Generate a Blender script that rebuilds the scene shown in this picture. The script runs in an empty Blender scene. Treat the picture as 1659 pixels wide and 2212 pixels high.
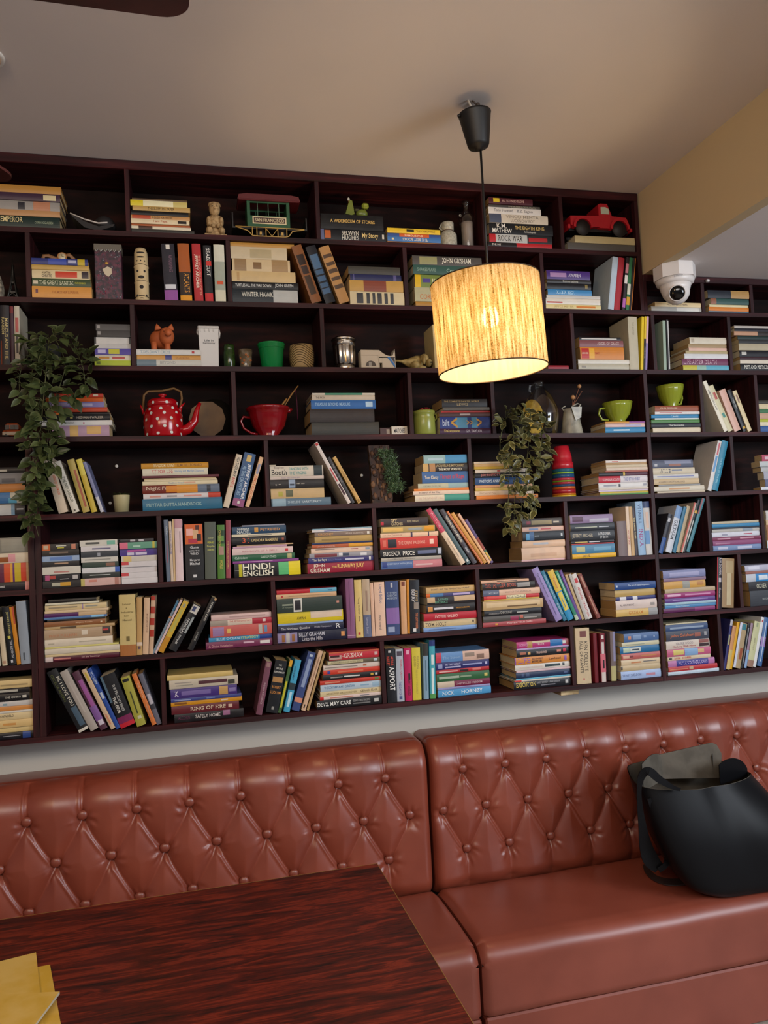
import bpy, math, random
from math import pi, sin, cos, radians as rad, sqrt, exp, atan2, hypot
import numpy as np
from mathutils import Vector, Matrix
random.seed(7)
SC = bpy.context.scene
COL = SC.collection

# ------------------------------------------------------------------ camera
FPX = 1694.6; IW, IH = 1659, 2212
CAMP = np.array([0.0, -3.0, 1.755])
_y, _p, _r = rad(13.82413), rad(2.61793), rad(-2.89189)
FWD = np.array([sin(_y)*cos(_p), cos(_y)*cos(_p), sin(_p)])
_rt = np.array([cos(_y), -sin(_y), 0.0]); _up = np.cross(_rt, FWD)
RT = cos(_r)*_rt + sin(_r)*_up; UP = -sin(_r)*_rt + cos(_r)*_up
cd = bpy.data.cameras.new('camera'); cam = bpy.data.objects.new('camera', cd); COL.objects.link(cam)
cd.sensor_fit = 'VERTICAL'; cd.sensor_height = 36.0; cd.lens = FPX/IH*36.0; cd.clip_start = 0.05
cam.matrix_world = Matrix(((RT[0], UP[0], -FWD[0], CAMP[0]), (RT[1], UP[1], -FWD[1], CAMP[1]), (RT[2], UP[2], -FWD[2], CAMP[2]), (0, 0, 0, 1)))
SC.camera = cam
# ------------------------------------------------------------------ colour management, world, lights
SC.view_settings.view_transform = 'Standard'; SC.view_settings.look = 'None'
SC.view_settings.exposure = -0.12; SC.view_settings.gamma = 1.0
w = bpy.data.worlds.new('world'); SC.world = w; w.use_nodes = True
w.node_tree.nodes['Background'].inputs[0].default_value = (0.90, 0.90, 1.0, 1)
w.node_tree.nodes['Background'].inputs[1].default_value = 0.16
def area(name, loc, target, sx, sy, power, colr):
    l = bpy.data.lights.new(name, 'AREA'); l.shape = 'RECTANGLE'; l.size = sx; l.size_y = sy
    l.energy = power; l.color = colr
    o = bpy.data.objects.new(name, l); COL.objects.link(o); o.location = loc
    o.rotation_euler = (Vector(target)-Vector(loc)).to_track_quat('-Z', 'Y').to_euler()
    return o
area('window_daylight', (3.6, -3.6, 2.3), (1.5, 0.0, 0.9), 1.7, 1.5, 135, (0.84, 0.91, 1.0))
area('room_daylight', (0.1, -4.4, 3.05), (0.5, -0.2, 1.1), 3.0, 0.8, 95, (1.0, 0.93, 0.86))
area('room_pendant_light', (-1.4, -3.2, 2.75), (-0.6, 0.0, 0.9), 0.4, 0.4, 22, (1.0, 0.66, 0.36))

# ------------------------------------------------------------------ pixel to place helpers
def ray(px, py):
    return RT*(px-IW/2)/FPX - UP*(py-IH/2)/FPX + FWD
def wall(px, py, Y=0.0):
    d = ray(px, py); return CAMP + d*((Y-CAMP[1])/d[1])
def hpl(px, py, Z):
    d = ray(px, py); return CAMP + d*((Z-CAMP[2])/d[2])
def toimg(P):
    v = np.array(P, float)-CAMP; z = v@FWD
    return IW/2+FPX*(v@RT)/z, IH/2-FPX*(v@UP)/z
_SH = {'top': [(0,326.5),(430,353.7),(850,385.8),(1270,408),(1376,414.4)],
'r1': [(0,486),(280,499),(490,506),(686,519),(952,531),(1201,538),(1379,541)],
'r2': [(0,635),(430,650),(503,654),(755,658),(878,664),(1175,668),(1379,668),(1519,671)],
'r3': [(0,786),(207,788),(289,791),(637,793),(785,794),(1250,800),(1601,798)],
'r4': [(0,944.5),(300,942),(798,938),(1063,935),(1260,936),(1521,934)],
'r5': [(83,1112),(300,1105),(579,1094.5),(809,1086),(900,1083),(1240,1072),(1406,1067)],
'r6': [(87,1270),(341,1259.5),(649,1244),(821,1229.5),(1230,1209),(1405,1199),(1537,1190)],
'r7': [(93,1433.6),(360,1412),(598,1392),(906,1366),(1225.5,1341),(1426,1327.6),(1659,1309)],
'r8': [(95,1594),(829,1516),(1060,1499),(1246,1479),(1438,1463.6),(1659,1440)]}
LIN = {}
for k, v in _SH.items():
    P = np.array([wall(x, y) for x, y in v]); b, a = np.polyfit(P[:, 0], P[:, 2], 1); LIN[k] = (a, b)
def shz(row, X): return LIN[row][0]+LIN[row][1]*X
def shpix(row, px, Y=0.0):
    """pixel y at which column px meets the shelf top"""
    y = 900.0
    for _ in range(12):
        q = wall(px, y, Y); y = toimg((q[0], Y, shz(row, q[0])))[1]
    return y

# ------------------------------------------------------------------ materials
def lin(c):
    return c/12.92 if c <= 0.04045 else ((c+0.055)/1.055)**2.4
def hexc(h):
    h = h.strip('#')
    if len(h) == 3: h = ''.join(ch*2 for ch in h)
    return tuple(int(h[i:i+2], 16)/255 for i in (0, 2, 4))
MATS = {}
def mat(h, rough=0.5, kind='plain', **kw):
    key = (h, rough, kind, tuple(sorted(kw.items())))
    if key in MATS: return MATS[key]
    m = bpy.data.materials.new('%s_%s' % (kind, h)); m.use_nodes = True
    nt = m.node_tree; b = nt.nodes['Principled BSDF']; N = nt.nodes.new; L = nt.links.new
    c = tuple(lin(v) for v in hexc(h))+(1,)
    b.inputs['Base Color'].default_value = c; b.inputs['Roughness'].default_value = rough
    def noise(scale, detail=3, vec=None, sc=None):
        t = N('ShaderNodeTexCoord'); mp = N('ShaderNodeMapping'); L(t.outputs['Object'], mp.inputs[0])
        if sc: mp.inputs['Scale'].default_value = sc
        n = N('ShaderNodeTexNoise'); n.inputs['Scale'].default_value = scale; n.inputs['Detail'].default_value = detail
        L(mp.outputs[0], n.inputs['Vector']); return n
    def ramp(src, cols):
        r = N('ShaderNodeValToRGB'); L(src, r.inputs[0]); e = r.color_ramp.elements
        while len(e) < len(cols): e.new(0.5)
        for i, (p, cc) in enumerate(cols):
            e[i].position = p; e[i].color = tuple(lin(v) for v in hexc(cc))+(1,)
        return r
    def mixc(f, c1, c2):
        x = N('ShaderNodeMix'); x.data_type = 'RGBA'; x.inputs[0].default_value = 0.5
        L(f, x.inputs[0]); x.inputs[6].default_value = c1; x.inputs[7].default_value = c2
        L(x.outputs[2], b.inputs['Base Color']); return x
    if kind == 'cover':
        b.inputs['Specular IOR Level'].default_value = 0.28
        n = noise(35, 4); r = N('ShaderNodeMapRange'); L(n.outputs[0], r.inputs[0])
        r.inputs[1].default_value = 0.35; r.inputs[2].default_value = 0.75; r.inputs[3].default_value = 0; r.inputs[4].default_value = 0.35
        g = tuple(v*0.72+0.02 for v in c[:3])+(1,)
        mixc(r.outputs[0], c, g)
    elif kind == 'pages':
        wv = N('ShaderNodeTexWave'); wv.bands_direction = 'Z'; wv.inputs['Scale'].default_value = 90; wv.inputs['Distortion'].default_value = 1.5
        t = N('ShaderNodeTexCoord'); L(t.outputs['Object'], wv.inputs['Vector'])
        mixc(wv.outputs['Fac'], c, tuple(v*0.68 for v in c[:3])+(1,))
    elif kind == 'stripes':   # reeded texture along local Z
        n = noise(60, 2, sc=(1, 1, 0.03)); mixc(n.outputs[0], c, tuple(v*0.3 for v in c[:3])+(1,))
    elif kind == 'mahogany':
        b.inputs['Specular IOR Level'].default_value = 0.12 if rough > 0.6 else 0.22
        n = noise(9, 6, sc=kw.get('sc', (0.35, 6, 6))); r = ramp(n.outputs[0], [(0.3, kw['dark']), (0.55, h), (0.75, kw['light'])])
        L(r.outputs[0], b.inputs['Base Color'])
    elif kind == 'table':
        n = noise(3.4, 10, sc=(1.0, 7.5, 1)); n.inputs['Distortion'].default_value = 1.6; n.inputs['Roughness'].default_value = 0.66
        n2 = noise(22, 4, sc=(0.6, 12, 1)); mx = N('ShaderNodeMath'); mx.operation = 'MULTIPLY_ADD'
        L(n2.outputs[0], mx.inputs[0]); mx.inputs[1].default_value = 0.22; L(n.outputs[0], mx.inputs[2])
        r = ramp(mx.outputs[0], [(0.42, '120706'), (0.50, '32100b'), (0.62, '52180e'), (0.72, '7a2a18'), (0.80, '46160d')])
        L(r.outputs[0], b.inputs['Base Color']); b.inputs['Specular IOR Level'].default_value = 0.35
    elif kind == 'leather':
        n = noise(5, 3); r = ramp(n.outputs[0], [(0.3, kw['dark']), (0.7, h)]); L(r.outputs[0], b.inputs['Base Color'])
        n2 = noise(420, 2); bp = N('ShaderNodeBump'); bp.inputs['Strength'].default_value = 0.06; bp.inputs['Distance'].default_value = 0.002
        L(n2.outputs[0], bp.inputs['Height']); L(bp.outputs[0], b.inputs['Normal'])
        b.inputs['Coat Weight'].default_value = 0.25; b.inputs['Coat Roughness'].default_value = 0.32
    elif kind == 'bag':
        b.inputs['Specular IOR Level'].default_value = 0.16; b.inputs['Sheen Weight'].default_value = 0.0
    elif kind == 'paint':
        n = noise(2.2, 4); mixc(n.outputs[0], c, tuple(v*0.9 for v in c[:3])+(1,))
        n2 = noise(140, 3); bp = N('ShaderNodeBump'); bp.inputs['Strength'].default_value = 0.05; bp.inputs['Distance'].default_value = 0.004
        L(n2.outputs[0], bp.inputs['Height']); L(bp.outputs[0], b.inputs['Normal'])
    elif kind == 'mottled':
        n = noise(kw.get('s', 60), 5); r = ramp(n.outputs[0], [(0.38, kw['dark']), (0.58, h)]); L(r.outputs[0], b.inputs['Base Color'])
    elif kind == 'dots':      # enamel with scattered white spots
        pass
    elif kind == 'metal':
        b.inputs['Metallic'].default_value = 1.0
    elif kind == 'glass':
        nt.nodes.remove(b); tr = N('ShaderNodeBsdfTransparent'); gl = N('ShaderNodeBsdfGlossy'); gl.inputs['Roughness'].default_value = 0.06
        tr.inputs[0].default_value = (0.93, 0.92, 0.90, 1); lw = N('ShaderNodeLayerWeight'); lw.inputs[0].default_value = 0.35
        mr_ = N('ShaderNodeMapRange'); L(lw.outputs['Facing'], mr_.inputs[0]); mr_.inputs[3].default_value = 0.03; mr_.inputs[4].default_value = 0.5
        mx = N('ShaderNodeMixShader'); L(mr_.outputs[0], mx.inputs[0]); L(tr.outputs[0], mx.inputs[1]); L(gl.outputs[0], mx.inputs[2]); L(mx.outputs[0], nt.nodes['Material Output'].inputs[0])
    elif kind == 'glow':
        b.inputs['Emission Color'].default_value = c; b.inputs['Emission Strength'].default_value = kw['e']
    elif kind == 'leaf':
        n = noise(25, 3); mixc(n.outputs[0], c, tuple(v*0.45 for v in c[:3])+(1,)); b.inputs['Subsurface Weight'].default_value = 0.0
    MATS[key] = m; return m

# ------------------------------------------------------------------ mesh building
class MB:
    def __init__(s): s.v = []; s.f = []; s.m = []; s.sm = []; s.mats = []
    def mi(s, m):
        if m not in s.mats: s.mats.append(m)
        return s.mats.index(m)
    def add(s, vs, fs, m, smooth=False, M=None):
        o = len(s.v); i = s.mi(m)
        if M is not None: vs = [tuple(M @ Vector(p)) for p in vs]
        s.v += [tuple(p) for p in vs]
        for f in fs: s.f.append(tuple(o+k for k in f)); s.m.append(i); s.sm.append(smooth)
    def box(s, x0, x1, y0, y1, z0, z1, m, M=None, bev=0.0):
        if bev <= 0:
            vs = [(x, y, z) for z in (z0, z1) for y in (y0, y1) for x in (x0, x1)]
            fs = [(0, 2, 3, 1), (4, 5, 7, 6), (0, 1, 5, 4), (2, 6, 7, 3), (0, 4, 6, 2), (1, 3, 7, 5)]
            s.add(vs, fs, m, False, M)
        else:     # chamfered vertical and horizontal edges
            b = min(bev, (x1-x0)/2.1, (y1-y0)/2.1, (z1-z0)/2.1)
            rings = []
            for z, i in ((z0, b), (z0+b, 0), (z1-b, 0), (z1, b)):
                k = i
                rings.append([(x0+b+k*.0, y0+k, z), (x1-b, y0+k, z), (x1-k, y0+b, z), (x1-k, y1-b, z), (x1-b, y1-k, z), (x0+b, y1-k, z), (x0+k, y1-b, z), (x0+k, y0+b, z)])
            vs = [p for r in rings for p in r]; fs = [tuple(reversed(range(8))), tuple(24+i for i in range(8))]
            for r in range(3):
                for i in range(8): j = (i+1) % 8; fs.append((r*8+i, r*8+j, r*8+8+j, r*8+8+i))
            s.add(vs, fs, m, False, M)
    def lathe(s, prof, m, c=(0, 0, 0), n=32, sx=1, sy=1, M=None, smooth=True, ripple=0, rn=12):
        """prof: (radius, z) list"""
        vs = []; fs = []
        for (r, z) in prof:
            for i in range(n):
                a = 2*pi*i/n; rr = r*(1+ripple*cos(rn*a))
                vs.append((c[0]+rr*cos(a)*sx, c[1]+rr*sin(a)*sy, c[2]+z))
        for k in range(len(prof)-1):
            for i in range(n): j = (i+1) % n; fs.append((k*n+i, k*n+j, (k+1)*n+j, (k+1)*n+i))
        if prof[0][0] > 1e-6: fs.append(tuple(reversed(range(n))))
        if prof[-1][0] > 1e-6 and prof[-1] != prof[0]: fs.append(tuple((len(prof)-1)*n+i for i in range(n)))
        s.add(vs, fs, m, smooth, M)
    def ball(s, c, rx, ry=None, rz=None, m=None, n=16, M=None):
        ry = ry or rx; rz = rz or rx
        pr = [(sin(pi*k/10), -cos(pi*k/10)) for k in range(11)]; pr[0] = (1e-7, -1); pr[-1] = (1e-7, 1)
        vs = []; fs = []
        for (r, z) in pr:
            for i in range(n): a = 2*pi*i/n; vs.append((c[0]+r*cos(a)*rx, c[1]+r*sin(a)*ry, c[2]+z*rz))
        for k in range(10):
            for i in range(n): j = (i+1) % n; fs.append((k*n+i, k*n+j, (k+1)*n+j, (k+1)*n+i))
        s.add(vs, fs, m, True, M)
    def tube(s, pts, r, m, n=8, M=None, flat=1.0):
        """swept tube; r number or list"""
        P = [Vector(p) for p in pts]; R = r if isinstance(r, (list, tuple)) else [r]*len(P)
        vs = []; fs = []; up = Vector((0, 0, 1)); prev = None
        for i, p in enumerate(P):
            t = (P[min(i+1, len(P)-1)]-P[max(i-1, 0)]).normalized()
            if prev is None:
                a = up if abs(t.z) < 0.9 else Vector((1, 0, 0)); u = t.cross(a).normalized()
            else: u = (prev - t*prev.dot(t)).normalized()
            prev = u; v = t.cross(u)
            for k in range(n): a = 2*pi*k/n; vs.append(tuple(p+u*cos(a)*R[i]+v*sin(a)*R[i]*flat))
        for i in range(len(P)-1):
            for k in range(n): j = (k+1) % n; fs.append((i*n+k, i*n+j, (i+1)*n+j, (i+1)*n+k))
        fs.append(tuple(reversed(range(n)))); fs.append(tuple((len(P)-1)*n+k for k in range(n)))
        s.add(vs, fs, m, True, M)
    def prism(s, pts, y0, y1, m, M=None, smooth=False):
        """outline in XZ extruded along Y"""
        n = len(pts); vs = [(x, y0, z) for x, z in pts]+[(x, y1, z) for x, z in pts]
        fs = [tuple(range(n)), tuple(reversed(range(n, 2*n)))]+[(i, i+n, (i+1) % n+n, (i+1) % n) for i in range(n)]
        s.add(vs, fs, m, smooth, M)
    def hprism(s, pts, z0, z1, m, M=None):
        n = len(pts); vs = [(x, y, z0) for x, y in pts]+[(x, y, z1) for x, y in pts]
        fs = [tuple(reversed(range(n))), tuple(range(n, 2*n))]+[(i, (i+1) % n, (i+1) % n+n, i+n) for i in range(n)]
        s.add(vs, fs, m, False, M)
    def build(s, name, parent=None, loc=(0, 0, 0), rot=(0, 0, 0)):
        me = bpy.data.meshes.new(name); me.from_pydata(s.v, [], s.f)
        for m in s.mats: me.materials.append(m)
        me.polygons.foreach_set('material_index', s.m); me.polygons.foreach_set('use_smooth', s.sm)
        me.update()
        o = bpy.data.objects.new(name, me); COL.objects.link(o)
        if parent is not None: o.parent = parent
        o.location = loc; o.rotation_euler = rot
        return o
def tag(o, label, cat, group=None, kind=None):
    o['label'] = label; o['category'] = cat
    if group: o['group'] = group
    if kind: o['kind'] = kind
    return o
def thing(name, label, cat, loc, rz=0, group=None):
    o = bpy.data.objects.new(name, None); COL.objects.link(o); o.location = loc; o.rotation_euler = (0, 0, rz)
    o.empty_display_size = 0.05
    return tag(o, label, cat, group)
def struct(o): o['kind'] = 'structure'; return o

# lettering: text outlines normalised to a unit box, kept as mesh data
_TX = {}
def text_mesh(t, bold=0.012):
    if t in _TX: return _TX[t]
    cu = bpy.data.curves.new('lettering', 'FONT'); cu.body = t; cu.size = 1; cu.resolution_u = 2; cu.offset = bold
    ob = bpy.data.objects.new('lettering', cu)
    me = bpy.data.meshes.new_from_object(ob)
    vs = [tuple(v.co) for v in me.vertices]; fs = [tuple(p.vertices) for p in me.polygons]
    bpy.data.objects.remove(ob); bpy.data.curves.remove(cu); bpy.data.meshes.remove(me)
    if not vs: _TX[t] = ([], [], 1); return _TX[t]
    x0 = min(v[0] for v in vs); x1 = max(v[0] for v in vs); y0 = min(v[1] for v in vs); y1 = max(v[1] for v in vs)
    vs = [((v[0]-x0)/(x1-x0), (v[1]-y0)/(y1-y0)) for v in vs]
    _TX[t] = (vs, fs, (x1-x0)/(y1-y0)); return _TX[t]
def put_text(mb, t, m, f, keep=None):
    """f maps unit (a,b) to 3D; keep=(w,h) keeps letters from stretching past their shape"""
    vs, fs, asp = text_mesh(t)
    if not vs: return
    ax = 1.0; bx = 1.0
    if keep:
        want = keep[1]*asp*1.25
        if want < keep[0]: ax = want/keep[0]
        else:
            h = keep[0]/(asp*0.62)
            if h < keep[1]: bx = h/keep[1]
    mb.add([f(a*ax+(1-ax)/2, b*bx+(1-bx)/2) for a, b in vs], fs, m)

# ------------------------------------------------------------------ room
def planebox(name, x0, x1, y0, y1, z0, z1, m):
    b = MB(); b.box(x0, x1, y0, y1, z0, z1, m); return struct(b.build(name))
CZ = LIN['top'][0]+0.0   # ceiling underside
XB = 1.962               # beam face
SOF = 2.892              # soffit height
M_CEIL = mat('dbd3cf', 0.8, 'paint'); M_BEAM = mat('c0aa84', 0.8, 'paint'); M_WALL = mat('b9b6ae', 0.8, 'paint')
WY = 0.21
planebox('wall_back', -3.2, 4.4, WY, WY+0.12, 0, CZ, M_WALL)
planebox('ceiling', -3.2, XB, -6.6, WY, CZ, CZ+0.1, M_CEIL)
b = MB(); b.box(XB, XB+0.05, -6.6, WY, SOF, CZ+0.1, M_BEAM); b.box(XB+0.05, 4.4, -6.6, WY, SOF, SOF+0.05, M_CEIL)
struct(b.build('ceiling_beam'))
planebox('floor', -3.2, 4.4, -6.6, WY, -0.1, 0, mat('a0968c', 0.45, 'mottled', dark='857b72', s=6))

# ------------------------------------------------------------------ bookcases
M_SH = mat('321114', 0.5, 'mahogany', dark='1a090a', light='521e1e')
M_UP = mat('301114', 0.5, 'mahogany', dark='1a090b', light='461b1d', sc=(6, 6, 0.35))
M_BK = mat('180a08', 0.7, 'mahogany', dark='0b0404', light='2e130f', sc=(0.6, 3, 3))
ROWS = ['top', 'r1', 'r2', 'r3', 'r4', 'r5', 'r6', 'r7', 'r8']
TH = 0.019
def board(parent, row, x0, x1, th=TH):
    b = MB(); za, zb = shz(row, x0), shz(row, x1)
    vs = [(x0, 0, za-th), (x1, 0, zb-th), (x1, 0.1994, zb-th), (x0, 0.1994, za-th), (x0, 0, za), (x1, 0, zb), (x1, 0.1994, zb), (x0, 0.1994, za)]
    b.add(vs, [(3, 2, 1, 0), (4, 5, 6, 7), (0, 1, 5, 4), (1, 2, 6, 5), (2, 3, 7, 6), (3, 0, 4, 7)], M_SH)
    b.build('shelf', parent)
def upright(parent, above, below, X, wd=0.017, ztop=None):
    zb = shz(below, X); zt = (shz(above, X)-TH) if ztop is None else ztop
    b = MB(); b.box(X-wd/2, X+wd/2, 0.001, 0.199, zb, zt, M_UP, bev=0.001); b.build('upright', parent)
XL = -1.25; XE = 1.955; XR = 3.05; XQ = 1.933; X3 = wall(1413, 735)[0]
bc = thing('bookcase', 'dark mahogany wall bookcase left of the ceiling beam, filled with books and ornaments', 'bookcase', (0, 0, 0))
br = thing('bookcase', 'lower right-hand mahogany bookcase reaching up to the soffit behind the white camera', 'bookcase', (0, 0, 0))
for r in ROWS:
    if r == 'top':
        b = MB(); b.box(XL, XE, 0, 0.2, CZ-0.036, CZ-0.001, M_SH, bev=0.002); b.build('shelf', bc)
    else: board(bc, r, XL, XE-0.018 if r == 'r1' else XE if r == 'r2' else XQ-0.009)
    if r not in ('top', 'r1'): board(br, r, XE+0.001 if r == 'r2' else XQ+0.0095, XR)
b = MB(); b.box(XE+0.001, XR, 0, 0.2, SOF-0.03, SOF-0.001, M_SH, bev=0.002); b.build('shelf', br)
UPS = {'r1': [(275, 430), (686, 450), (1046, 470), (1213, 475)], 'r2': [(60, 560), (494, 575), (877, 600), (1172, 600), (1519, 640), (1624, 640)],
'r3': [(287, 720), (697, 725), (1238, 735), (1577, 730)], 'r4': [(506, 870), (887, 867), (1066, 885), (1517, 870), (1636, 870)],
'r5': [(577, 1020), (1017, 1015), (1584, 1005)], 'r6': [(345, 1185), (811, 1165), (1225, 1145), (1533, 1130), (1648, 1130)],
'r7': [(592, 1320), (1034, 1290), (1599, 1240)], 'r8': [(353, 1500), (828, 1450), (1237, 1400), (1557, 1390)]}
for i, r in enumerate(ROWS[1:]):
    up = ROWS[i]
    for px, py in UPS[r]:
        X = wall(px, py)[0]
        right = X > XE
        upright(br if right else bc, up, r, X, ztop=(SOF-0.03 if (right and r == 'r2') else (CZ-0.036 if r == 'r1' else None)))
b = MB(); b.box(XE-0.0185, XE-0.0005, 0.001, 0.199, shz('r2', XE)+0.0002, CZ-0.036, M_UP, bev=0.001); b.build('upright', bc)
b = MB(); b.box(XE+0.001, XE+0.016, 0.002, 0.199, shz('r2', XE)+0.0002, SOF-0.03, M_UP, bev=0.001); b.build('upright', br)
upright(br, 'r2', 'r3', X3)
b = MB(); b.box(XQ-0.009, XQ+0.009, 0, 0.2, shz('r8', XE)-TH, shz('r3', XQ)-0.0002, M_UP, bev=0.001); b.build('upright', bc)
XP = (wall(56, 959)[0]+wall(84, 1111)[0])/2
for dx in (-0.011, 0.011):
    b = MB(); b.box(XP+dx-0.0105, XP+dx+0.0105, -0.001, 0.199, shz('r8', XP)-TH*0, shz('r4', XP)-TH, M_UP, bev=0.001); b.build('upright', bc)
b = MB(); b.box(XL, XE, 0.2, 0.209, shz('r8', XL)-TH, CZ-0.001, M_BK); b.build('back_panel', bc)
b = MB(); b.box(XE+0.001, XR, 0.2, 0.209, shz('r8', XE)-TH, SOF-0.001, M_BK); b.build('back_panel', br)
M_PIN = mat('d8d4cc', 0.3)
for px, py, Y in ((781, 1027, 0.195), (238, 1087, 0.195), (252, 1007, 0.195), (994, 466, 0.195)):
    q = wall(px, py, Y); b = MB(); b.lathe([(0.001, -0.002), (0.0045, -0.002), (0.006, 0), (0.006, 0.003)], M_PIN, n=14, M=Matrix.Translation(q) @ Matrix.Rotation(pi/2, 4, 'X')); b.build('screw_cap', bc)
X = wall(697, 747)[0]; b = MB(); b.ball((X+0.011, 0.1, wall(706, 747, 0.1)[2]), 0.003, m=M_PIN); b.build('screw_cap', bc)
b = MB(); b.box(XL-0.0185, XL-0.0005, 0, 0.2, shz('r8', XL)-TH, CZ-0.001, M_UP, bev=0.001); b.build('upright', bc)
b = MB(); b.box(XR+0.0005, XR+0.0185, 0, 0.2, shz('r8', XR)-TH, SOF-0.001, M_UP, bev=0.001); b.build('upright', br)
# wooden packing blocks on the wall under the bookcase
qa = wall(1209, 1490, 0.03); qb = wall(1249, 1490, 0.03)
zt = shz('r8', qa[0])-TH
b = MB(); b.box(qa[0], qb[0], 0.02, 0.2, zt-0.011, zt-0.0005, mat('b9a47c', 0.7, 'mottled', dark='937c55', s=20), bev=0.001)
b.box(qa[0]+0.002, qb[0]-0.002, 0.024, 0.2, zt-0.023, zt-0.012, mat('c4b088', 0.7, 'mottled', dark='937c55', s=20), bev=0.001)
b.build('packing_block', bc)

PREV = {r: ROWS[i] for i, r in enumerate(ROWS[1:])}
DIVS = {r: [(wall(px, py)[0], 0.0095) for px, py in UPS[r]]+([(XE-0.002, 0.018)] if r in ('r1', 'r2') else [(X3, 0.0095)] if r == 'r3' else [(XQ, 0.0105)])+([(XP, 0.022)] if r in ('r5', 'r6', 'r7', 'r8') else []) for r in ROWS[1:]}
# ------------------------------------------------------------------ books
PAGES = ['c9ad7e', 'b8935a', 'd8c8a4', 'cdb486', 'a98450']
def cname(h):
    r, g, b = hexc(h); mx, mn = max(r, g, b), min(r, g, b); v = mx; s = 0 if mx == 0 else (mx-mn)/mx
    if v < 0.2: return 'black'
    hue = 0
    if mx > mn:
        d = mx-mn
        hue = (60*((g-b)/d) % 360) if mx == r else (60*((b-r)/d)+120 if mx == g else 60*((r-g)/d)+240)
    if s < 0.14: return 'white' if v > 0.8 else 'light grey' if v > 0.62 else 'grey' if v > 0.38 else 'dark grey'
    if 22 <= hue < 70 and s < 0.42: return 'cream' if v > 0.78 else 'beige' if v > 0.55 else 'drab brown' if v > 0.3 else 'dark brown'
    if hue < 22 and s < 0.32 and v > 0.6: return 'pale pink'
    if hue < 12 or hue >= 345: base = 'red' if v > 0.5 else 'maroon'
    elif hue < 42: base = 'orange' if v > 0.75 and s > .55 else 'tan' if v > 0.6 else 'brown'
    elif hue < 70: base = 'yellow' if v > .6 else 'olive'
    elif hue < 165: base = 'green'
    elif hue < 195: base = 'teal'
    elif hue < 250: base = 'blue'
    elif hue < 290: base = 'purple'
    else: base = 'mauve' if s < .55 else 'magenta'
    pre = 'pale ' if (v > .6 and s < .35) else 'dark ' if (v < .36 and base not in ('maroon', 'brown')) else ''
    return pre+base
NUM = ['first', 'second', 'third', 'fourth', 'fifth', 'sixth', 'seventh', 'eighth', 'ninth', 'tenth', 'eleventh', 'twelfth', 'thirteenth', 'fourteenth']
NBOOK = [0]; TOPS = {}
def parse(line):
    parts = line.split('|'); nums = parts[0].split(); its = []
    title = None
    for p in parts[1:]:
        t, rest = p.split('@'); a = rest.split(','); t = t.strip()
        if t.startswith('!'): t = t[1:]; title = t
        fl = ''
        if t.startswith('^'): fl = '^'; t = t[1:]
        if t.startswith('~'): fl = '~'; t = t[1:]
        f = [float(x) for x in a[1:]]
        if len(f) == 2: f += ([0.22, 0.78] if t else [0.0, 1.0])
        its.append((t, a[0], f, fl))
    return nums, its, title
def make_book(L, T, D, col, items, standing, kind='book', hard=False):
    """local frame: X along the spine, Y depth (0 = spine), Z thickness"""
    cm = mat(col, 0.42, 'cover'); b = MB()
    bul = min(0.0022, T*0.09) if kind == 'book' else 0.0004
    t = 0.0011 if hard else 0.0006
    if T < 0.006: t = 0.0004
    ns = 6 if T > 0.006 else 3
    def fy(v): return -bul*(1-(2*v-1)**2)
    out = [(fy(k/ns), T*k/ns) for k in range(ns+1)]
    prof = [(D, 0)]+out+[(D, T), (D, T-t)]+[(fy(k/ns)+t*1.6, t+(T-2*t)*k/ns) for k in range(ns, -1, -1)]+[(D, t)]
    n = len(prof); vs = [(0, y, z) for y, z in prof]+[(L, y, z) for y, z in prof]
    fs = [(i, (i+1) % n, (i+1) % n+n, i+n) for i in range(n)]
    # end caps of the C shaped cover as quads
    m = ns+3
    for o, rv in ((0, False), (n, True)):
        for i in range(m-1):
            q = (o+i, o+i+1, o+n-2-i, o+n-1-i)
            fs.append(q if not rv else tuple(reversed(q)))
    b.add(vs, [tuple(reversed(f)) for f in fs], cm)
    lay = 0
    for (tx, hc, f, fl) in items:
        u0, u1, v0, v1 = f; lay += 1
        m_ = mat(hc, 0.42, 'cover'); off = 0.0002+0.00012*lay
        if not tx:
            k = 4
            b.add([(L*u, fy(v0+(v1-v0)*j/k)-off, T*(v0+(v1-v0)*j/k)) for j in range(k+1) for u in (u0, u1)],
                  [(2*j, 2*j+1, 2*j+3, 2*j+2) for j in range(k)], m_)
        else:
            wd, hg = L*(u1-u0), T*(v1-v0)
            if fl == '~':   # upside down
                g = lambda a, c: (L*(u1-(u1-u0)*a), fy(v1-(v1-v0)*c)-off, T*(v1-(v1-v0)*c)); put_text(b, tx, m_, g, (wd, hg))
            elif fl == '^':  # reads across the spine of a standing book
                g = lambda a, c: (L*(u1-(u1-u0)*c), fy(v0+(v1-v0)*a)-off, T*(v0+(v1-v0)*a)); put_text(b, tx, m_, g, (hg, wd))
            else:
                g = lambda a, c: (L*(u0+(u1-u0)*a), fy(v0+(v1-v0)*c)-off, T*(v0+(v1-v0)*c)); put_text(b, tx, m_, g, (wd, hg))
    o = b.build(kind)
    p = MB(); ins = 0.0 if not hard else 0.003
    if kind == 'book' and T > 0.003:
        pc = random.choice(PAGES); e = 0.00002
        p.box(ins+0.0003, L-ins-0.0003, -bul*0.0+t*1.6+0.0002, D-0.0015-ins, t+e, T-t-e, mat(pc, 0.85, 'pages'))
        p.build('page_block', o)
    elif kind == 'disc_case':
        p.box(0.0015, L-0.0015, 0.003, D-0.0008, T*0.18, T*0.82, mat('24242a' if hexc(col)[0] < .6 else 'c9cdd2', 0.25)); p.build('disc_tray', o)
    NBOOK[0] += 1
    return o
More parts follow.
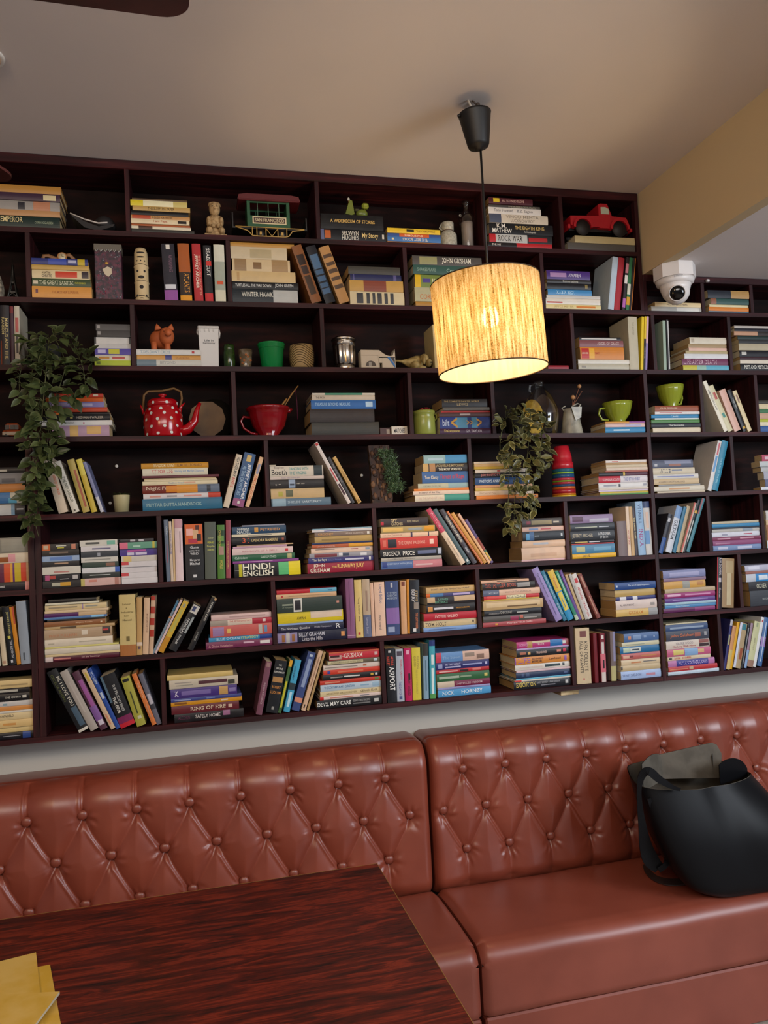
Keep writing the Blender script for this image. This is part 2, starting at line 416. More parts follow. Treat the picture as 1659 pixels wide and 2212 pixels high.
def label_for(col, title, pos, desc, noun):
    s = '%s %s' % (cname(col), noun)
    a = '%s titled %s, %s of the %s' % (s, title, pos, desc) if title else ''
    if title and len(a.split()) <= 16: return a
    return '%s, %s of the %s' % (s, pos, desc)
def crop(c):
    return CROPS[c]
CROPS = {'A1': (0,320,430/1659), 'A2': (410,380,440/1659), 'A3': (830,380,440/1659), 'A4': (1220,380,439/1659),
'B1': (0,640,400/1659), 'B2': (390,640,410/1659), 'B3': (780,640,470/1659), 'B4': (1220,660,439/1659),
'C1': (0,930,300/1659), 'C2': (290,940,300/1659), 'C3': (570,940,330/1659), 'C4': (880,930,360/1659), 'C5': (1230,930,429/1659),
'D1': (0,1100,360/1659), 'D2': (340,1090,320/1659), 'D3': (640,1080,320/1659), 'D4': (900,1080,360/1659), 'D5': (1220,1060,439/1659),
'E1': (0,1260,360/1659), 'E2': (320,1250,300/1659), 'E3': (580,1230,340/1659), 'E4': (900,1210,360/1659), 'E5': (1220,1190,439/1659),
'F1': (0,1400,360/1659), 'F2': (340,1390,360/1659), 'F3': (670,1370,400/1659), 'F4': (1050,1340,310/1659), 'F5': (1300,1310,359/1659), 'Z': (0,0,1)}
def stack(row, cr, ytop, desc, data, kind='book'):
    ox, oy, s = CROPS[cr]
    L = [parse(l) for l in data.strip().split('\n')]
    xs = [(float(n[1])+float(n[2]))/2 for n, _, _ in L]
    xm = ox+s*sum(xs)/len(xs); Y = 0.010
    Xm = wall(xm, shpix(row, xm, Y), Y)[0]; hw_ = 0.5*(max(float(n[2]) for n, _, _ in L)-min(float(n[1]) for n, _, _ in L))*s*0.00178
    z0 = max(shz(row, Xm-hw_), shz(row, Xm+hw_))
    H = wall(xm, oy+s*ytop, Y)[2]-z0
    tot = sum(float(n[0]) for n, _, _ in L); z = z0+0.0006
    nn = len(L)
    tilt = 0
    for i, (n, items, title) in enumerate(L):
        T = H*float(n[0])/tot
        py = toimg((Xm, Y, z+T/2))[1]
        Yb = Y+random.uniform(-0.004, 0.006)
        # pixel row follows the perspective slope of the book across its length
        def xat(pxc):
            px = ox+s*pxc; y = py
            for _ in range(3):
                q = wall(px, y, Yb); y = toimg((q[0], Yb, z+T/2))[1]
            return wall(px, y, Yb)[0]
        X0, X1 = xat(float(n[1])), xat(float(n[2]))
        for Xd, hw in DIVS[row]:
            if Xd < Xm: X0 = max(X0, Xd+hw+0.0005)
            else: X1 = min(X1, Xd-hw-0.0005)
        Ln = X1-X0
        D = min(0.183, Ln*random.uniform(0.64, 0.7)) if kind == 'book' else 0.125
        pos = 'bottom one' if i == 0 else 'topmost' if i == nn-1 else NUM[i]+' from bottom'
        if nn == 1: pos = 'only one'
        o = make_book(Ln, T-0.0004, D, n[3], items, False, kind, hard=(Ln > 0.235 and kind == 'book'))
        o.location = (X0, Yb, z)
        tag(o, label_for(n[3], title, pos, desc, 'book' if kind == 'book' else 'disc case'), 'book' if kind == 'book' else 'disc case', desc)
        z += T
    TOPS[desc] = (z, Xm)
def _poly(q):
    B, ang, Ln, T = q
    d = np.array([sin(ang), cos(ang)]); p = np.array([cos(ang), -sin(ang)]); b0 = B+np.array([0, abs(sin(ang))*T/2+0.0006])
    return [b0-p*T/2, b0+p*T/2, b0+p*T/2+d*Ln, b0-p*T/2+d*Ln]
def _sep(P, Q):
    """smallest overlap of two convex outlines (negative when apart)"""
    best = 1e9
    for A in (P, Q):
        for i in range(4):
            e = A[(i+1) % 4]-A[i]; n = np.array([-e[1], e[0]])/(hypot(*e)+1e-9)
            a = [p@n for p in P]; c = [p@n for p in Q]
            best = min(best, min(max(a), max(c))-max(min(a), min(c)))
    return best
def standing(row, cr, desc, data):
    ox, oy, s = CROPS[cr]; Y = 0.008
    L = [parse(l) for l in data.strip().split('\n')]; nn = len(L); geo = []
    for n, items, title in L:
        xb, xt, yt, wpx = [float(v) for v in n[:4]]
        pb = ox+s*xb; q = wall(pb, shpix(row, pb, Y), Y); B = np.array([q[0], shz(row, q[0])])
        tq = wall(ox+s*xt, oy+s*yt, Y); Tp = np.array([tq[0], tq[2]])
        ang = atan2(Tp[0]-B[0], Tp[1]-B[1]); Ln = hypot(*(Tp-B)); py = toimg((B[0], Y, B[1]+Ln/2))
        T = (wall(py[0]+wpx*s/2, py[1], Y)[0]-wall(py[0]-wpx*s/2, py[1], Y)[0])*0.97*cos(ang)
        Ln -= abs(sin(ang))*T/2*0.9
        geo.append([B, ang, Ln, T])
    for it in range(40):
        hit = False
        for i in range(nn-1):
            o = _sep(_poly(geo[i]), _poly(geo[i+1]))
            if o > -0.0004:
                hit = True; g = min(0.004, max(o, 0.0005))
                if it % 2 == 0:
                    for k in (i, i+1): geo[k][3] *= 0.975
                elif it % 4 == 1: geo[i][0][0] -= g*0.35; geo[i+1][0][0] += g*0.35
                else:
                    m = (geo[i][1]+geo[i+1][1])/2
                    if abs(geo[i][1]-geo[i+1][1]) < 0.25:
                        geo[i][1] += (m-geo[i][1])*0.3; geo[i+1][1] += (m-geo[i+1][1])*0.3
        # keep clear of the dividers of this row
        for k in range(nn):
            P = _poly(geo[k]); x0 = min(p[0] for p in P); x1 = max(p[0] for p in P); xc = (x0+x1)/2
            for X, hw in DIVS[row]:
                if X < xc and x0 < X+hw: geo[k][0][0] += X+hw-x0+0.0003; hit = True
                if X > xc and x1 > X-hw: geo[k][0][0] -= x1-X+hw+0.0003; hit = True
        if not hit: break
    for i, (n, items, title) in enumerate(L):
        B, ang, Ln, T = geo[i]; zlim = shz(PREV[row], B[0])-TH-0.002-B[1]
        Ln = min(Ln, (zlim-abs(sin(ang))*T)/cos(ang)-0.001)
        Yb = Y+random.uniform(-0.003, 0.004)
        D = min(0.183, Ln*random.uniform(0.64, 0.7))
        pos = 'leftmost' if i == 0 else 'rightmost' if i == nn-1 else NUM[i]+' from left'
        if nn == 1: pos = 'only one'
        o = make_book(Ln, T, D, n[4], items, True, 'book', hard=(Ln > 0.225))
        ax = Vector((-sin(ang), 0, -cos(ang))); az = Vector((cos(ang), 0, -sin(ang))); ay = Vector((0, 1, 0))
        lift = abs(sin(ang))*T/2+0.0006
        O = Vector((B[0], Yb, max(shz(row, B[0]-.06), shz(row, B[0]+.06))+lift)) - ax*Ln - az*T/2
        o.matrix_world = Matrix.Translation(O) @ Matrix((ax, ay, az)).transposed().to_4x4()
        tag(o, label_for(n[4], title, pos, desc, 'book'), 'book', desc)
# ---- row 1
stack('r1','A1',312,'top-shelf stack at the left edge','''90 -90 500 182a26|EMPEROR@d8c48e,.16,.47,.4,.95|CONN IGGULDEN@8f9a80,.64,.9,.15,.8
48 -90 500 b08458
75 -90 500 8f8a84|@b0785a,.62,.86|@2b2a30,.4,.5,.1,.9
60 -90 500 3b2638|@c9bb92,.76,.94,.1,.8
62 -90 508 a87834''')
stack('r1','A1',425,'top-shelf stack beside the carved figure','''30 1092 1620 3a3733
22 1090 1592 d6cbb0|@4a3024,.12,.35
14 1090 1585 a5562c
36 1088 1578 d9c7a2|!I am Papa@a8482a,.28,.72|@2a211c,.8,.95,.2,.8
30 1092 1582 c08f58|A GUIDE FOR HEROES@30241a,.35,.7|@b04a2c,.02,.33
32 1092 1570 171413
36 1105 1584 b99656|THE SLEEPLESS PAPER@4a3a24,.26,.72
45 1084 1560 c5b36a|@d6c32c,.0,.22|@e0d8b0,.22,.75
16 1100 1560 5a4630''')
stack('r1','A2',318,'black pair under the green toy scooter','''88 1066 1596 14151a|SELWYN@c9c4b8,.32,.58,.52,.92|HUGHES@c9c4b8,.32,.58,.1,.5|!My Story@d2b878,.63,.88|@5a5f80,0,.05|@b0592a,.06,.15,.2,.9|@c9c4b8,.94,.97,.3,.7
118 1066 1575 101012|!A VADEMECUM OF STORIES@cda95e,.15,.86,.44,.66''')
stack('r1','A3',430,'low top-shelf stack beside the white jar','''12 26 458 c87e34
44 26 460 3f6fa8|~THE BEST BOOKS@d8d2c0,.28,.75|@d9c9a0,.08,.12,.3,.7
38 26 458 33508c|@c65a28,.22,.78|FAMOUS FIVE@e6dcc0,.26,.72,.3,.75
46 24 455 d8b52c|@20261a,.36,.5,.3,.8|THE CHRONICLE@7a5a20,.54,.9,.3,.7''')
stack('r1','A3',190,'tall top-shelf stack right of the lamp cord','''40 845 1366 1a1516|@b3232a,.44,1|THE HIT@d8d0c8,.06,.2,.3,.7
72 855 1366 25272a|@b8b8b4,.08,.6|@b3232a,0,.1|@a8262c,.62,.92,.25,.7|!ROCK WAR@141414,.14,.52,.15,.9
88 853 1372 17181c|K.M.@e0dcd2,.12,.27,.55,.95|MATHEW@e0dcd2,.05,.35,.1,.5|!THE EIGHTH KING@c9ae6c,.4,.86,.45,.8|An Autobiography@c8c4ba,.54,.73,.12,.34
72 855 1332 cfc5b4|@4a5266,0,.2|VINOD MEHTA@8c8478,.28,.84,.55,.92|!LUCKNOW BOY@8c8478,.36,.77,.1,.45
56 848 1275 d9d6d2|Tony Howard@77757a,.1,.46|B.Z. Sagoo@77757a,.54,.84
24 850 1268 4c4a48|THE MARRIAGE BUREAU@a09c8a,.34,.95
50 850 1207 4a1a26|@d8c02c,.1,.24,.25,.9|ALL YOU NEED IS LOVE@c9a8a0,.3,.8,.3,.7''')
stack('r1','A4',495,'old pair of books under the red toy pickup','''52 20 602 55514c
46 82 590 b3a378''')
# ---- row 2
stack('r2','A1',925,'second-row stack under the wooden wristwatch','''85 258 765 c98c42|THE MOTHER SUPERIOR@a0602c,.33,.78,.3,.7|@6a4450,.06,.1,.4,.7
62 252 756 3c4a30|!THE GREAT SANTINI@c2c0a2,.12,.7,.1,.9|PAT CONROY@b5b030,.73,.92,.3,.7|@c9bca2,.02,.1,.3,.7
64 252 748 cdbb92|@c0402a,.4,.78,.15,.85|AGATHA@4a3c30,.17,.32,.52,.85|CHRISTIE@4a3c30,.17,.34,.15,.45|@3a3034,.86,.98,.1,.9
35 252 740 b89650
46 258 730 2c3470|@3a4ca0,.3,.62|@b8a02c,.82,.95|@a8a8c0,.65,.8,.3,.8''')
standing('r2','A1','upright row left of the stained paperback pile','''1432 1395 800 112 201d28|@8a4a90,.82,1|@c8c8cc,.72,.8,.1,.9|AWAKENING@705060,.2,.5,.45,.8|@d6cfc4,.02,.1,.35,.65
1555 1525 795 98 a0521c|@2a1c14,.5,.9|!ATLANTIS@d89030,.52,.85,.4,.85|@d8901c,.9,1
1660 1633 796 76 a8262a|JEFFREY ARCHER@e2dcc8,.18,.78,.2,.6|THE PRODIGAL DAUGHTER@d6907c,.2,.9,.64,.88
1746 1723 810 68 17171b|!SEABISCUIT@dcd8d0,.05,.55,.35,.8|@c03028,.28,.36,.3,.95|@b8282c,.85,1
1840 1822 809 90 9aa090|@c8c6b4,0,.3|@c4502c,.64,.7,.2,.8|@c9c4ac,.8,1''')
stack('r2','A2',545,'pile of stained paperbacks in second row','''105 345 880 1f262b|@b0b2ae,.62,1|!WINTER HAWK@c8c6ba,.14,.62,.4,.85
60 348 884 19191c|!TURTLES ALL THE WAY DOWN@c8c8c4,.04,.58,.25,.75|JOHN GREEN@c8c8c4,.64,.92,.25,.8
86 330 860 c3a878|@b09060,.08,.12,.1,.9
98 345 816 c4ad86|@8f7350,.04,.24|@7a5c3a,.36,.5,.2,.75|@9a7c54,.68,.96
98 320 790 bfae8e|@a89874,.34,.72,.1,.8
35 322 850 b5853c''')
standing('r2','A2','three old bindings leaning in second row','''1035 862 570 90 7c4c26|@2a1a10,.16,.34,.15,.85|@30201a,.36,.5,.2,.8|@3a2818,.53,.86,.2,.8
1148 975 570 88 17171c|@44607c,.15,.4,.1,.88|@3a5470,.42,.5,.1,.88|@3f5a78,.53,.62,.1,.88|@3a5470,.65,.73,.1,.88|@3f5a78,.75,.84,.1,.88
1262 1085 580 92 a87c48|@4c3828,.14,.2,.1,.95|@4c3828,.28,.34,.1,.95|@4c3828,.4,.47,.1,.95|@4c3828,.54,.6,.1,.95|@4c3828,.68,.75,.1,.95''')
stack('r2','A2',738,'four-book stack right of the leaning bindings','''105 1305 1750 c4b692|@3c3c3e,.12,.24,.1,.9|@3c3c3e,.3,.36,.1,.9|@3c3c3e,.41,.46,.1,.9|@3c3c3e,.5,.58,.1,.9|@3c3c3e,.63,.69,.1,.9|@3c3c3e,.74,.8,.1,.9
88 1300 1737 b38c48|@7c4030,.26,.68,0,1
55 1305 1722 23264c|@54507c,.06,.08|@54507c,.84,.9
62 1290 1712 3c3a34''')
stack('r2','A3',656,'stack half hidden behind the lampshade','''38 255 740 a87a34
112 248 760 a8a482|CORNWELL@b8703c,.08,.5,.15,.5
105 250 762 6f7f3c|@d0a820,0,.09|@4a3f80,.12,.24,.4,.7|II@c9c8a8,.27,.31,.4,.7
74 235 770 2f5048|SHAKESPEARE@7c9484,.06,.34,.3,.7|Complete@8fa898,.5,.8,.15,.65
76 228 792 4a4642|@8c8a60,.1,.35,.1,.9|JOHN GRISHAM@d8d4c4,.42,.84,.08,.92''')
stack('r2','A4',775,'second-row stack right of the lampshade','''40 -155 293 d6c48c|JOYCE MEYER@b09a60,.14,.5|@c9762c,.55,.9,.3,.7
28 -155 290 d8d2c6|@b0302a,.02,.3,.3,.7
22 -155 290 cfc4b4
25 -150 288 bcb8b0
46 -140 218 3f80b0|KABIR BEDI@a8c8dc,.2,.6,.2,.8
50 -150 213 16151a|@7c6a3c,.86,.92,.2,.8
30 -145 213 282424|Conversations@a8a498,.35,.7,.2,.8
70 -150 204 42286c|@9a78a0,.08,.45,.25,.75|AWAKEN@c4bcc8,.5,.78,.3,.7''')
standing('r2','A4','upright books under the top-shelf pickup','''375 415 655 48 aab8c4
428 470 652 50 9c2630
478 518 665 26 2a2226|@c07a84,.12,.3|@d8d0c8,.34,.5|@a860a0,.78,.95
510 541 670 28 2f6a44|@c9c8b4,.5,.7|@c89428,.75,.9
543 579 670 22 28201e|@c4702c,.0,1,.7,1''')
stack('r2','A4',1035,'flat pair under the white camera','''33 705 1130 a8a49c|@cfcac0,.5,.95,.1,.8
33 735 1132 d2b98c|ALL MY MOTHERS@6a5844,.25,.7,.3,.7''')
stack('r2','A4',940,'small stack far right, second row','''14 1178 1530 5f7a8c
30 1176 1536 cf7a2e
18 1180 1524 d2c49a
42 1192 1510 33504c|@8c5a44,0,.14
58 1165 1502 22262e|@a8824c,.56,1''')
# ---- row 3
standing('r3','B1','upright books behind the left trailing plant','''-62 -70 95 80 5a2c22
-8 -14 90 26 16161c
52 42 85 84 1d1a20|MARCUS AND THE@b8a66c,.18,.95,.5,.85|RANSOM@b8a66c,.2,.5,.15,.45|@7c3a20,.6,1,.02,.14
112 100 90 34 3f2430|@6a2024,0,.12
158 146 86 48 b3aa98|@a8524c,.2,.45,.2,.8|@3c3a3a,.5,.8,.3,.7''')
stack('r3','B1',248,'disc-case stack above the red-orange books','''45 848 1170 a8b42c|@5a6420,.05,.16,.2,.8
46 852 1170 cfc4ac|@c98a3c,.1,.4,.3,.7|@b04a44,.48,.84,.3,.7
52 850 1178 4a3c90|@b8b42c,.38,.68,.1,.9|@b0a8c8,.08,.3,.2,.8
42 848 1170 bcb8b4
54 845 1172 c4c0ba|@3a3838,0,.05|@3a3838,.95,1
56 865 1172 35312f|@8c8884,.03,.12,.3,.8
54 858 1166 4a4644|@8c8884,.03,.12,.3,.8''', kind='disc_case')
stack('r3','B2',468,'white and orange stack under the pig','''56 -388 178 c4c0b4|@6c7c84,0,.3|BEYOND@9c9c98,.36,.6,.3,.75
40 -390 178 c8924c|SCANDAL@a06a34,.6,.82,.3,.7|@4a4a80,.44,.54
46 -390 176 cfccc4|!TIDES DON'T CROSS@7c98a8,.06,.52,.25,.8|@b02c30,.86,.9,.3,.7''')
stack('r3','B3',528,'lone red book right of the lampshade','''26 1425 1582 8c1a26''')
standing('r3','Z','single cream card half behind the lampshade','''944 938 702 9 c0ab78''')
stack('r3','B4',258,'stack against the tall cream hardback','''46 110 540 b4ac98|@8a8478,.06,.14,.3,.7
33 108 536 cfc8ba
98 125 482 c47828|@b02c24,.03,.2,.08,.9|@d8a02c,.2,.32,.08,.9|LEON URIS@e0d0b0,.04,.18,.3,.7|TRINITY@b02c24,.33,.44,.1,.9
53 118 476 7c4a4c|!ANGEL OF GRACE@c4a8a0,.4,.9,.3,.75
29 118 455 1d1a1c|@c8c4bc,.05,.9,.35,.65''')
standing('r3','B4','upright group with the tall cream hardback','''570 548 95 76 b3aa92|THE MOTHER@8c846c,.1,.35,.4,.6
631 637 92 26 d6b820
660 667 90 26 d8b824|@1d1a1c,.42,1|THE END OF YOU@d8d0b0,.45,.9,.3,.7
681 703 90 24 c9a0ac|@8a78a8,.5,1''')
standing('r3','B4','thin pair standing right of the main end panel','''820 808 125 24 93a492
852 836 118 18 2c2a2c|@c8c4c0,.02,.98,.5,1''')
stack('r3','B4',260,'stack left of the far-right one, third row','''39 965 1422 b8b040|@5aa0b4,.5,1|@8cb0a0,.3,.5
48 955 1432 6c3450|!LIFE AFTER DEATH@c8a8b4,.05,.75,.15,.85
38 975 1412 c9c8c8
22 985 1416 a89870
25 1012 1416 cfaa98
27 1008 1414 9c8460
50 1018 1413 c8beaa|@a89c88,.04,.12,.2,.8''')
stack('r3','B4',168,'tall stack at the right edge, third row','''56 1432 1700 17171a|PEST AND PESTICIDES@d8d4c8,.12,.92,.12,.9
28 1430 1700 c9beac
26 1428 1700 341820
46 1425 1700 1c1a20|@b8b4ac,.06,.2,.3,.8
52 1420 1700 a89c82
32 1418 1700 292828
30 1410 1700 20302e
30 1380 1700 b0866a|@2a2624,.6,1
24 1385 1700 1c1a22
20 1382 1700 a8a098''')
# ---- row 4
stack('r4','B1',873,'red and orange stack behind the left vine','''98 470 980 a8889c|@c8a060,.3,.45,0,1|@c8a060,.6,.85,.2,.9
46 350 1003 cfccc6|!CASSIUS@6a6a6a,.36,.48,.3,.7|@b04060,.6,.62,.3,.6
52 385 985 17161a|HEZVAIAH WALKER@a89c8c,.5,.9,.3,.7|@a8904c,.4,.44,.3,.7
22 430 982 1c191a|@c8702c,0,.35
42 430 962 b04026
50 410 932 8478a8|@a89cc0,.1,.4,.2,.8|@b0a8c0,.6,.8,.2,.7
42 410 926 c85a22
32 480 922 b8331f|@c8b8a0,.8,.9,.2,.8''')
stack('r4','B2',845,'stack of blue and black hardbacks','''105 1145 1735 34332e
112 1130 1693 2c2321
73 1140 1705 2f66a8|!TREASURE BEYOND MEASURE@9cc0dc,.06,.6,.3,.75|@b0cce0,.84,.95,.2,.8
43 1148 1697 c8beac|THE PATH@4a443c,.06,.2,.3,.7
18 1150 1697 d0ccc0|@4c9078,.2,.8''')
stack('r4','B3',783,'stack left of the red upright, under lamp','''43 600 1000 42243f|Shakespeare@c8b05c,.08,.38,.2,.85|G.P. TAYLOR@b8b0b8,.5,.82,.25,.75
88 600 1000 24387c|@4a8aac,.3,.54,.05,.95|@4a8aac,.62,.74,.05,.95|<@c8942c,.22,.34,.05,.95|>>@c8942c,.52,.64,.05,.95|>@c8942c,.72,.82,.05,.95|bilt@b8c4d8,.05,.18,.2,.8
33 595 990 4c3030|@a89c98,.4,.6,.3,.7
13 610 992 b02c24
24 628 978 5c5850
65 615 960 1f1c1c|THE COMPLETE SHORTER WORKS@a08c60,.05,.82,.6,.8|LEWIS@a08c60,.3,.6,.2,.5''')
stack('r4','B4',948,'three books under the low green cup','''48 330 686 2a7ca8|@b8d0d8,.2,.6,.35,.6
33 332 684 c9a8a0|@a8a0b8,.5,.9,.2,.8
15 330 684 c88c34|@8c4c8c,.6,1''')
stack('r4','B4',816,'stack under the upper green cup','''41 718 1140 cfc0a4
37 705 1130 1f1f24|The Successful@c8c4bc,.25,.75,.3,.7
29 705 1122 4a7840
14 735 1118 c8ccc8
29 705 1106 2a78a4|Lantz@b8d0dc,.42,.56,.2,.8
23 735 1106 cfc8c4|@b04048,.1,.6,.4,.7
51 735 1102 8c4a30|JOHN GRISHAM@c8a890,.1,.5,.35,.75''')
standing('r4','B4','five books leaning left, right of green cups','''1318 1140 620 36 d8d0bc|AMERICAN LAW@4c4844,.15,.6,.3,.7
1358 1190 655 46 c4bc98|@a84c44,.15,.3,.2,.7|@3c8074,.6,.7,.2,.7
1414 1282 690 58 c9a090
1476 1342 690 38 18171c|Yougoslavn@b8b8b0,.15,.5,.3,.75|@b8902c,.88,.94,.2,.8
1508 1378 700 38 cdbb92|@8c6c5c,.1,.3,.3,.7''')
stack('r4','B4',775,'stack at the right edge, fourth row','''45 1590 1700 3a5a90
30 1592 1700 cfc4a8
22 1590 1700 a4a838
44 1588 1700 b8947c
32 1586 1700 3f6a48
40 1582 1700 c4b490
26 1578 1700 3c3830''')
# ---- row 5
stack('r5','C1',440,'stack left of the wide left-hand panel','''142 -100 300 1e1c20|@b8bcbc,0,.585,.04,.9|@7090a8,.585,.69,.04,.9|@b8b8b8,.75,.95,.45,.55
125 -100 300 b8b4a4|@3a70a8,.1,.55|@58a0c0,.5,.75,.0,.5
98 -100 303 b87838
122 -100 300 77777a|@5c5c60,.3,.7,.1,.5
66 -100 300 1d1a1a|@a8a498,.2,.46,.2,.6''')
standing('r5','C1','five worn books leaning behind the vine tail','''765 575 330 128 bfae98|WORTH@4c3444,.17,.27,.45,.75|!RISING OF THE MOON@c85c3c,.32,.68,.5,.8
905 660 375 98 c8c2b4|!THE NEIGHBOUR@5a5c4a,.3,.8,.35,.75|@3c3a30,.94,.97,.3,.55
1035 838 350 90 a8944c|@94482c,.2,.9,.5,.8
1128 938 345 70 b8a034|@c8b84a,.0,.3
1222 1005 378 42 74789c|@b8b8c0,.7,1''')
stack('r5','C2',330,'stack topped by the flat yellow book','''135 100 1050 25607c|PRIYTAR DUTTA HANDBOOK@8ca8a4,.05,.74,.32,.62
62 108 1030 c9c0be|@b83c28,.84,1|@c88878,.08,.22,.3,.6|@8c8888,.3,.43,.3,.6|@c88878,.52,.75,.3,.6
96 98 1020 6a2418|!Night Fox@c8b098,.04,.38,.3,.85|@c87a20,.3,.44,.1,.9|@c8842c,.44,.71|@5c6878,.71,1|@30343c,.83,.88,.1,.9
46 98 996 cfc2a0|The Silver Thread@7888a0,.34,.54,.3,.7|@c89c80,.55,.7,.3,.7
18 120 986 cfc0a0
18 120 975 c0aa80
28 90 1012 5c2830
84 98 880 c9c2ac|!FIT FOR LIFE@b8424c,.14,.46,.3,.85|Harvey and Marilyn Diamond@7c94b4,.49,.94,.35,.75
62 82 886 b8801c|!RANDOM KINGS@d8cca0,.18,.49,.25,.85|ELMORE LEONARD@7c5014,.53,.9,.3,.8''')
standing('r5','C2','three leaning books under the mug shelf','''1095 1258 235 76 c9b8a0|HEATHER MAY@2f3434,.05,.42,.3,.8|BIRDS@b83c34,.44,.62,.3,.8
1235 1392 220 148 2f5078|!AS THE CROW FLIES@8ca8c0,.25,.8,.16,.46|JEFFREY ARCHER@dcdcdc,.2,.86,.5,.85|@c8a860,.04,.16,.3,.7|@8c4c74,.86,1,.0,1|@c8c4bc,.9,.95,.4,.6
1352 1528 265 52 d0a880|FAMILY COOKING@c04c24,.38,.86,.2,.8|@8c8ca0,.14,.34,.2,.8''')
stack('r5','C3',318,'stack left of the three slanting books','''82 82 728 5a7080|!LARRY'S PARTY@b8c4c8,.52,.84,.35,.65|@8ca4b0,.02,.24|SHIELDS@a8b8c0,.27,.48,.35,.65
106 75 655 bfa274|@a8a040,.14,.22,.2,.7|@5a5c44,.28,.41,.15,.85
95 70 652 24201f|TO@c8c0b0,.09,.12,.2,.6|AMELIA@c8c0b0,.15,.2,.1,.8|@8c9cb0,.34,.46,.05,.95|@38404c,.36,.44,.3,.5|ROBERT@c8c0b0,.49,.55,.1,.9|LUDLUM@c8c0b0,.57,.63,.1,.9
34 68 650 c4b4a8|Twelve Tales of Family Spirit@84788c,.12,.64,.3,.7
112 65 642 c6bcaa|Booth@241f24,.03,.31,.12,.66|Stephen@6c5c58,.08,.26,.7,.95|DANCING WITH@5a9490,.36,.72,.55,.88|!THE VIRGINS@5a9490,.36,.68,.15,.45|@2a3436,.82,.98
14 60 130 b8aa94''')
standing('r5','C3','slanting trio in the centre of fifth row','''930 560 85 42 cfc4bc|@b03030,.01,.05,.1,.9|@b84c50,.42,.64,.3,.7|@44242c,.68,.86,.2,.8
972 698 245 38 37363a|THE LAST OF THE@8c8c8c,.15,.55,.2,.7
1046 760 240 46 bf9858|IT'S NEVER TOO EASY TO BELIEVE@7a5a30,.3,.75,.3,.65|@8c6c30,.92,.98,.2,.8''')
stack('r5','C4',242,'stack right of the pine-sprigged bark plaque','''62 75 642 c8beaa|!IN THE LAND OF HILLS@b89888,.08,.52,.3,.65|@3a8478,.54,1
38 58 648 c8b4a4|!In Search of the Way@4c3c40,.1,.48,.25,.8
22 65 648 c8742c
50 105 646 a8aa94|@84a0a4,.6,1|CEDAR TAYLOR@7c8478,.1,.45,.3,.6
112 145 640 365c90|Tom Clancy@dcccac,.06,.35,.25,.7|!Threat of Rage@b02c3c,.38,.92,.25,.75
80 155 622 28201c|@bf9c60,0,.12|@a87c50,.14,.27|JACQUELINE MITCHARD@a89468,.28,.92,.45,.85|!THE MOST WANTED@dcd4bc,.34,.86,.1,.4
82 160 622 4486b0|@8cacac,0,.5|@a8c0c8,.1,.45,.35,.6''')
stack('r5','C4',308,'stack half covered by the hanging vine','''38 686 1300 cf7c34|@38302c,.94,.97,.3,.7
46 672 1252 d0beaa|ENCHANTING@a88c74,.08,.35,.3,.7
30 678 1246 c9ac5c
30 676 1244 cf9c74
70 672 1232 2c4c7c|!PASTOR'S ANNUAL@b8c8d8,.08,.52,.3,.72|@a8b8cc,.9,.96,.2,.8
50 672 1216 1d1b1f|JOHN STOTT@c8746c,.11,.46,.25,.8|@b8a888,.5,.98,.4,.6
36 675 1210 d0c4b4|@b84840,.4,.46,.3,.7
25 665 1010 c0a03c
30 665 1020 c9a878
20 662 1030 d4c4ac''')
stack('r5','C5',246,'stack beside the coloured tumblers','''28 255 686 b8a030|@5c9050,.0,1,0,.45
15 245 684 c4b4c4
15 245 684 c8bcac
46 242 682 cfccc8|@8c8c94,.1,.36,.35,.65|@3c3c44,.4,.44,.25,.75|@8c8c94,.9,.97,.3,.7
57 242 682 c9c2c4|@b02434,0,.44|STEPHEN R. COVEY@dcb8bc,.08,.42,.15,.75|THE 8TH HABIT@70749c,.5,.84,.2,.8
31 245 672 17151a|@4c1c2c,.54,1|@b8983c,.49,.53
14 300 668 9c5444
27 308 666 c8b4a0
23 305 662 c0b094
18 303 660 a8865c
22 302 658 cfc4bc|@b85c50,.15,.3,.3,.6''')
stack('r5','C5',244,'fifth-row stack right of the end panel','''16 735 1132 c4b49c
39 705 1126 c8bfac|@c08c5c,.3,.7,.3,.6
14 745 1092 8c8c8c
45 705 1082 bfa884|A GRAPHIC CONCEPTIONAL GUIDE@7c6850,.1,.68,.3,.6
38 700 1076 c4c0b8|@6c74a0,.08,.9,.4,.6
51 695 1045 c0b49c|WILLIE@343c54,.16,.42,.15,.85|@6c7488,.45,.7,.5,.75
66 690 1030 4a4e60|@a8a8ac,.05,.12,.2,.5|@8c5c4c,.4,.7,.2,.5|@787c90,.3,.95,.5,.9''')
standing('r5','C5','cream and turquoise pair leaning in fifth row','''1174 1262 88 40 c8c4c0|@5c8cb8,.3,.62,.2,.7|@b85c64,.04,.28,.3,.7
1226 1318 88 62 2a7894|CULTURE OF THE RAJ@8cc0cc,.3,.9,.3,.6''')
stack('r5','C5',200,'stack at the right edge, fifth row','''22 1600 1720 cfd0d4
62 1635 1720 5c607c
62 1622 1720 9c9ca8
42 1598 1720 a8a8a8
44 1588 1720 b0b4b4
56 1606 1720 a84c60|@c8a8b0,.2,.8,.3,.7''')
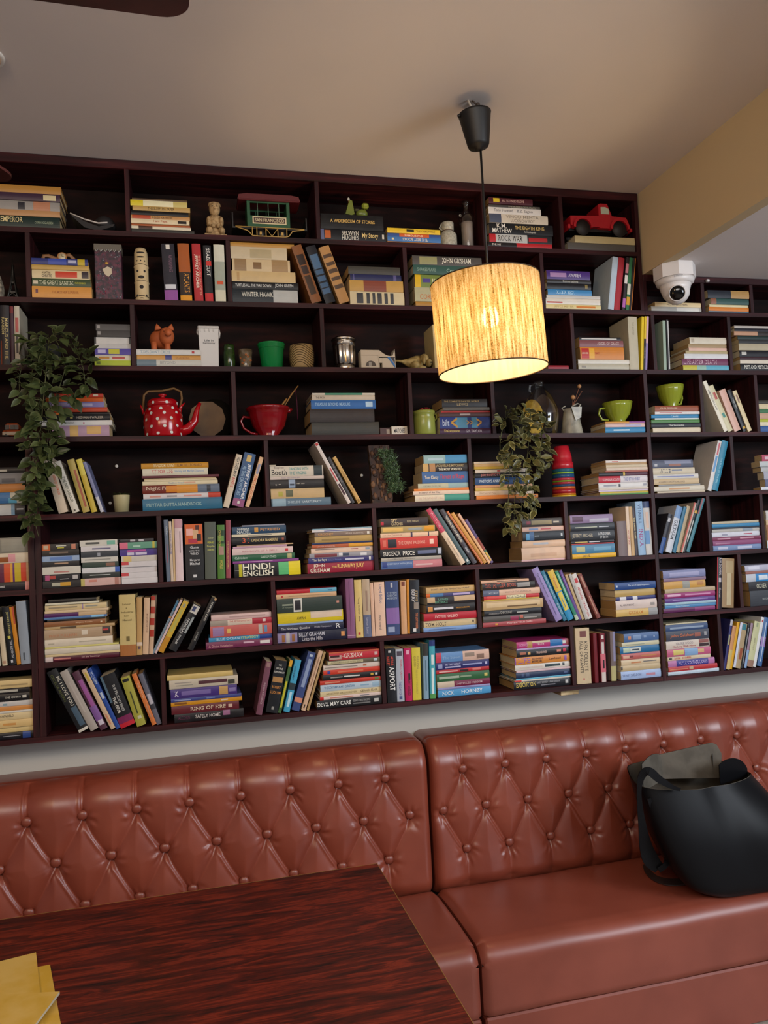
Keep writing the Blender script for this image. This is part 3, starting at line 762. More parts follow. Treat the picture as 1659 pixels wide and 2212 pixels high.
# ---- row 6
stack('r6','D1',284,'stack at the left edge with striped spine','''78 -100 305 17141a|Quest@c8c4c0,.2,.38,.3,.7|@c07c74,.9,1
175 -100 295 5a2038|@c04820,.36,.52|@c8902c,.52,.58|@5a2460,.58,.63|@b8a020,.63,.79|@b83c20,.79,.93|@b0885c,.93,1
95 -100 282 c4b49c|@8c4c20,.2,.5,.1,.6|@c88c90,.48,.66,.1,.9
142 -100 295 7a766a|@8c887a,.3,.9,.1,.9''')
stack('r6','D1',345,'left disc-case column in sixth row','''70 405 802 221f20|@a8a490,.24,.46,.25,.75|@c0902c,.46,.74,.25,.8
68 400 796 1d1a20|@a84c74,.06,.18,.1,.9|@a83c34,.18,.34,.3,.8|@b0aca8,.8,.94,.2,.8|@b8b4b0,.46,.7,.2,.3
78 398 803 c4bfb2|@b07870,.3,.7,.2,.4
54 410 790 1e1b1d|@a8886c,.33,.7,.5,.75
58 412 790 8ca0bc|@5c7cb4,.2,.8,.2,.8
56 408 788 25211f|@6c5c50,.2,.7,.4,.7
66 382 782 2a2421|@c06030,.0,.22|@b8a488,.04,.16,.2,.8|@c0bfb0,.38,.66,.6,.75|@b8b040,.42,.6,.3,.45|@b87860,.8,.92,.1,.9''', kind='disc_case')
stack('r6','D1',306,'middle disc-case column in sixth row','''78 805 1202 c8a49c|@b8a860,0,.1|@c07c6c,.2,.4,.5,.8|@a87468,.85,.95
52 820 1192 272b28|@a8aca8,.2,.75,.5,.65
54 818 1190 c8c8c8|@3458a8,.88,1
54 820 1180 2c3c34|@7c5848,.65,.9,.2,.8
54 808 1174 c4bfb4|@8c8c84,.1,.8,.4,.6
57 805 1176 2f353c|@8c9098,.44,.52,.1,.7
54 805 1174 c8c4c4|@64607c,.3,.8,.35,.6
60 793 1168 c4c0b4|@4c4c48,.15,.52,.3,.65|@70a894,.72,.94,.15,.85''', kind='disc_case')
stack('r6','D1',295,'right disc-case column in sixth row','''56 1212 1570 c9c4c4
54 1210 1566 c8c3c3|@b83c40,0,.2,.4,1
56 1208 1562 c6c0c0
54 1210 1560 c6c1c1|@b83c40,0,.2,.4,1
56 1208 1562 bfb8ac|@c8b070,.06,.28
70 1192 1570 43307c|@b04c90,.2,.7,.6,.85|@c0b8cc,.2,.38,.1,.5|@c0b8cc,.42,.72,.1,.5
66 1188 1562 5c9078|@c8647c,0,.22|@b8a83c,.88,.94|@a8c4b4,.36,.56,.25,.5
32 1195 1530 28262a|@b0acb0,.3,.45,.2,.8|@b0acb0,.55,.7,.2,.8''', kind='disc_case')
standing('r6','D2','upright row left of the 31 stack','''128 90 170 50 5c6878|CityZen@b8c4cc,.06,.3,.3,.8|@884c5c,.4,.7,.4,.6
170 143 190 34 c4b09c|!STUDIES IN LIBERALISM@60608c,.04,.65,.2,.75
192 172 165 26 c8ac80
252 232 162 88 cfb8b8|@b88c94,0,.15|@9c8488,.2,.55,.6,.75
425 402 222 212 17171b|@c85c24,0,.355,.02,.98|@e0a89c,.08,.2,.1,.45|@4a2018,.02,.12,.6,.8|@c8a078,.1,.28,.45,.75|@a82c40,.26,.34,.2,.7|@201410,.18,.3,.68,.9|^Gone@c4c4c4,.39,.435,.28,.74|^WITH THE@c4c4c4,.465,.49,.22,.78|!^WIND@c4c4c4,.51,.55,.28,.72|^Margaret@c4c4c4,.62,.67,.25,.78|^Mitchell@c4c4c4,.68,.73,.25,.78|@c8c8c8,.9,.95,.4,.6
598 590 195 128 4c5248|^Junior@b0b078,.27,.3,.25,.8|^PEARS@b8b83c,.345,.38,.25,.85|^Encyclo-@b8b860,.41,.45,.2,.9|^paedia@b8b860,.47,.51,.25,.85
720 708 230 88 48742c|@1f3c1c,.1,.35|@60883c,.2,.3,.1,.9|CIVILISATION@b8a84c,.1,.4,.2,.5|@a08070,.4,.56,.2,.85|WORLD@b8a84c,.65,.82,.2,.8
797 793 175 54 8c3c48|THE COLLECTED WORKS@c8a060,.25,.95,.3,.6''')
stack('r6','D2',225,'stack with the orange number 31 spine','''152 860 1602 17161a|@58b070,.665,.82,.05,.98|@d8c41c,.82,1,.0,1|@b8b020,.07,.12,.05,.95|HINDI-@e0dcc8,.13,.6,.5,.95|!ENGLISH@e0dcc8,.13,.58,.06,.46|THE OXFORD@c8c4b8,.01,.07,.1,.9
29 845 1582 7c3c80|@b890b8,.1,.6,.4,.6
64 838 1538 24583c|!Calvinism@b8ccbc,.04,.24,.3,.7|GALE OF ETHICS@b8ccbc,.45,.7,.3,.7|@a8a474,.88,.95,.1,.9
72 838 1516 cfb8b4|RAINBOWS OF A SMILE@b88888,.16,.74,.35,.65|@b83038,.87,.92,.3,.7
22 845 1450 b894a8
14 890 1520 c0a078
88 830 1440 17151a|31@c8502c,.19,.32,.25,.85|UPENDRA NAMBURI@c8b078,.36,.84,.35,.7|@8c4430,.92,.96,.4,.7
29 832 1426 d0c4a8|@4c4c4c,.3,.75,.4,.55
82 835 1440 27425c|NADEL@c8ccc8,.09,.34,.08,.5|BARBARA@c8ccc8,.1,.32,.56,.85|!PETRIFIED@c08c54,.52,.88,.35,.7|@c8903c,.41,.48,.2,.85
16 945 1425 8c8c98''')
stack('r6','D3',312,'stack resting on the crimson thriller','''112 125 902 8c1c34|JOHN@dcd4c0,.09,.26,.52,.92|GRISHAM@dcd4c0,.04,.33,.08,.48|THE@d8b460,.37,.44,.45,.65|!RUNAWAY JURY@dcb868,.45,.85,.25,.85
58 135 905 333068|Tim LaHaye@c8ccb8,.06,.28,.25,.85|Going in Triumph@6c7cb0,.3,.5,.3,.65|@b8b8c8,.56,.85,.35,.65|@c8c8c8,.93,.96,.2,.8
52 145 900 8c8c94|@74343c,.08,.43,.1,.8|@c8c8cc,.46,.52,.3,.9|@3c4458,.52,.62,.2,.8|@c8c8cc,.8,.9,.1,.7
58 165 888 d4b8a4|@4c3c40,.07,.38,.62,.75|@8c3c40,.64,.76,.5,.65|@84909c,.88,.95,.3,.7
38 175 886 a85838|LOUISA RENEWAL@c89c90,.08,.38,.2,.6|@c8902c,.6,1
20 175 884 202c54
70 205 876 a88c54|@8c7444,.12,.6,.3,.6
48 205 870 7a685c|!CROCHET@c89048,.06,.32,.25,.75|SARAH AGARWAL@b0a498,.52,.85,.3,.7|@d0ccc4,.91,.95,.2,.8
28 175 872 c4c0c0|@4c5490,.2,.65,.3,.6
13 180 870 84a4b4''')
stack('r6','D3',200,'stack with the wide scarlet spine','''86 950 1632 4c6494|@b8747c,.52,1|@2c3c7c,.02,.1,.2,.9|EVERY DAY WITH JESUS@a8b8d0,.1,.5,.5,.75|@c8a8a8,.56,.84,.3,.5
38 950 1626 a09c94|Good Morning Holy Spirit@74706c,.06,.6,.2,.8
95 940 1632 141318|EUGENIA@dcd8d0,.05,.32,.2,.7|PRICE@dcd8d0,.36,.55,.2,.7|@5c6484,.6,.9,.3,.7|@a8b0c0,.93,.98,.2,.9
125 940 1580 b8382f|@20242c,.13,.28,.12,.85|THE GREAT PASSIONS@d89c8c,.31,.78,.25,.75|@dcbcac,.86,.93,.3,.75|@c86454,.04,.1,.2,.8
52 942 1588 d4b498|Just Like Tomorrow@9c7468,.03,.38,.3,.7|@3c3450,.52,.55|@3c3450,.82,.84
70 950 1552 a08c5c|@d0ac60,.03,.4,.2,.8|@8c9494,.5,.75,.3,.7|@c88c20,.8,.98,.1,.9
90 945 1476 33292a|@b02c3c,0,.06,.2,.6|SPY@c8b488,.22,.34,.52,.92|!CATCHER@c8b488,.22,.46,.1,.5|PETER WRIGHT@a89c7c,.55,.8,.4,.7''')
standing('r6','D4','seven leaning books under centre vine','''468 112 92 62 ccb8a0|@b03c54,0,.42|WAITING@d8a0a8,.06,.34,.3,.75|To Join Another Smile@8c7464,.45,.95,.3,.65
525 175 98 52 44585e|@b8c0c0,.92,.96,.3,.8
582 240 100 52 3f3b42|!TREASURE BEYOND MEASURE@c8c4b4,.12,.6,.25,.75|@8c8c90,.7,.8,.3,.7
655 305 118 26 b86c40
690 352 135 44 bf8c44|@a87838,.6,.95,.1,.5
725 415 140 32 d4a880|@c8a088,.0,.2
756 490 200 32 5c4c78|@8c4438,.42,.7|@3c5c40,.7,.85|@c8a040,.75,.95,.2,.8''')
stack('r6','D4',180,'stack beneath the centre vine tip','''18 1045 1526 cfa8a8
116 1045 1516 cdac90|@c09c80,.2,.8,.2,.5
66 1050 1512 c9a88c|@a0a4ac,.25,.6,.4,.7
92 1055 1512 14161c|@4a8cb8,.08,.16,.1,.8|@3c5c84,.16,.27,.05,.95|DARK RIVER@c4ccd4,.28,.38,.08,.92|@b8bcc0,.91,.95,.4,.7
45 1050 1510 c8a494|@6c84a8,.16,.38,.3,.7|@b04c50,.44,.68,.35,.65
84 1050 1492 38302c|@8c2c38,.1,.2,.3,.7|@8c7c54,.22,.72,.25,.75|@b0a490,.76,.9,.4,.6''')
stack('r6','D5',195,'stack with yellow bottom book, sixth row right','''37 62 417 d0a020|LOVE@5a4414,.24,.4,.25,.75
74 58 408 3f7494|@a8a878,.1,.3,.2,.8|@5c90ac,.5,.9,.3,.7
10 55 400 a03030
21 50 402 1c1a20|@b8a04c,.1,.38,.3,.7|@b0b0b4,.42,.66,.3,.7
80 45 406 17171c|JEFFREY ARCHER@a89c84,.04,.5,.25,.72|A PRISONER@b8b8b8,.62,.9,.5,.8|!OF BIRTH@b8b8b8,.66,.84,.15,.45
64 45 404 1c1e26|@a8ac98,.1,.6,.4,.52|@a8acb4,.64,.86,.4,.52
68 42 388 847090|@503048,.05,.3,.2,.8|@a8a4b4,.45,.9,.1,.5''')
standing('r6','D5','upright row beside the main end panel','''478 458 250 76 6c5c5c
530 506 130 27 cfb8a0|NOT FOR SALE@a83c3c,.4,.85,.3,.65
560 533 130 26 b8986c
592 562 140 30 3a3034|THE GREEK TALES@c8b884,.1,.75,.3,.7
635 602 88 64 87a4c0|V S NAIPAUL@3c4c6c,.06,.42,.3,.7|!INDIA@8c3c74,.52,.84,.25,.75
697 664 88 54 b8b4b0|@24345c,0,.12|@5c84b0,.55,.8,.0,.7|@c8a894,.2,.5,.3,.7''')
standing('r6','D5','seven books leaning right in sixth row','''785 868 192 36 2c2c34|Our Daily@b8c8dc,.62,.92,.2,.8|@2c4c84,.6,1|@b0b0b4,.1,.2,.2,.8
850 945 130 54 b8bcc4|GRISHAM@343438,.3,.72,.2,.75|@6c8cb4,0,.25
892 985 133 30 2f6884
925 1015 126 34 a89474
956 1068 100 26 b8a898|@b84c40,0,1,0,.45
985 1105 72 32 202026|@c0943c,.2,.26|@b8b8b0,.4,.8,.3,.7
1015 1150 65 36 3f7480|@7c3c44,0,.3,.0,.45''')
stack('r6','D5',246,'stack at far right of sixth row','''43 1210 1620 7084a8|@b0b4c8,.1,.3,.2,.7|@b0b4c8,.5,.8,.2,.7
41 1208 1632 84486c|@a87890,.05,.35,.3,.5
29 1205 1618 74304c|@b88898,.1,.36,.3,.7|@b88898,.56,.84,.3,.7
41 1200 1616 c4c4cc|@8c8c9c,.2,.32,.3,.6|@a84c5c,.66,.84,.4,.6
28 1202 1614 aca8a0|@84909c,.64,.85,.1,.9
13 1205 1600 28303c
28 1200 1597 3a7ca4
22 1200 1608 b0a48c''')
stack('r6','D5',160,'sliver of stack at the right edge, sixth row','''60 1650 1760 b8bcc0
120 1645 1760 8c5c34
40 1642 1760 c4a884
75 1640 1760 b8b4b0''')
# ---- row 7
standing('r7','E1','upright row at the left edge, seventh row','''-60 -95 260 44 7c2c24
-2 -32 250 36 b8b4a4
48 -2 340 60 c0b094|@a8846c,.9,.96,.2,.8
125 38 240 76 14161c|JEFFREY ARCHER@a8a060,.06,.5,.45,.8|!THE ELEVENTH@a8a8ac,.58,.88,.5,.8|@b8b050,.5,.55,.3,.7|@b8b8bc,.91,.96,.3,.6
190 110 236 42 c07c1c|@a83c20,0,.3,.6,1
262 205 178 100 858e98|@4c545c,.82,.94,.3,.5''')
stack('r7','E1',150,'tall cream stack right of the left panel','''46 435 1188 4c1426|!On the Teachings@c09c98,.46,.76,.3,.7|@c8b8b4,0,.1|@b8746c,.12,.34,.35,.65
26 415 1196 c8b488
52 415 1190 c4baa8
18 415 1182 c4bc70
72 418 1122 c9beaa|@a8a08c,.05,.14,.3,.5|@a8a08c,.5,.9,.4,.55
95 415 1112 a48c70|PHILIP PULLMAN@b07c5c,.07,.48,.2,.5|@c8bca8,.55,.64,.3,.8|@2c2420,.86,.98,.3,1|@b02c30,.87,.95,.6,.78
28 418 1142 b09468|@4c3c2c,.22,.45,.2,.8
48 432 1048 845430|Benjamin Franklin@c8a888,.42,.88,.35,.7|@c8b498,.92,.95,.3,.6
20 470 1046 1a1614
24 438 1064 5074a4|@80b4d8,.75,.95
38 440 1058 bca07c|@4c1c54,.0,.55
26 445 1080 c8b08c
54 448 1062 c4b084|@8c74a0,.6,.615|@8c8068,.06,.52,.35,.6|@8c8c80,.65,.85,.35,.6
20 450 986 c8c4ac
34 480 960 1e1c1a''')  # near-black entry under the blue one is a gap's shade built as a book
standing('r7','E1','upright group with the big cream law manual','''1280 1263 115 172 bca870|^Labour@6a5c34,.14,.17,.2,.72|^&@6a5c34,.21,.23,.4,.5|^Industrial@6a5c34,.27,.3,.12,.85|^Law@6a5c34,.33,.36,.3,.6|!^Manual@6a5c34,.4,.43,.2,.75|@9c6434,.82,1|@6a5c34,.68,.76,.4,.6
1390 1387 140 58 b08c58|@c8b4a0,.78,.84|@5c4850,.85,.9,.2,.7
1450 1462 145 60 c4a484|MYSTERY OF THE@7c5c48,.2,.7,.5,.75
1504 1526 130 44 bc9c80|@9c2c1c,.18,.3|@9c2c1c,.38,.5|@9c2c1c,.58,.7|@9c2c1c,.0,.07''')
standing('r7','E2','leaning books beside the yellow paperback','''60 360 262 34 6c7c88|@3c6884,0,.2|@b07c54,.3,.34
88 402 255 34 c4acac
150 462 275 82 bc9c34|@8c8c78,.05,.12,.3,.7|@a8a04c,.16,.6,.3,.7|@b07c20,.7,1,.0,1
290 600 318 122 18181c|@b8b4ac,.02,.19,.08,.95|@343c60,.05,.15,.2,.6|!THE DIVIDE@84888c,.3,.66,.1,.3|NICHOLAS EVANS@d0d0cc,.26,.92,.34,.58|@8c9494,.25,.6,.7,.95
503 798 232 78 151417|STEPHEN KING@c8c4b8,.02,.5,.4,.72|!CARRIE@8c8c84,.6,.88,.35,.65|@b08c60,.0,.04,.6,1''')
stack('r7','E2',418,'stack with light blue strategy paperback','''80 690 1496 6c2c4c|A Divine Revelation@c09090,.04,.4,.2,.55|@b898a8,.56,.72,.5,.75|@c8c4c0,.81,.96,.3,.75
50 725 1480 3480a8|!BLUE OCEAN@b0ccdc,.12,.48,.25,.8|STRATEGY@b8bc5c,.5,.78,.25,.8|@203c80,.8,1
128 742 1480 b0524c|@8c7098,.04,.22,.1,.9|@c8a85c,.27,.33,.3,.7|@a8a49c,.78,.84,.1,.9|@6480a0,.87,.92,.2,.8
64 742 1480 9c2434|@94887c,0,.28|@c4b4a4,.28,.68|THE SECRETS HISTORY@a83c34,.31,.66,.52,.82|@c8b4b0,.85,.9,.3,.8
62 752 1480 c4a8a4|@a88c88,.3,.9,.35,.6''')
stack('r7','E3',205,'stack with the torn bright yellow spine','''110 95 838 191a30|@84789c,0,.275,.03,.95|@aca8a4,.12,.17|@8c5c30,.06,.1,.1,.8|@8c5c30,.2,.24,.1,.8|BILLY GRAHAM@a8a8b4,.3,.66,.5,.88|!Unto the Hills@b8b4bc,.34,.63,.08,.44|@c88c54,.9,.95,.3,.75
72 98 795 181a34|!The Northeast Question@b8b8bc,.05,.48,.3,.72|Pradip Phanjoubam@9c9cac,.55,.81,.35,.65|R@c8c8cc,.87,.95,.15,.85
20 98 785 7c94c0
112 95 786 c4b01c|@c8b4a0,.5,.98,.35,1|LIBER@5a5018,.34,.36,.1,.9|AWAN@5a5018,.29,.42,.3,.55
146 88 776 2a3630|@c4c4bc,.25,.38,.02,.98|@201c20,.27,.36,.15,.85|of margaret@7c8474,.08,.24,.3,.42|@7c8474,.08,.24,.5,.62|@c08474,.91,.95,.5,.65
47 82 716 bf9c78|@a83030,.08,.11,.3,.7|@a08460,.2,.9,.4,.6
42 85 716 a8202c|@5c9cb8,.55,1|@346c90,.85,.93,.3,.6''')
standing('r7','E3','upright row with the mauve hardback, seventh row','''878 850 98 88 7a4c70|@5c3454,.05,.9,.4,.46|@b898a8,.95,.96
965 940 112 78 c4ac6c|!Young Children's Bible@4c4034,.3,.72,.35,.65|@a83434,.91,.95,.3,.6
1048 1022 105 82 a8947c|@545c78,.62,1|@8c7464,.2,.55,.4,.65|Simon Lord@9c9cac,.66,.94,.35,.65
1110 1085 145 34 c8a48c
1188 1165 135 112 cfae98|Lloyd Billco@5c6480,.04,.4,.4,.75|!mind control@5c5454,.62,.88,.35,.6
1320 1298 125 142 30406c|^STEVEN@8c98a8,.2,.24,.1,.85|^GIBSON@8c98a8,.25,.29,.1,.85|^MINKEN@8c98a8,.3,.34,.1,.85|@7c5c98,.5,.8|@8c98b4,.85,.95,.1,.6|@a8a8b0,.03,.12,.4,.55
1432 1415 120 60 c0946c|@6c3424,.02,.1,.2,.8
1480 1468 108 27 b87818
1545 1535 112 104 15171f|STEVE@a89068,.2,.4,.55,.82|!THE LOST ORDER@c86c34,.62,.92,.55,.82|BERRY@c8c4c4,.18,.42,.2,.5|@84786c,.42,.55,.4,.9|@c8c8c8,.91,.97,.3,.6''')
stack('r7','E4',262,'stack topped by the faded yes-men paperback','''40 68 608 7494c4|@5470a0,.1,.6,.35,.6
66 70 606 c0ac84|TOM HOLT@4c443c,.03,.43,.15,.7|@34302c,.92,.95,.4,.7
72 70 608 a81c2c|~CHETAN BHAGAT@d8b4ac,.2,.64,.3,.7
80 95 580 1d1716|@c08440,.03,.13,.2,.8|@c0c0c8,.16,.55,.4,.65|!THE DEVIL'S ALTERNATIVE@c08424,.6,.88,.25,.75
76 105 578 231f22|@b89c78,.56,1,.35,1|@b89c78,0,.16,.3,1|LUNN@5c9078,.22,.44,.52,.8|BREAKS@5c9078,.16,.42,.15,.48
34 95 576 40406c|@c05c1c,0,.08|@4470a0,.08,.35|@a898c0,.55,.9,.2,.8
60 92 574 b89864|!DON'T SAY YES WHEN YOU WANT@4c3c34,.08,.92,.5,.75''')
stack('r7','E4',192,'stack with the red-lettered dictator history','''48 660 1286 9c4448|PROVIDE YOUR OWN@d0a8a4,.26,.9,.4,.75|@c88c34,.19,.23,.3,.7
62 662 1242 4c4844|@8c2c4c,.46,.6,.1,.8|@a85844,.62,.68,.3,.9|@94908c,.7,.92,.3,.5
60 672 1242 17161a|CONFESSIONS OF@a8a4a0,.08,.26,.3,.5|!DECLINE@8c8880,.28,.48,.3,.75|@a8a8a4,.56,.76,.3,.5
95 660 1256 b09468|@c4ac84,.05,.95,.3,.8|@6c5438,.4,.9,.25,.4
14 670 1222 b8a040
38 668 1222 b0282c|@c4403c,.06,.4|@c8c09c,.4,.75|!SCANDALS@241c18,.41,.74,.15,.85
62 660 1226 cca890|@545c74,0,.28|MILLMAN@a8acb4,.1,.26,.3,.6|!WAY OF THE WARRIOR@9c8474,.38,.84,.35,.65
72 652 1176 28221f|THE@b04c34,.05,.16,.35,.9|HITLER@b04c34,.2,.44,.3,.9|BOOK@b04c34,.47,.64,.3,.9|@8c8884,.66,.9,.2,.85
26 640 1116 c8a084|@54403c,.33,.75,.35,.65''')
standing('r7','E4','nine leaning books, seventh row centre right','''1425 1168 72 82 8a7cae|The Wounds Expressionist@3c3458,.1,.55,.3,.6|@5c5080,.6,.9,.35,.5
1480 1248 110 42 2f6c88|!HOW TO LAUNCH AN@a8c4cc,.08,.55,.25,.7|BUSINESS@a8c4cc,.62,.9,.25,.7
1536 1325 108 70 2a80ac|@c8a840,0,.42|!Wonder@b05c40,.1,.36,.3,.7|@c8b44c,.44,.8,.15,.85|@34608c,.55,.75,.42,.52
1600 1386 112 42 2a7c60|@8cb4a0,.05,.6,.3,.7|@a8b8a0,.9,1
1634 1428 105 42 5a4080|@8c74a8,.05,.5,.4,.6
1657 1490 145 30 b09870
1690 1520 140 26 a8a4a0|Inside@5c5450,.1,.5,.3,.7
1728 1562 138 54 c4c0bc|MICHAEL CRICHTON@a82c30,.3,.95,.2,.6|@b03438,.1,.2,.2,.8
1812 1617 142 44 743c34|@a87c68,.05,.3,.3,.7|@a87c68,.5,.9,.3,.6''')
stack('r7','E5',252,'seventh-row stack left of the end panel','''64 418 774 c0a05c|GRISHAM@b0702c,.3,.64,.25,.75|@8c8c8c,.78,1
82 415 774 c4b4ac|!ALL ABOUT MAKING@6c6060,.1,.44,.35,.6|@8c8480,.84,.94,.3,.6
33 415 766 2c3068|@c4c4c8,.1,.26|@c4c4c8,.42,.54
64 408 762 ac9054
66 405 758 204078|@b8c4d4,.03,.07,.4,.65|!The Art of Client Acquisition@b8c4d4,.32,.84,.4,.65''')
stack('r7','E5',152,'stack beside the dark red standing novel','''38 805 1226 5a2450|@7c3468,.6,1,.1,.9
28 815 1236 4a80ac|Danish Invitations@b0c8d8,.08,.6,.3,.7
22 815 1234 94b0bc
38 815 1226 5a3c7c|@8c74a8,.15,.85,.4,.65
45 812 1226 8c2c64|@c89cb4,.06,.32,.3,.75|@b87ca0,.4,.9,.35,.65
38 815 1226 a89478
64 805 1146 bc9048|@8c8c84,.45,.62|@a87440,.8,.95,.3,.8
32 805 1150 84687c
68 800 1146 74789c|@9494b4,.15,.85,.2,.7''')
standing('r7','E5','dark red novel and torn brown volume upright','''1271 1270 52 54 231a20|@a82030,0,1,0,.12|RAVI ZACHARIAS@c8c0c4,.02,.35,.35,.85|@b0a8ac,.4,.48,.3,.8|Conan@a8a0a4,.58,.8,.35,.75
1372 1382 58 136 8f7350|@b0a080,.15,.95,.4,.75|@a08c68,.05,.3,.3,.9''')
stack('r7','E5',112,'stack at the right edge, seventh row','''130 1512 1760 33363c|NATIONAL DIRECTORY@8c9090,.4,.9,.3,.6
76 1500 1760 242226|OLIVER@b4b09c,.24,.55,.2,.8
66 1478 1760 b0b4bc|@2c78b0,.28,.7|@c4ccd4,.36,.62,.2,.8
24 1475 1760 8c5c54
50 1468 1760 a8a8b8|@c4c4d0,.1,.4,.2,.8''')
# ---- row 8
stack('r8','F1',318,'stack at the left edge, bottom row','''70 -100 350 14151c|@28407c,.75,.93|@8c8c90,.3,.7,.45,.55
55 -100 346 c8b078
80 -100 338 c9ac74|@c08c4c,.3,.6,.3,.6
74 -100 336 c8b488|DEMONWORLD@4c4438,.12,.55,.4,.75
22 -100 330 c4c0b4
45 -100 328 c08040
52 -100 330 b8b4b0|@7c949c,.3,.4,.2,.6
82 -100 296 151417|THE COBRA@b8b4a8,.38,.78,.4,.65|@b8b4a8,.82,.92,.35,.7
58 -100 296 191719|@a8a498,.2,.7,.3,.7
87 -100 325 c4ac78|@9c8860,.25,.9,.3,.5''')
standing('r8','F1','leaning books in the bottom left cell','''825 480 208 122 15171a|PS, I LOVE YOU@c4c0b0,.06,.66,.52,.86|CECELIA AHERN@50562c,.06,.5,.16,.42|@3c5060,.62,.92,.4,.95|@c4c0b4,.96,1
940 622 232 96 9c948c|@a8a098,.2,.7,.4,.6
1038 742 240 80 4c2c3c|@8c4c88,.15,.6,.3,.9|@b8b0bc,.84,.92,.2,.9|@74508c,.6,.84
1130 830 215 56 bda488|@b8a03c,.05,.2,.3,.7|@c07c5c,.75,.92,.3,.6
1180 882 205 50 24448c|!STILL HAPPY@b0bccc,.06,.26,.2,.8|@a8b4c4,.4,.5,.2,.8
1278 1060 268 168 15161b|THE FIRM@c8c4bc,.42,.72,.22,.42|!THE PELICAN BRIEF@a8a8a4,.2,.72,.52,.7|@70204c,.8,.92|@b01c2c,.92,1|@4c6474,0,.5,.0,.15
1410 1240 290 98 98943c|@18181a,.04,.1,.1,.8|@3c4020,.3,.75,.45,.6|@b4b094,.8,.86,.4,.8
1540 1328 260 54 c06c34|!THE TOUCH@c8a080,.15,.5,.3,.7|@b07c5c,.6,.85,.3,.6
1592 1402 258 56 5c5c68|@a8a4ac,.4,.6,.2,.9|@34343c,.6,.7''')
stack('r8','F2',292,'bottom-row stack with SAFELY HOME lettering','''96 170 858 19171a|ALCORN@4c1c38,.05,.22,.3,.75|!SAFELY HOME@b8b0ac,.3,.66,.35,.75|@8c5c7c,.7,.8,.4,1
92 140 812 5a1c24|!RING OF FIRE@c8b89c,.28,.8,.3,.75|@b89c8c,.84,.9,.3,.7
48 135 842 c08418|@7c4c10,.05,.22,.3,.75|@c8bcb0,.7,.8,.4,.7
36 135 836 36407c|@8c94b8,.05,.28,.3,.6|@6c78a8,.5,.62,.3,.6
106 132 792 3e2c70|K@c4bccc,.06,.12,.2,.8|@6c5c94,.16,.6,.3,.75|@b08c54,.73,.86,.05,.95|@786c9c,.88,.98,.3,.7
100 118 802 b4aa98|@4a2830,.42,.84,.35,.72|@8c887c,.1,.34,.3,.4|@3c3c34,.85,.95,.1,.6|@8c847c,.08,.32,.6,.7
58 98 752 bca464''')
standing('r8','F2','leaning books left of the crime-novel stack','''1010 1112 182 64 6a4050|!INDIAN INFLUENCE@a88c94,.4,.8,.35,.65|@8c6c6c,.02,.1,.2,.8
1140 1240 172 130 14171c|^THE@c0c0b8,.08,.11,.35,.6|^BOURNE@c0c0b8,.14,.18,.2,.75|!^SUPREMACY@c0c0b8,.21,.245,.05,.95|@a07848,.32,.42,.06,.9|^ROBERT@b87c3c,.49,.54,.12,.85|^LUDLUM@b87c3c,.59,.64,.08,.92|@8c8c88,.88,.94,.4,.6
1215 1335 170 34 3c5c34|@c89428,0,.12|@b8b028,.4,.9,.2,.8
1285 1405 165 66 3c94b8|ALCHEMIST@1c3c54,.12,.4,.2,.45|@24343c,.45,.58|@a8ccd8,.62,.9,.3,.7
1375 1545 90 84 344474|@8090b0,.12,.6,.3,.75|@c08068,.78,.86|@a8b4c4,.04,.08,.3,.7
1452 1630 75 46 c0a084|@8c6c54,.1,.6,.4,.6|@3c342c,.9,.96,.3,.6
1498 1668 85 24 a08458''')
stack('r8','F3',150,'stack on the black and white spy novel','''96 60 668 161518|!DEVIL MAY CARE@dcdcd8,.01,.52,.3,.75|SEBASTIAN FAULKS@8c8c8c,.55,.82,.52,.78|@6c6c6c,.55,.82,.25,.4|@b0b0ac,.88,.95,.3,.7
36 88 655 ccb8b0|@b8201c,0,.06|@b87464,.16,.54,.3,.6|@74747c,.65,.8,.35,.6
54 90 656 c4b48c|!MEMORIES ARE FOREVER@8c7c54,.1,.6,.25,.65|GERALD SEALE@6c5c44,.66,.94,.3,.75
76 92 656 a8b8c4|!THE CONTEMPORARY CHRISTIAN@3c6890,.06,.56,.35,.72|@7c9cb4,.66,.8,.4,.6|@8ca8bc,.86,.97,.2,.8
44 88 658 b03424|@c88870,.08,.32,.3,.6|@5c7440,.9,.97,.2,.8
60 115 645 181a1c|@8c8c88,.13,.34,.35,.55|@c0c0bc,.36,.64,.35,.6|@b8983c,.83,.88,.3,.7|@c0c0bc,.91,.95,.3,.7
52 118 645 bc3824|@2c3c90,.07,.12,.2,.8|@c86c50,.25,.7,.3,.6
55 118 640 c8b8ac|@847c74,.02,.6,.35,.55|@a86848,.7,.76,.3,.7
48 148 638 5c5444|@b4ac88,.02,.68,.15,.8|!CONVERSATIONS WITH GOD@6c6448,.08,.65,.3,.65|@a8bcc4,.88,.95,.2,.8
90 170 638 b02c38|GRISHAM@d8c4b8,.29,.66,.2,.75|THE@d8c4b8,.25,.28,.2,.6|@c0a0a0,.9,.96,.3,.7|@b8948c,0,.24,.1,.6|@3c2024,.02,.2,.35,.6|@b04c20,.0,1,.85,1''')
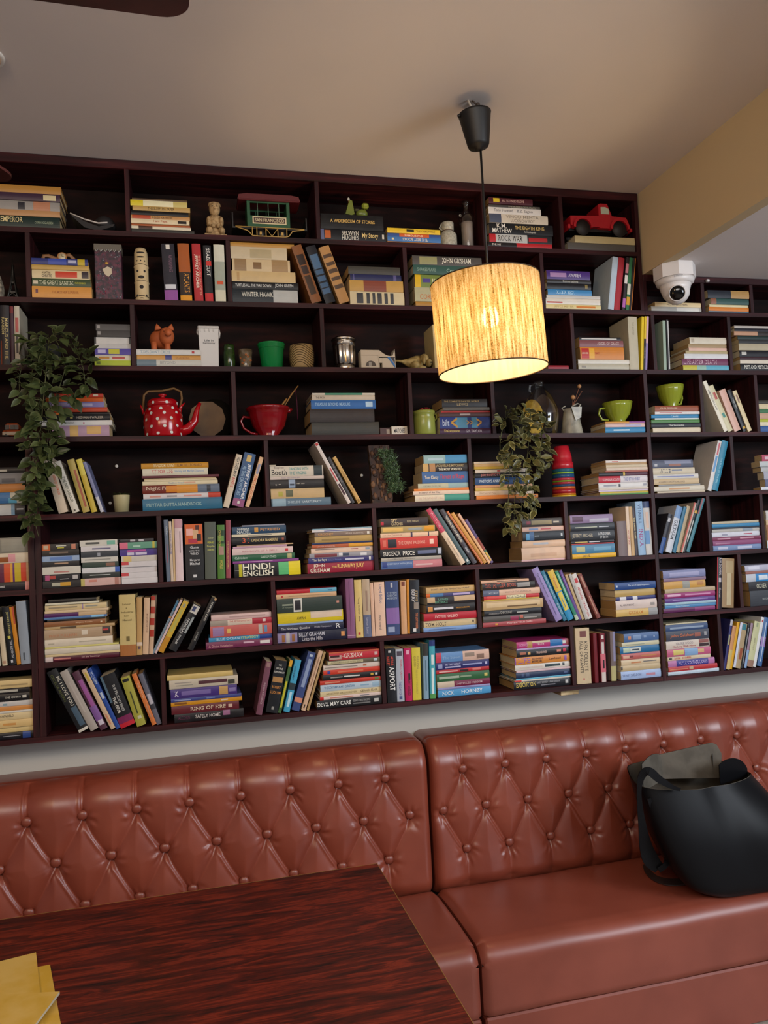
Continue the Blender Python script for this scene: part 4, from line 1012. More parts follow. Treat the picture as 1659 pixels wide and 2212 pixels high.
standing('r8','F3','upright row with the black AIRPORT spine','''738 712 128 88 111318|ARTHUR@c0402c,.15,.32,.45,.85|HAILEY@c0402c,.15,.32,.1,.4|!AIRPORT@dcdcd8,.34,.78,.3,.85|@b0b0b0,.04,.08,.3,.6
815 798 135 68 a0a8b4|@48404c,.04,.13,.15,.85|FREDERICK FORSYTH@b05058,.2,.58,.55,.8|!THE DAY OF@5c5c8c,.62,.88,.3,.6|@44507c,.9,.96,.3,.7
885 868 125 64 a81450|!BEST DRESSED@24141c,.6,.9,.4,.75|@201418,.48,.6,.5,.8|@d09cb0,.04,.12,.3,.7
960 945 122 78 c4b43c|!FEELING@8c7c3c,.16,.4,.55,.85|GOOD@8c7c3c,.16,.36,.2,.45|TO DO IT YOURSELF@a89848,.42,.88,.4,.6
1040 1030 85 46 7894a8|@2c2c28,0,.22|@486478,.3,.85,.4,.6
1100 1090 55 52 3f98a8|@20306c,0,.1|@4c8c4c,.92,1|@c8d4d4,.25,.42,.3,.75|@c8d4d4,.48,.92,.3,.7''')
stack('r8','F3',152,'stack with the light blue bottom spine','''74 1145 1618 4a90c0|NICK@d8dce0,.08,.3,.25,.75|HORNBY@d8dce0,.44,.84,.28,.75
20 1145 1612 8c8cb8|@6c6c9c,.3,.7,.3,.6
58 1138 1608 6c1c3c|@c0b09c,0,.32|~!MODERN GEOGRAPHY@b89ca4,.36,.86,.3,.65
76 1135 1605 2c5c38|@98a894,.04,.42,.35,.65|@84947c,.44,.65,.4,.6|@c0b060,.9,.96,.3,.7
38 1130 1602 a8242c|@d0a4a0,.05,.4,.3,.6|@301c20,.44,.6,.2,.7|@c46c64,.68,.84,.2,.8
70 1125 1602 232660|@8890b8,.04,.12,.2,.8|!IN THIS NIGHT@a8a8c8,.18,.46,.52,.8|@a8a8c8,.17,.46,.2,.4|@8c94bc,.5,.86,.4,.6|@a8a8c8,.92,.96,.3,.7
96 1125 1602 5c84b4|@b8384c,0,.1|@c4a494,.5,1|The Street@84a4c8,.12,.46,.3,.6|@7c6458,.76,.9,.1,.6|@847468,.54,.72,.4,.8''')
stack('r8','F4',232,'stack with the yellow lettered EXECUTION spine','''96 320 1016 14151c|!EXECUTION@c8b050,.04,.38,.3,.9|LARRY BOSSIDY & RAM CHARAN@8c8c90,.4,.8,.58,.82|@74747c,.47,.72,.28,.42|@b4b4b4,.9,.95,.3,.75
20 330 1010 c4bcb0|@b83430,0,.12
18 345 1012 54a0bc
74 345 1008 1c2c4c|@3c4c70,.1,.14,.3,.8|@3c4c70,.18,.24,.3,.8|@4c5c80,.88,.94,.3,.6
24 350 1002 c4aab0
68 335 1002 c4c0b8|@2c3c40,.54,.82,.3,.75|@3c4448,.86,.9,.3,.8|!INTO HIS PRESENCE@ccb4a8,.08,.5,.3,.6
92 330 1004 c07c34|@7c4894,0,.02|LIFE@8458a0,.06,.28,.2,.85|AN OWNER'S@4c3430,.31,.51,.55,.82|!MANUAL@4c3430,.31,.5,.15,.5|Lawhead@5c3c2c,.62,.83,.4,.7|@8458a0,.9,.94,.2,.8
88 350 985 17171a|@a06048,.06,.18,.35,.7|!TREASURES@c8a89c,.37,.57,.35,.65|@c89c5c,.21,.26,.3,.7|@c07c6c,.76,.84,.4,.7|@b0243c,.88,.94,.35,.8
20 352 992 a890bc
80 350 985 a8306c|@a88448,.2,.3|GORVICE@cc8cb0,.05,.22,.3,.7|!TRUTH@d0bcbc,.38,.52,.3,.65|@2464a0,.64,.88|@b8a888,.3,.64,.7,1|@c0c8c0,.88,.94,.25,.75|@8c4c50,.94,1''')
standing('r8','F4','upright group with the tall beige historical novel','''1138 1108 92 168 bca888|KEN FOLLETT@4c4438,.24,.78,.55,.82|!FALL OF GIANTS@4c4438,.24,.8,.25,.48|@6c3c38,.05,.16,.3,.75|@b04c54,.9,.93,.42,.52
1278 1252 150 42 64101c
1366 1342 152 62 6c1c28|@c8c0bc,.04,.12,.25,.75|@c0b4b0,.18,.42,.25,.75|@c06470,.42,.8|@1c1418,.55,.72,.4,.7|@c4b8b0,.8,1,.1,.9
1480 1460 132 60 6a5c5c|@a8a070,.7,1|@84809c,0,.6,.5,1''')
stack('r8','F5',262,'bottom-row stack left of the main end panel','''84 190 622 98acd0|SIDNEY SHELDON@606c94,.04,.5,.35,.65|@b07c8c,.62,.85,.3,.6
60 190 616 b4a07c|@3c3834,0,.04,.3,.9
58 192 612 c4b090|@b87c54,.25,.5,.3,.55|@6c6864,.56,.9,.4,.6
62 195 608 ac5854|@c8a088,.04,.3,.2,.7|@7c3438,.2,.3,.3,.7|@b0784c,.5,.9,.4,.6
72 180 604 20608c|@a8b8a0,.08,.24,.15,.85|@b8bcb4,.25,.52,.2,.8|@34404c,.3,.48,.4,.6
44 198 600 b8b498|@8c9484,.1,.6,.3,.5
88 218 592 44608c|@b87c5c,.12,.2,.3,.7|@7088ac,.26,.48,.25,.8|@7088ac,.56,.64,.4,.7|@8c9cb8,.84,.88,.4,.6''')
stack('r8','F5',158,'stack with purple fat-lettered spine','''34 662 1172 b0c0cc
50 665 1152 a82c30|@c0785c,.02,.4,.3,.55|@b09c7c,.42,.5,.2,.8
64 660 1124 a86c98|@34307c,.18,.86|FAT AND FABULOUS@b8a8cc,.22,.84,.2,.75
42 655 1084 c4b498|@3c3c3c,.03,.1,.3,.7|!DIVINE@b0342c,.16,.3,.25,.75|STORIES@b0342c,.34,.54,.25,.75
76 650 1086 b05474|@c0b060,.14,.38,.2,.9|@7898bc,.4,.7|@c09c70,.7,.84,.3,.8
86 640 1072 c0b4a8|VALERIE WOOD@84787c,.22,.62,.5,.8|!The Long Walk Home@a0545c,.14,.68,.12,.4|@3c2c30,.76,.98,.1,.5|@7c4038,.76,.98,.55,.95
104 640 1068 3c3f4c|John Grisham@b86438,.08,.66,.3,.68|@8c5448,.66,.8,.3,.7|@8c8c90,.88,.94,.35,.75
68 635 1054 34486c|@8494a8,.1,.9,.3,.6
14 640 1048 b8b094''')
standing('r8','F5','upright row at the right edge, bottom row','''1225 1298 132 32 2c2c60|@94946c,.3,.5,.2,.8|@a8a4a8,0,.12
1248 1320 195 46 b88458|@b8a468,.55,1
1290 1368 158 27 c89418
1350 1424 168 78 a08c6c|@b8bccc,0,1,0,.28|@34707c,.02,.15,.3,.9|@8c4c34,.55,.8,.5,.9
1400 1476 172 28 17161b|@8c8c90,.1,.9,.35,.6
1432 1500 168 27 8c7484|@7c98bc,.6,1
1480 1560 152 72 b4b48c|@8c9474,.03,.12,.35,.65|EAST WEST@8c8468,.3,.7,.4,.6|@8c6c5c,.85,1
1530 1620 110 36 c8c8c8|@a83c44,.06,.1,.3,.7
1576 1648 112 50 3c6090|@8c74a8,.4,.6|@a8b8cc,.1,.9,.4,.6''')
# ------------------------------------------------------------------ the books past the 320 that show largest become one object
def shown(o):
    c = [o.matrix_world @ Vector(v) for v in o.bound_box]; p = [toimg(v) for v in c]
    x0 = max(0, min(q[0] for q in p)); x1 = min(IW, max(q[0] for q in p)); y0 = min(q[1] for q in p); y1 = max(q[1] for q in p)
    if x1 <= x0: return 0.0
    L, T = o.dimensions.x, o.dimensions.z
    d = (c[0]-Vector(CAMP)).length
    vis = (x1-x0)/max(1e-6, max(q[0] for q in p)-min(q[0] for q in p))
    return L*T*vis/d/d
bpy.context.view_layer.update()
_bk = [o for o in COL.objects if o.get('category') == 'book']
_bk.sort(key=shown, reverse=True)
_rest = _bk[320:]
if _rest:
    mb = MB()
    for o in _rest:
        for q in [o]+list(o.children):
            me = q.data; M = q.matrix_world; vs = [tuple(M @ v.co) for v in me.vertices]; of = len(mb.v); mb.v += vs
            mi = [mb.mi(m) for m in me.materials]
            for p in me.polygons: mb.f.append(tuple(of+k for k in p.vertices)); mb.m.append(mi[p.material_index]); mb.sm.append(False)
    for o in _rest:
        for q in list(o.children): bpy.data.objects.remove(q)
        bpy.data.objects.remove(o)
    o = mb.build('thin_books')
    tag(o, 'the thin, small and half hidden books lying among the larger ones throughout the bookcase stacks', 'books', kind='stuff')
# ------------------------------------------------------------------ tufted banquettes
M_LE = mat('86402e', 0.36, 'leather', dark='763526')
M_LE2 = mat('884434', 0.42, 'leather', dark='7a3a2b')
ZT, YF, ZS, RR = 0.990, -0.040, 0.436, 0.10
def tuft_offset(X, S, Z, x0, pitch, smax, xa, xb):
    """relief of the deep-buttoned face; X along, S distance up the profile, rows given as heights"""
    rows = [(0.873-0.40, 0.0), (0.723-0.40, 0.5), (0.565-0.40, 0.0)]
    H = np.zeros_like(X)
    db = np.full_like(X, 9.0); ang = np.zeros_like(X)
    for sr, sh in rows:
        k = np.round((X-x0)/pitch-sh); bx = x0+(k+sh)*pitch; ok = (bx > xa+0.03) & (bx < xb-0.03)
        dx = X-bx; dz = S-sr; d = np.where(ok, np.hypot(dx, dz), 9.0)
        m = d < db; db = np.where(m, d, db); ang = np.where(m, np.arctan2(dz, dx), ang)
    ds = np.full_like(X, 9.0); ridge = np.zeros_like(X)
    def seg(ax, az, bx_, bz_, w):
        nonlocal ds, ridge
        vx, vz = bx_-ax, bz_-az; L2 = vx*vx+vz*vz
        t = np.clip(((X-ax)*vx+(S-az)*vz)/L2, 0, 1); px, pz = ax+t*vx, az+t*vz
        # fold sags between buttons
        sag = 0.006*np.sin(np.pi*t)
        d = np.hypot(X-px, S-pz+sag)
        sd = ((X-px)*vz-(S-pz+sag)*vx)/np.sqrt(L2)
        inb = (t > 0.0) & (t < 1.0)
        if w > 0: ridge = np.maximum(ridge, np.where(inb, 0.0060*np.exp(-((sd-0.0095)/0.0045)**2)*np.sin(np.pi*np.clip(t*1.0, 0, 1))**0.4, 0))
        ds = np.minimum(ds, d*(1.0 if w > 0 else 1.25)+0.0*(w == 0))
    n0 = int((xa-x0)/pitch)-2; n1 = int((xb-x0)/pitch)+2
    ins = lambda bx: xa+0.03 < bx < xb-0.03
    s0, s1, s2 = rows[0][0], rows[1][0], rows[2][0]
    for k in range(n0, n1):
        t0 = x0+k*pitch; mR = x0+(k+.5)*pitch; mL = x0+(k-.5)*pitch
        if ins(t0):
            if ins(mR): seg(t0, s0, mR, s1, 1); seg(t0, s2, mR, s1, 0)
            if ins(mL): seg(t0, s0, mL, s1, 0); seg(mL, s1, t0, s2, 1)
            seg(t0-0.002, smax, t0, s0, 1); seg(t0, s2, t0+0.006, 0.0, 0)
    H += 0.025*(1-np.exp(-ds/0.042)) - 0.009*np.exp(-(ds/0.0042)**2) + ridge
    H -= 0.014*np.exp(-(db/0.024)**2)
    wr = np.cos(7*ang+0.7+3*np.sin(X*37))*(0.55+0.45*np.sin(2.3*ang+X*61))
    H += 0.0027*np.exp(-((db-0.036)/0.016)**2)*wr*(db > 0.012)
    # seams fade into the rounded top
    return H-0.022
def tufted_back(xa, xb, x0, pitch, parent, flat_end):
    step = 0.0042; nx = int((xb-xa)/step); xs = np.linspace(xa, xb, nx+1)
    P = []
    for z in np.arange(0.40, ZT-RR, step): P.append((YF+0.045*max(0.0, (0.475-z)/0.075)**2.2, z, -1, 0))
    for k in range(41):
        a = pi/2*k/40; P.append((YF+RR-RR*cos(a), ZT-RR+RR*sin(a), -cos(a), sin(a)))
    nseam = len(P)-1
    P += [(YF+RR+0.004, ZT-0.003, 0, 1), (YF+RR+0.008, ZT, 0, 1)]
    for k in range(1, 8): P.append((YF+RR+0.008+(WY-0.003-YF-RR-0.008)*k/7, ZT+0.003*sin(pi*k/7)-0.002*k/7, 0, 1))
    P = np.array(P); sl = np.concatenate([[0], np.cumsum(np.hypot(np.diff(P[:, 0]), np.diff(P[:, 1])))])
    X, S = np.meshgrid(xs, sl); Z = P[:, 1][:, None]+0*X
    smax = sl[nseam]
    H = tuft_offset(X, S, Z, x0, pitch, smax, xa, xb)
    fade = np.clip((smax-S)/0.05, 0, 1)[:, :]; H = np.where(S > smax, 0.0, H*fade**0.6)
    H *= np.clip(S/0.05, 0.15, 1)
    # ends round over
    def rnd(d, r=0.035):
        d = np.clip(d, 0, r); return r-np.sqrt(np.maximum(0, r*r-(r-d)**2))
    E = np.zeros_like(X)
    E = rnd(xb-X) if flat_end == 'a' else rnd(X-xa)
    Yv = P[:, 0][:, None]-(-P[:, 2][:, None])*0+P[:, 2][:, None]*(H-E); Zv = P[:, 1][:, None]+P[:, 3][:, None]*(H-E*0.6)
    V = np.stack([X, Yv, Zv], -1).reshape(-1, 3); m, n = X.shape
    idx = np.arange(m*n).reshape(m, n)
    F = np.stack([idx[:-1, :-1], idx[:-1, 1:], idx[1:, 1:], idx[1:, :-1]], -1).reshape(-1, 4)
    vs = [tuple(v) for v in V.tolist()]; fs = [tuple(f) for f in F.tolist()]
    b = MB(); b.add(vs, fs, M_LE, True)
    # side cheeks closing both ends
    for col, rev in ((0, True), (n-1, False)):
        prof = [vs[r*n+col] for r in range(m)]; q = prof+[(prof[0][0], WY-0.003, prof[-1][2]-0.0), (prof[0][0], WY-0.003, 0.40)]
        f = tuple(range(len(q))); b.add(q, [f if rev else tuple(reversed(f))], M_LE)
    o = b.build('backrest', parent)
    # stitched seam along the top
    st = MB(); y = YF+RR+0.002
    st.tube([(xa+0.03, y, ZT-0.001), ((xa+xb)/2, y, ZT-0.001), (xb-0.03, y, ZT-0.001)], 0.0016, mat('6a2c1e', 0.5)); st.build('piping', o)
    M_BT = mat('7c3a2b', 0.38, 'leather', dark='743626')
    for z, sh in ((0.873, 0), (0.723, 0.5), (0.565, 0)):
        for k in range(-30, 40):
            bx = x0+(k+sh)*pitch
            if xa+0.03 < bx < xb-0.03:
                px, py = toimg((bx, YF, z))
                if px < -60 or px > IW+60: continue
                b = MB(); b.ball((0, 0, 0), 0.0182, 0.0100, 0.0172, M_BT, n=18); b.build('button', o, (bx, YF+0.021, z))
    return o
def seat(xa, xb, parent, ra, rb):
    """cushion with a rounded nose, base panel below"""
    prof = []
    Yn, r = -0.520, 0.055
    for y in np.linspace(-0.028, Yn+r, 26): prof.append((y, ZS-0.012*exp(-abs(y+0.028)/0.018)+0.007*sin(pi*min(1, max(0, (y+0.028)/(Yn+0.028))))))
    for k in range(1, 13): a = pi/2*k/12; prof.append((Yn+r-r*sin(a), ZS-r+r*cos(a)))
    for z in np.linspace(ZS-r-0.02, 0.218, 8): prof.append((Yn+0.003*sin((ZS-z)*9), z))
    prof.append((Yn+0.012, 0.212))
    n = 140; xs = np.linspace(xa, xb, n+1); vs = []; fs = []
    for (y, z) in prof:
        for x in xs:
            e = 0.0
            if ra: d = min(max(x-xa, 0), 0.03); e = max(e, 0.03-sqrt(max(0, 0.03**2-(0.03-d)**2)))
            if rb: d = min(max(xb-x, 0), 0.03); e = max(e, 0.03-sqrt(max(0, 0.03**2-(0.03-d)**2)))
            wob = 0.0012*sin(x*9+y*5)+0.0008*sin(x*23)
            yy = y+(e*0.55 if y < Yn+r else 0); zz = z+wob-(e*0.6 if z > ZS-r else 0)
            vs.append((float(x), float(yy), float(zz)))
    for i in range(len(prof)-1):
        for j in range(n): a = i*(n+1)+j; fs.append((a, a+n+1, a+n+2, a+1))
    b = MB(); b.add(vs, fs, M_LE2, True)
    for j in (0, n):
        q = [vs[i*(n+1)+j] for i in range(len(prof))]+[(vs[j][0], -0.028, 0.212)]
        f = tuple(range(len(q))); b.add(q, [f if j else tuple(reversed(f))], M_LE2)
    b.build('seat_cushion', parent)
    b = MB(); b.box(xa+0.002, xb-0.002, -0.512, WY-0.003, 0.004, 0.208, M_LE2, bev=0.006); b.build('base', parent)
SJ = 0.861
t = thing('banquette', 'reddish brown leather button-backed banquette section behind the wooden table', 'sofa', (0, 0, 0), group=None)
tufted_back(-1.45, SJ-0.006, -0.593, 0.1825, t, 'a'); seat(-1.45, SJ-0.005, t, False, True)
t = thing('banquette', 'reddish brown leather button-backed banquette section with the black bag on it', 'sofa', (0, 0, 0), group=None)
tufted_back(SJ+0.006, 3.1, 1.0, 0.1785, t, 'b'); seat(SJ+0.005, 3.1, t, True, False)

# ------------------------------------------------------------------ table
TZ = 0.757
t = thing('dining_table', 'dark red wood-grain table with a thin pale edge band at lower left', 'table', (-0.1, -1.1, 0))
x0, x1, y0, y1 = -0.95, 0.531, -1.62, -0.516
b = MB(); b.box(x0+0.1+0.0016, x1+0.1-0.0016, y0+1.1+0.0016, y1+1.1-0.0016, TZ-0.028, TZ, mat('5a1c10', 0.36, 'table')); b.build('tabletop', t)
me = mat('8c6a34', 0.45)
b = MB(); X0, X1, Y0, Y1 = x0+0.1, x1+0.1, y0+1.1, y1+1.1
for (a, c, d, e) in ((X0, X1, Y1-0.0015, Y1), (X0, X1, Y0, Y0+0.0015), (X0, X0+0.0015, Y0+0.0016, Y1-0.0016), (X1-0.0015, X1, Y0+0.0016, Y1-0.0016)):
    b.box(a, c, d, e, TZ-0.028, TZ+0.0003, me)
b.build('edge_band', t)
mk = mat('19191b', 0.4)
for xx in (-0.45, 0.4):
    b = MB(); b.lathe([(0.2, 0.002), (0.2, 0.012), (0.04, 0.03), (0.032, 0.05), (0.032, TZ-0.034), (0.12, TZ-0.0335), (0.12, TZ-0.029)], mk, (xx, 0, 0)); b.build('pedestal', t)
# yellow booklets on the table
def sheet(name, quad, z, th, label, lift=None, group='worn yellow booklets on the table'):
    m = mat('d0ad5c', 0.55, 'mottled', dark='c49c34', s=9); e = mat('b8b09c', 0.7)
    b = MB(); n = 8; vs = []
    for lv in (0, 1):
        for i in range(n+1):
            for j in range(n+1):
                u, v = i/n, j/n
                p = (1-u)*(1-v)*np.array(quad[0])+u*(1-v)*np.array(quad[1])+u*v*np.array(quad[2])+(1-u)*v*np.array(quad[3])
                zz = z+(lift(u, v) if lift else 0)+lv*th; vs.append((p[0], p[1], zz))
    fs = []; N = (n+1)**2
    for i in range(n):
        for j in range(n):
            a = i*(n+1)+j; fs.append((a+N, a+N+n+1, a+N+n+2, a+N+1)); fs.append((a, a+1, a+n+2, a+n+1))
    b.add(vs, fs, m)
    ef = []
    for k in range(n): ef += [(k, k+N, k+1+N, k+1), ((n*(n+1))+k+1, n*(n+1)+k+1+N, n*(n+1)+k+N, n*(n+1)+k), (k*(n+1)+N, k*(n+1), (k+1)*(n+1), (k+1)*(n+1)+N), (k*(n+1)+n, k*(n+1)+n+N, (k+1)*(n+1)+n+N, (k+1)*(n+1)+n)]
    b.add(vs, ef, e)
    cov = b.build(name); tag(cov, label, 'booklet', group); return cov
def tp(px, py, z=TZ+0.004): q = hpl(px, py, z); return (q[0], q[1])
sheet('booklet', [tp(-130, 2130), tp(108, 2085), tp(140, 2260), tp(-130, 2330)], TZ+0.0005, 0.005, 'worn yellow booklet lowest in the pile on the table')
sheet('booklet', [tp(-130, 2116), tp(78, 2064), tp(96, 2240), tp(-130, 2310)], TZ+0.006, 0.006, 'worn yellow booklet with a small pen mark, middle of the pile on the table')
sheet('booklet', [tp(-150, 2156, TZ+.02), tp(129, 2147, TZ+.02), tp(60, 2240, TZ+.02), tp(-150, 2320, TZ+.02)], TZ+0.0135, 0.006, 'yellow booklet with a white slanting edge lying on top of the pile', lift=lambda u, v: 0.006*u)
# ------------------------------------------------------------------ pendant lamp
LX, LY = 0.998, -0.57
t = thing('pendant_lamp', 'drum pendant lamp with a glowing woven straw shade on a black cord', 'pendant lamp', (LX, LY, 2.325))
mblk = mat('0c0b0b', 0.5)
def shade_material():
    m = bpy.data.materials.new('woven_straw'); m.use_nodes = True; nt = m.node_tree; N = nt.nodes.new; L = nt.links.new
    nt.nodes.remove(nt.nodes['Principled BSDF']); out = nt.nodes['Material Output']
    tc = N('ShaderNodeTexCoord'); mp = N('ShaderNodeMapping'); mp.inputs['Scale'].default_value = (1, 1, 0.06); L(tc.outputs['Object'], mp.inputs[0])
    n1 = N('ShaderNodeTexNoise'); n1.inputs['Scale'].default_value = 150; n1.inputs['Detail'].default_value = 3; L(mp.outputs[0], n1.inputs['Vector'])
    n2 = N('ShaderNodeTexNoise'); n2.inputs['Scale'].default_value = 240; n2.inputs['Detail'].default_value = 2; L(tc.outputs['Object'], n2.inputs['Vector'])
    mx = N('ShaderNodeMath'); mx.operation = 'MULTIPLY_ADD'; L(n2.outputs[0], mx.inputs[0]); mx.inputs[1].default_value = 0.45; L(n1.outputs[0], mx.inputs[2])
    r = N('ShaderNodeValToRGB'); L(mx.outputs[0], r.inputs[0]); e = r.color_ramp.elements; e.new(0.5); e.new(.5)
    for i, (p, c) in enumerate(((0.48, '5a4520'), (0.58, '967a48'), (0.72, 'b0966a'), (0.9, 'cdbb98'))): e[i].position = p; e[i].color = tuple(lin(v) for v in hexc(c))+(1,)
    d = N('ShaderNodeBsdfDiffuse'); tl = N('ShaderNodeBsdfTranslucent'); tr = N('ShaderNodeBsdfTransparent')
    L(r.outputs[0], d.inputs[0]); L(r.outputs[0], tl.inputs[0])
    m1 = N('ShaderNodeMixShader'); m1.inputs[0].default_value = 0.42; L(d.outputs[0], m1.inputs[1]); L(tl.outputs[0], m1.inputs[2])
    f = N('ShaderNodeMapRange'); L(mx.outputs[0], f.inputs[0]); f.inputs[1].default_value = 0.66; f.inputs[2].default_value = 0.95; f.inputs[3].default_value = 0.0; f.inputs[4].default_value = 0.16
    m2 = N('ShaderNodeMixShader'); L(f.outputs[0], m2.inputs[0]); L(m1.outputs[0], m2.inputs[1]); L(tr.outputs[0], m2.inputs[2]); L(m2.outputs[0], out.inputs[0])
    return m
Rs, Hs = 0.182, 0.302
tilt = (0.0, -rad(2.6), 0.0)
b = MB(); n = 96
for r, inn in ((Rs, False),):
    vs = []; fs = []
    for k in range(13):
        for i in range(n):
            a = 2*pi*i/n; rr = r*(1+0.0015*sin(7*a+k)); vs.append((rr*cos(a), rr*sin(a), Hs*k/12))
    for k in range(12):
        for i in range(n): j = (i+1) % n; fs.append((k*n+i, k*n+j, (k+1)*n+j, (k+1)*n+i))
    b.add(vs, fs, shade_material(), True)
sh = b.build('lamp_shade', t, rot=tilt)
def lining():
    m = bpy.data.materials.new('lamp_lining'); m.use_nodes = True; nt = m.node_tree; N = nt.nodes.new; L = nt.links.new
    nt.nodes.remove(nt.nodes['Principled BSDF']); d = N('ShaderNodeBsdfDiffuse'); tl = N('ShaderNodeBsdfTranslucent'); mx = N('ShaderNodeMixShader')
    tr = N('ShaderNodeBsdfTransparent'); m2 = N('ShaderNodeMixShader'); m2.inputs[0].default_value = 0.45
    for s_ in (d, tl): s_.inputs[0].default_value = (0.82, 0.76, 0.64, 1)
    mx.inputs[0].default_value = 0.5; L(d.outputs[0], mx.inputs[1]); L(tl.outputs[0], mx.inputs[2]); L(mx.outputs[0], m2.inputs[1]); L(tr.outputs[0], m2.inputs[2])
    L(m2.outputs[0], nt.nodes['Material Output'].inputs[0]); return m
b = MB(); vs = []; fs = []
for k in range(2):
    for i in range(n): a = 2*pi*i/n; vs.append(((Rs-0.0015)*cos(a), (Rs-0.0015)*sin(a), 0.002+(Hs-0.004)*k))
for i in range(n): j = (i+1) % n; fs.append((i, n+i, n+j, j))
b.add(vs, fs, lining(), True); b.build('lining', sh)
for z in (0, Hs):
    b = MB(); b.tube([(Rs*cos(2*pi*i/48), Rs*sin(2*pi*i/48), z) for i in range(49)], 0.0022, mat('3c2a14', 0.6), n=6); b.build('rim_ring', sh)
b = MB()
for k in range(3):
    a = 2*pi*k/3+0.4; b.tube([(0.018*cos(a), 0.018*sin(a), Hs-0.05), (Rs*cos(a), Rs*sin(a), Hs-0.006)], 0.0016, mat('b8b0a0', 0.4))
b.lathe([(0.020, Hs-0.052), (0.024, Hs-0.052), (0.024, Hs-0.046), (0.020, Hs-0.046)], mat('b8b0a0', 0.4)); b.build('shade_carrier', sh)
b = MB(); b.lathe([(0.018, 0.21), (0.02, 0.215), (0.02, 0.25), (0.012, 0.275), (0.004, 0.29)], mblk); b.build('lamp_holder', t)
b = MB(); b.lathe([(0.004, 0.125), (0.02, 0.132), (0.029, 0.15), (0.028, 0.172), (0.016, 0.2), (0.013, 0.212)], mat('ffcf7a', 0.3, 'glow', e=90), n=24, c=(0, 0, 0.022)); b.build('bulb', t)
b = MB(); zc = 3.088-2.325; b.tube([(0, 0, 0.285), (0.001, 0, 0.5), (0.0, 0, zc+0.003)], 0.0042, mblk); b.build('cord', t)
b = MB(); Mc = Matrix.Translation((-0.006, 0, zc)) @ Matrix.Rotation(-rad(4), 4, 'Y')
b.lathe([(0.012, -0.006), (0.014, 0.0), (0.033, 0.004), (0.037, 0.012), (0.054, 0.112), (0.056, 0.118), (0.052, 0.118), (0.05, 0.108), (0.0, 0.10)], mblk, M=Mc, n=40)
b.ball((-0.057, 0, 0.112), 0.006, m=mblk, M=Mc); b.build('ceiling_rose', t)
zt_ = CZ-2.325
b = MB(); b.tube([(-0.014, 0, zc+0.105), (-0.02, 0, zc+0.13), (-0.035, 0, zt_-0.001)], 0.004, mat('b8b0a4', 0.5)); b.build('supply_wire', t)
b = MB(); b.tube([(0.0, 0, zc+0.102), (0.004, 0, zc+0.125), (0.0, 0, zc+0.15)], [0.0045, 0.005, 0.006], mat('4a3c30', 0.6)); b.ball((-0.001, 0, zc+0.152), 0.0075, m=mat('3c3028', 0.6))
b.tube([(0.0, 0, zc+0.15), (-0.012, 0, zc+0.158), (-0.02, 0, zt_-0.001)], 0.003, mat('3c3028', 0.6)); b.build('ceiling_hook', t)
pl = bpy.data.lights.new('bulb_light', 'POINT'); pl.energy = 8.5; pl.color = (1.0, 0.73, 0.43); pl.shadow_soft_size = 0.03
po = bpy.data.objects.new('bulb_light', pl); COL.objects.link(po); po.location = (LX, LY, 2.325+0.125)

# ------------------------------------------------------------------ ceiling fan, round ceiling light, camera dome
FZ = 2.64
t = thing('ceiling_fan', 'dark brown ceiling fan, only two blade tips showing at the upper left', 'fan', (-0.795, -1.82, FZ))
mf = mat('522524', 0.3, 'mottled', dark='421b1b', s=12)
for k in range(6):
    a = rad(2.0+61.5*k if k < 2 else 2.0+60*k); b = MB(); R0, R1, wd = 0.15, 0.825, 0.09; pts = [(R0, -0.045), (R0+0.1, -wd)]
    pts += [(R1-0.045+0.045*cos(q), -wd+0.045+0.045*sin(q)) for q in np.linspace(-pi/2, 0, 7)]+[(R1-0.045+0.045*cos(q), wd-0.045+0.045*sin(q)) for q in np.linspace(0, pi/2, 7)]
    pts += [(R0+0.1, wd), (R0, 0.045)]
    b.hprism(pts, -0.003, 0.003, mf, Matrix.Rotation(a, 4, 'Z') @ Matrix.Rotation(rad(7), 4, 'X')); b.build('blade', t)
    b = MB(); b.box(0.08, 0.2, -0.016, 0.016, 0.004, 0.009, mat('5a4030', 0.4), Matrix.Rotation(a, 4, 'Z')); b.build('blade_bracket', t)
b = MB(); b.lathe([(0.0, -0.06), (0.06, -0.055), (0.1, -0.03), (0.11, 0.02), (0.08, 0.06), (0.03, 0.08), (0.012, 0.085)], mf); b.build('motor_housing', t)
b = MB(); b.lathe([(0.011, 0.08), (0.011, CZ-FZ-0.05), (0.05, CZ-FZ-0.03), (0.06, CZ-FZ-0.001)], mf); b.build('downrod', t)
t = thing('ceiling_light', 'round cream ceiling disc cut by the left edge of the photo', 'ceiling light', (-0.545, -0.57, CZ-0.001))
b = MB(); b.lathe([(0.0, -0.012), (0.046, -0.012), (0.05, -0.009), (0.055, -0.004), (0.056, 0.0)], mat('c0a488', 0.5), n=40); b.build('diffuser', t)
b = MB(); b.lathe([(0.056, -0.006), (0.062, -0.005), (0.064, 0.0), (0.056, 0.0)], mat('e0dcd4', 0.4), n=40); b.build('trim_ring', t)
cx_, cy_ = 2.045, -0.096
t = thing('security_camera', 'white ball security camera hanging from the soffit beside the beam', 'camera', (cx_, cy_, SOF))
mw = mat('d2ccc8', 0.35)
b = MB(); pts = [(0.083*cos(q)*1.0, 0.083*sin(q)) for q in np.linspace(0, 2*pi, 9)[:-1]+pi/8]; b.hprism([(x*1.05, y*1.05) for x, y in pts], -0.058, -0.0005, mw); b.lathe([(0.07, -0.058), (0.08, -0.06), (0.076, -0.075), (0.066, -0.082)], mw, n=40); b.build('mounting_base', t)
b = MB(); b.lathe([(0.066, -0.078), (0.06, -0.1), (0.052, -0.125), (0.035, -0.148), (0.0, -0.158)], mw, n=40); ob = b.build('housing', t)
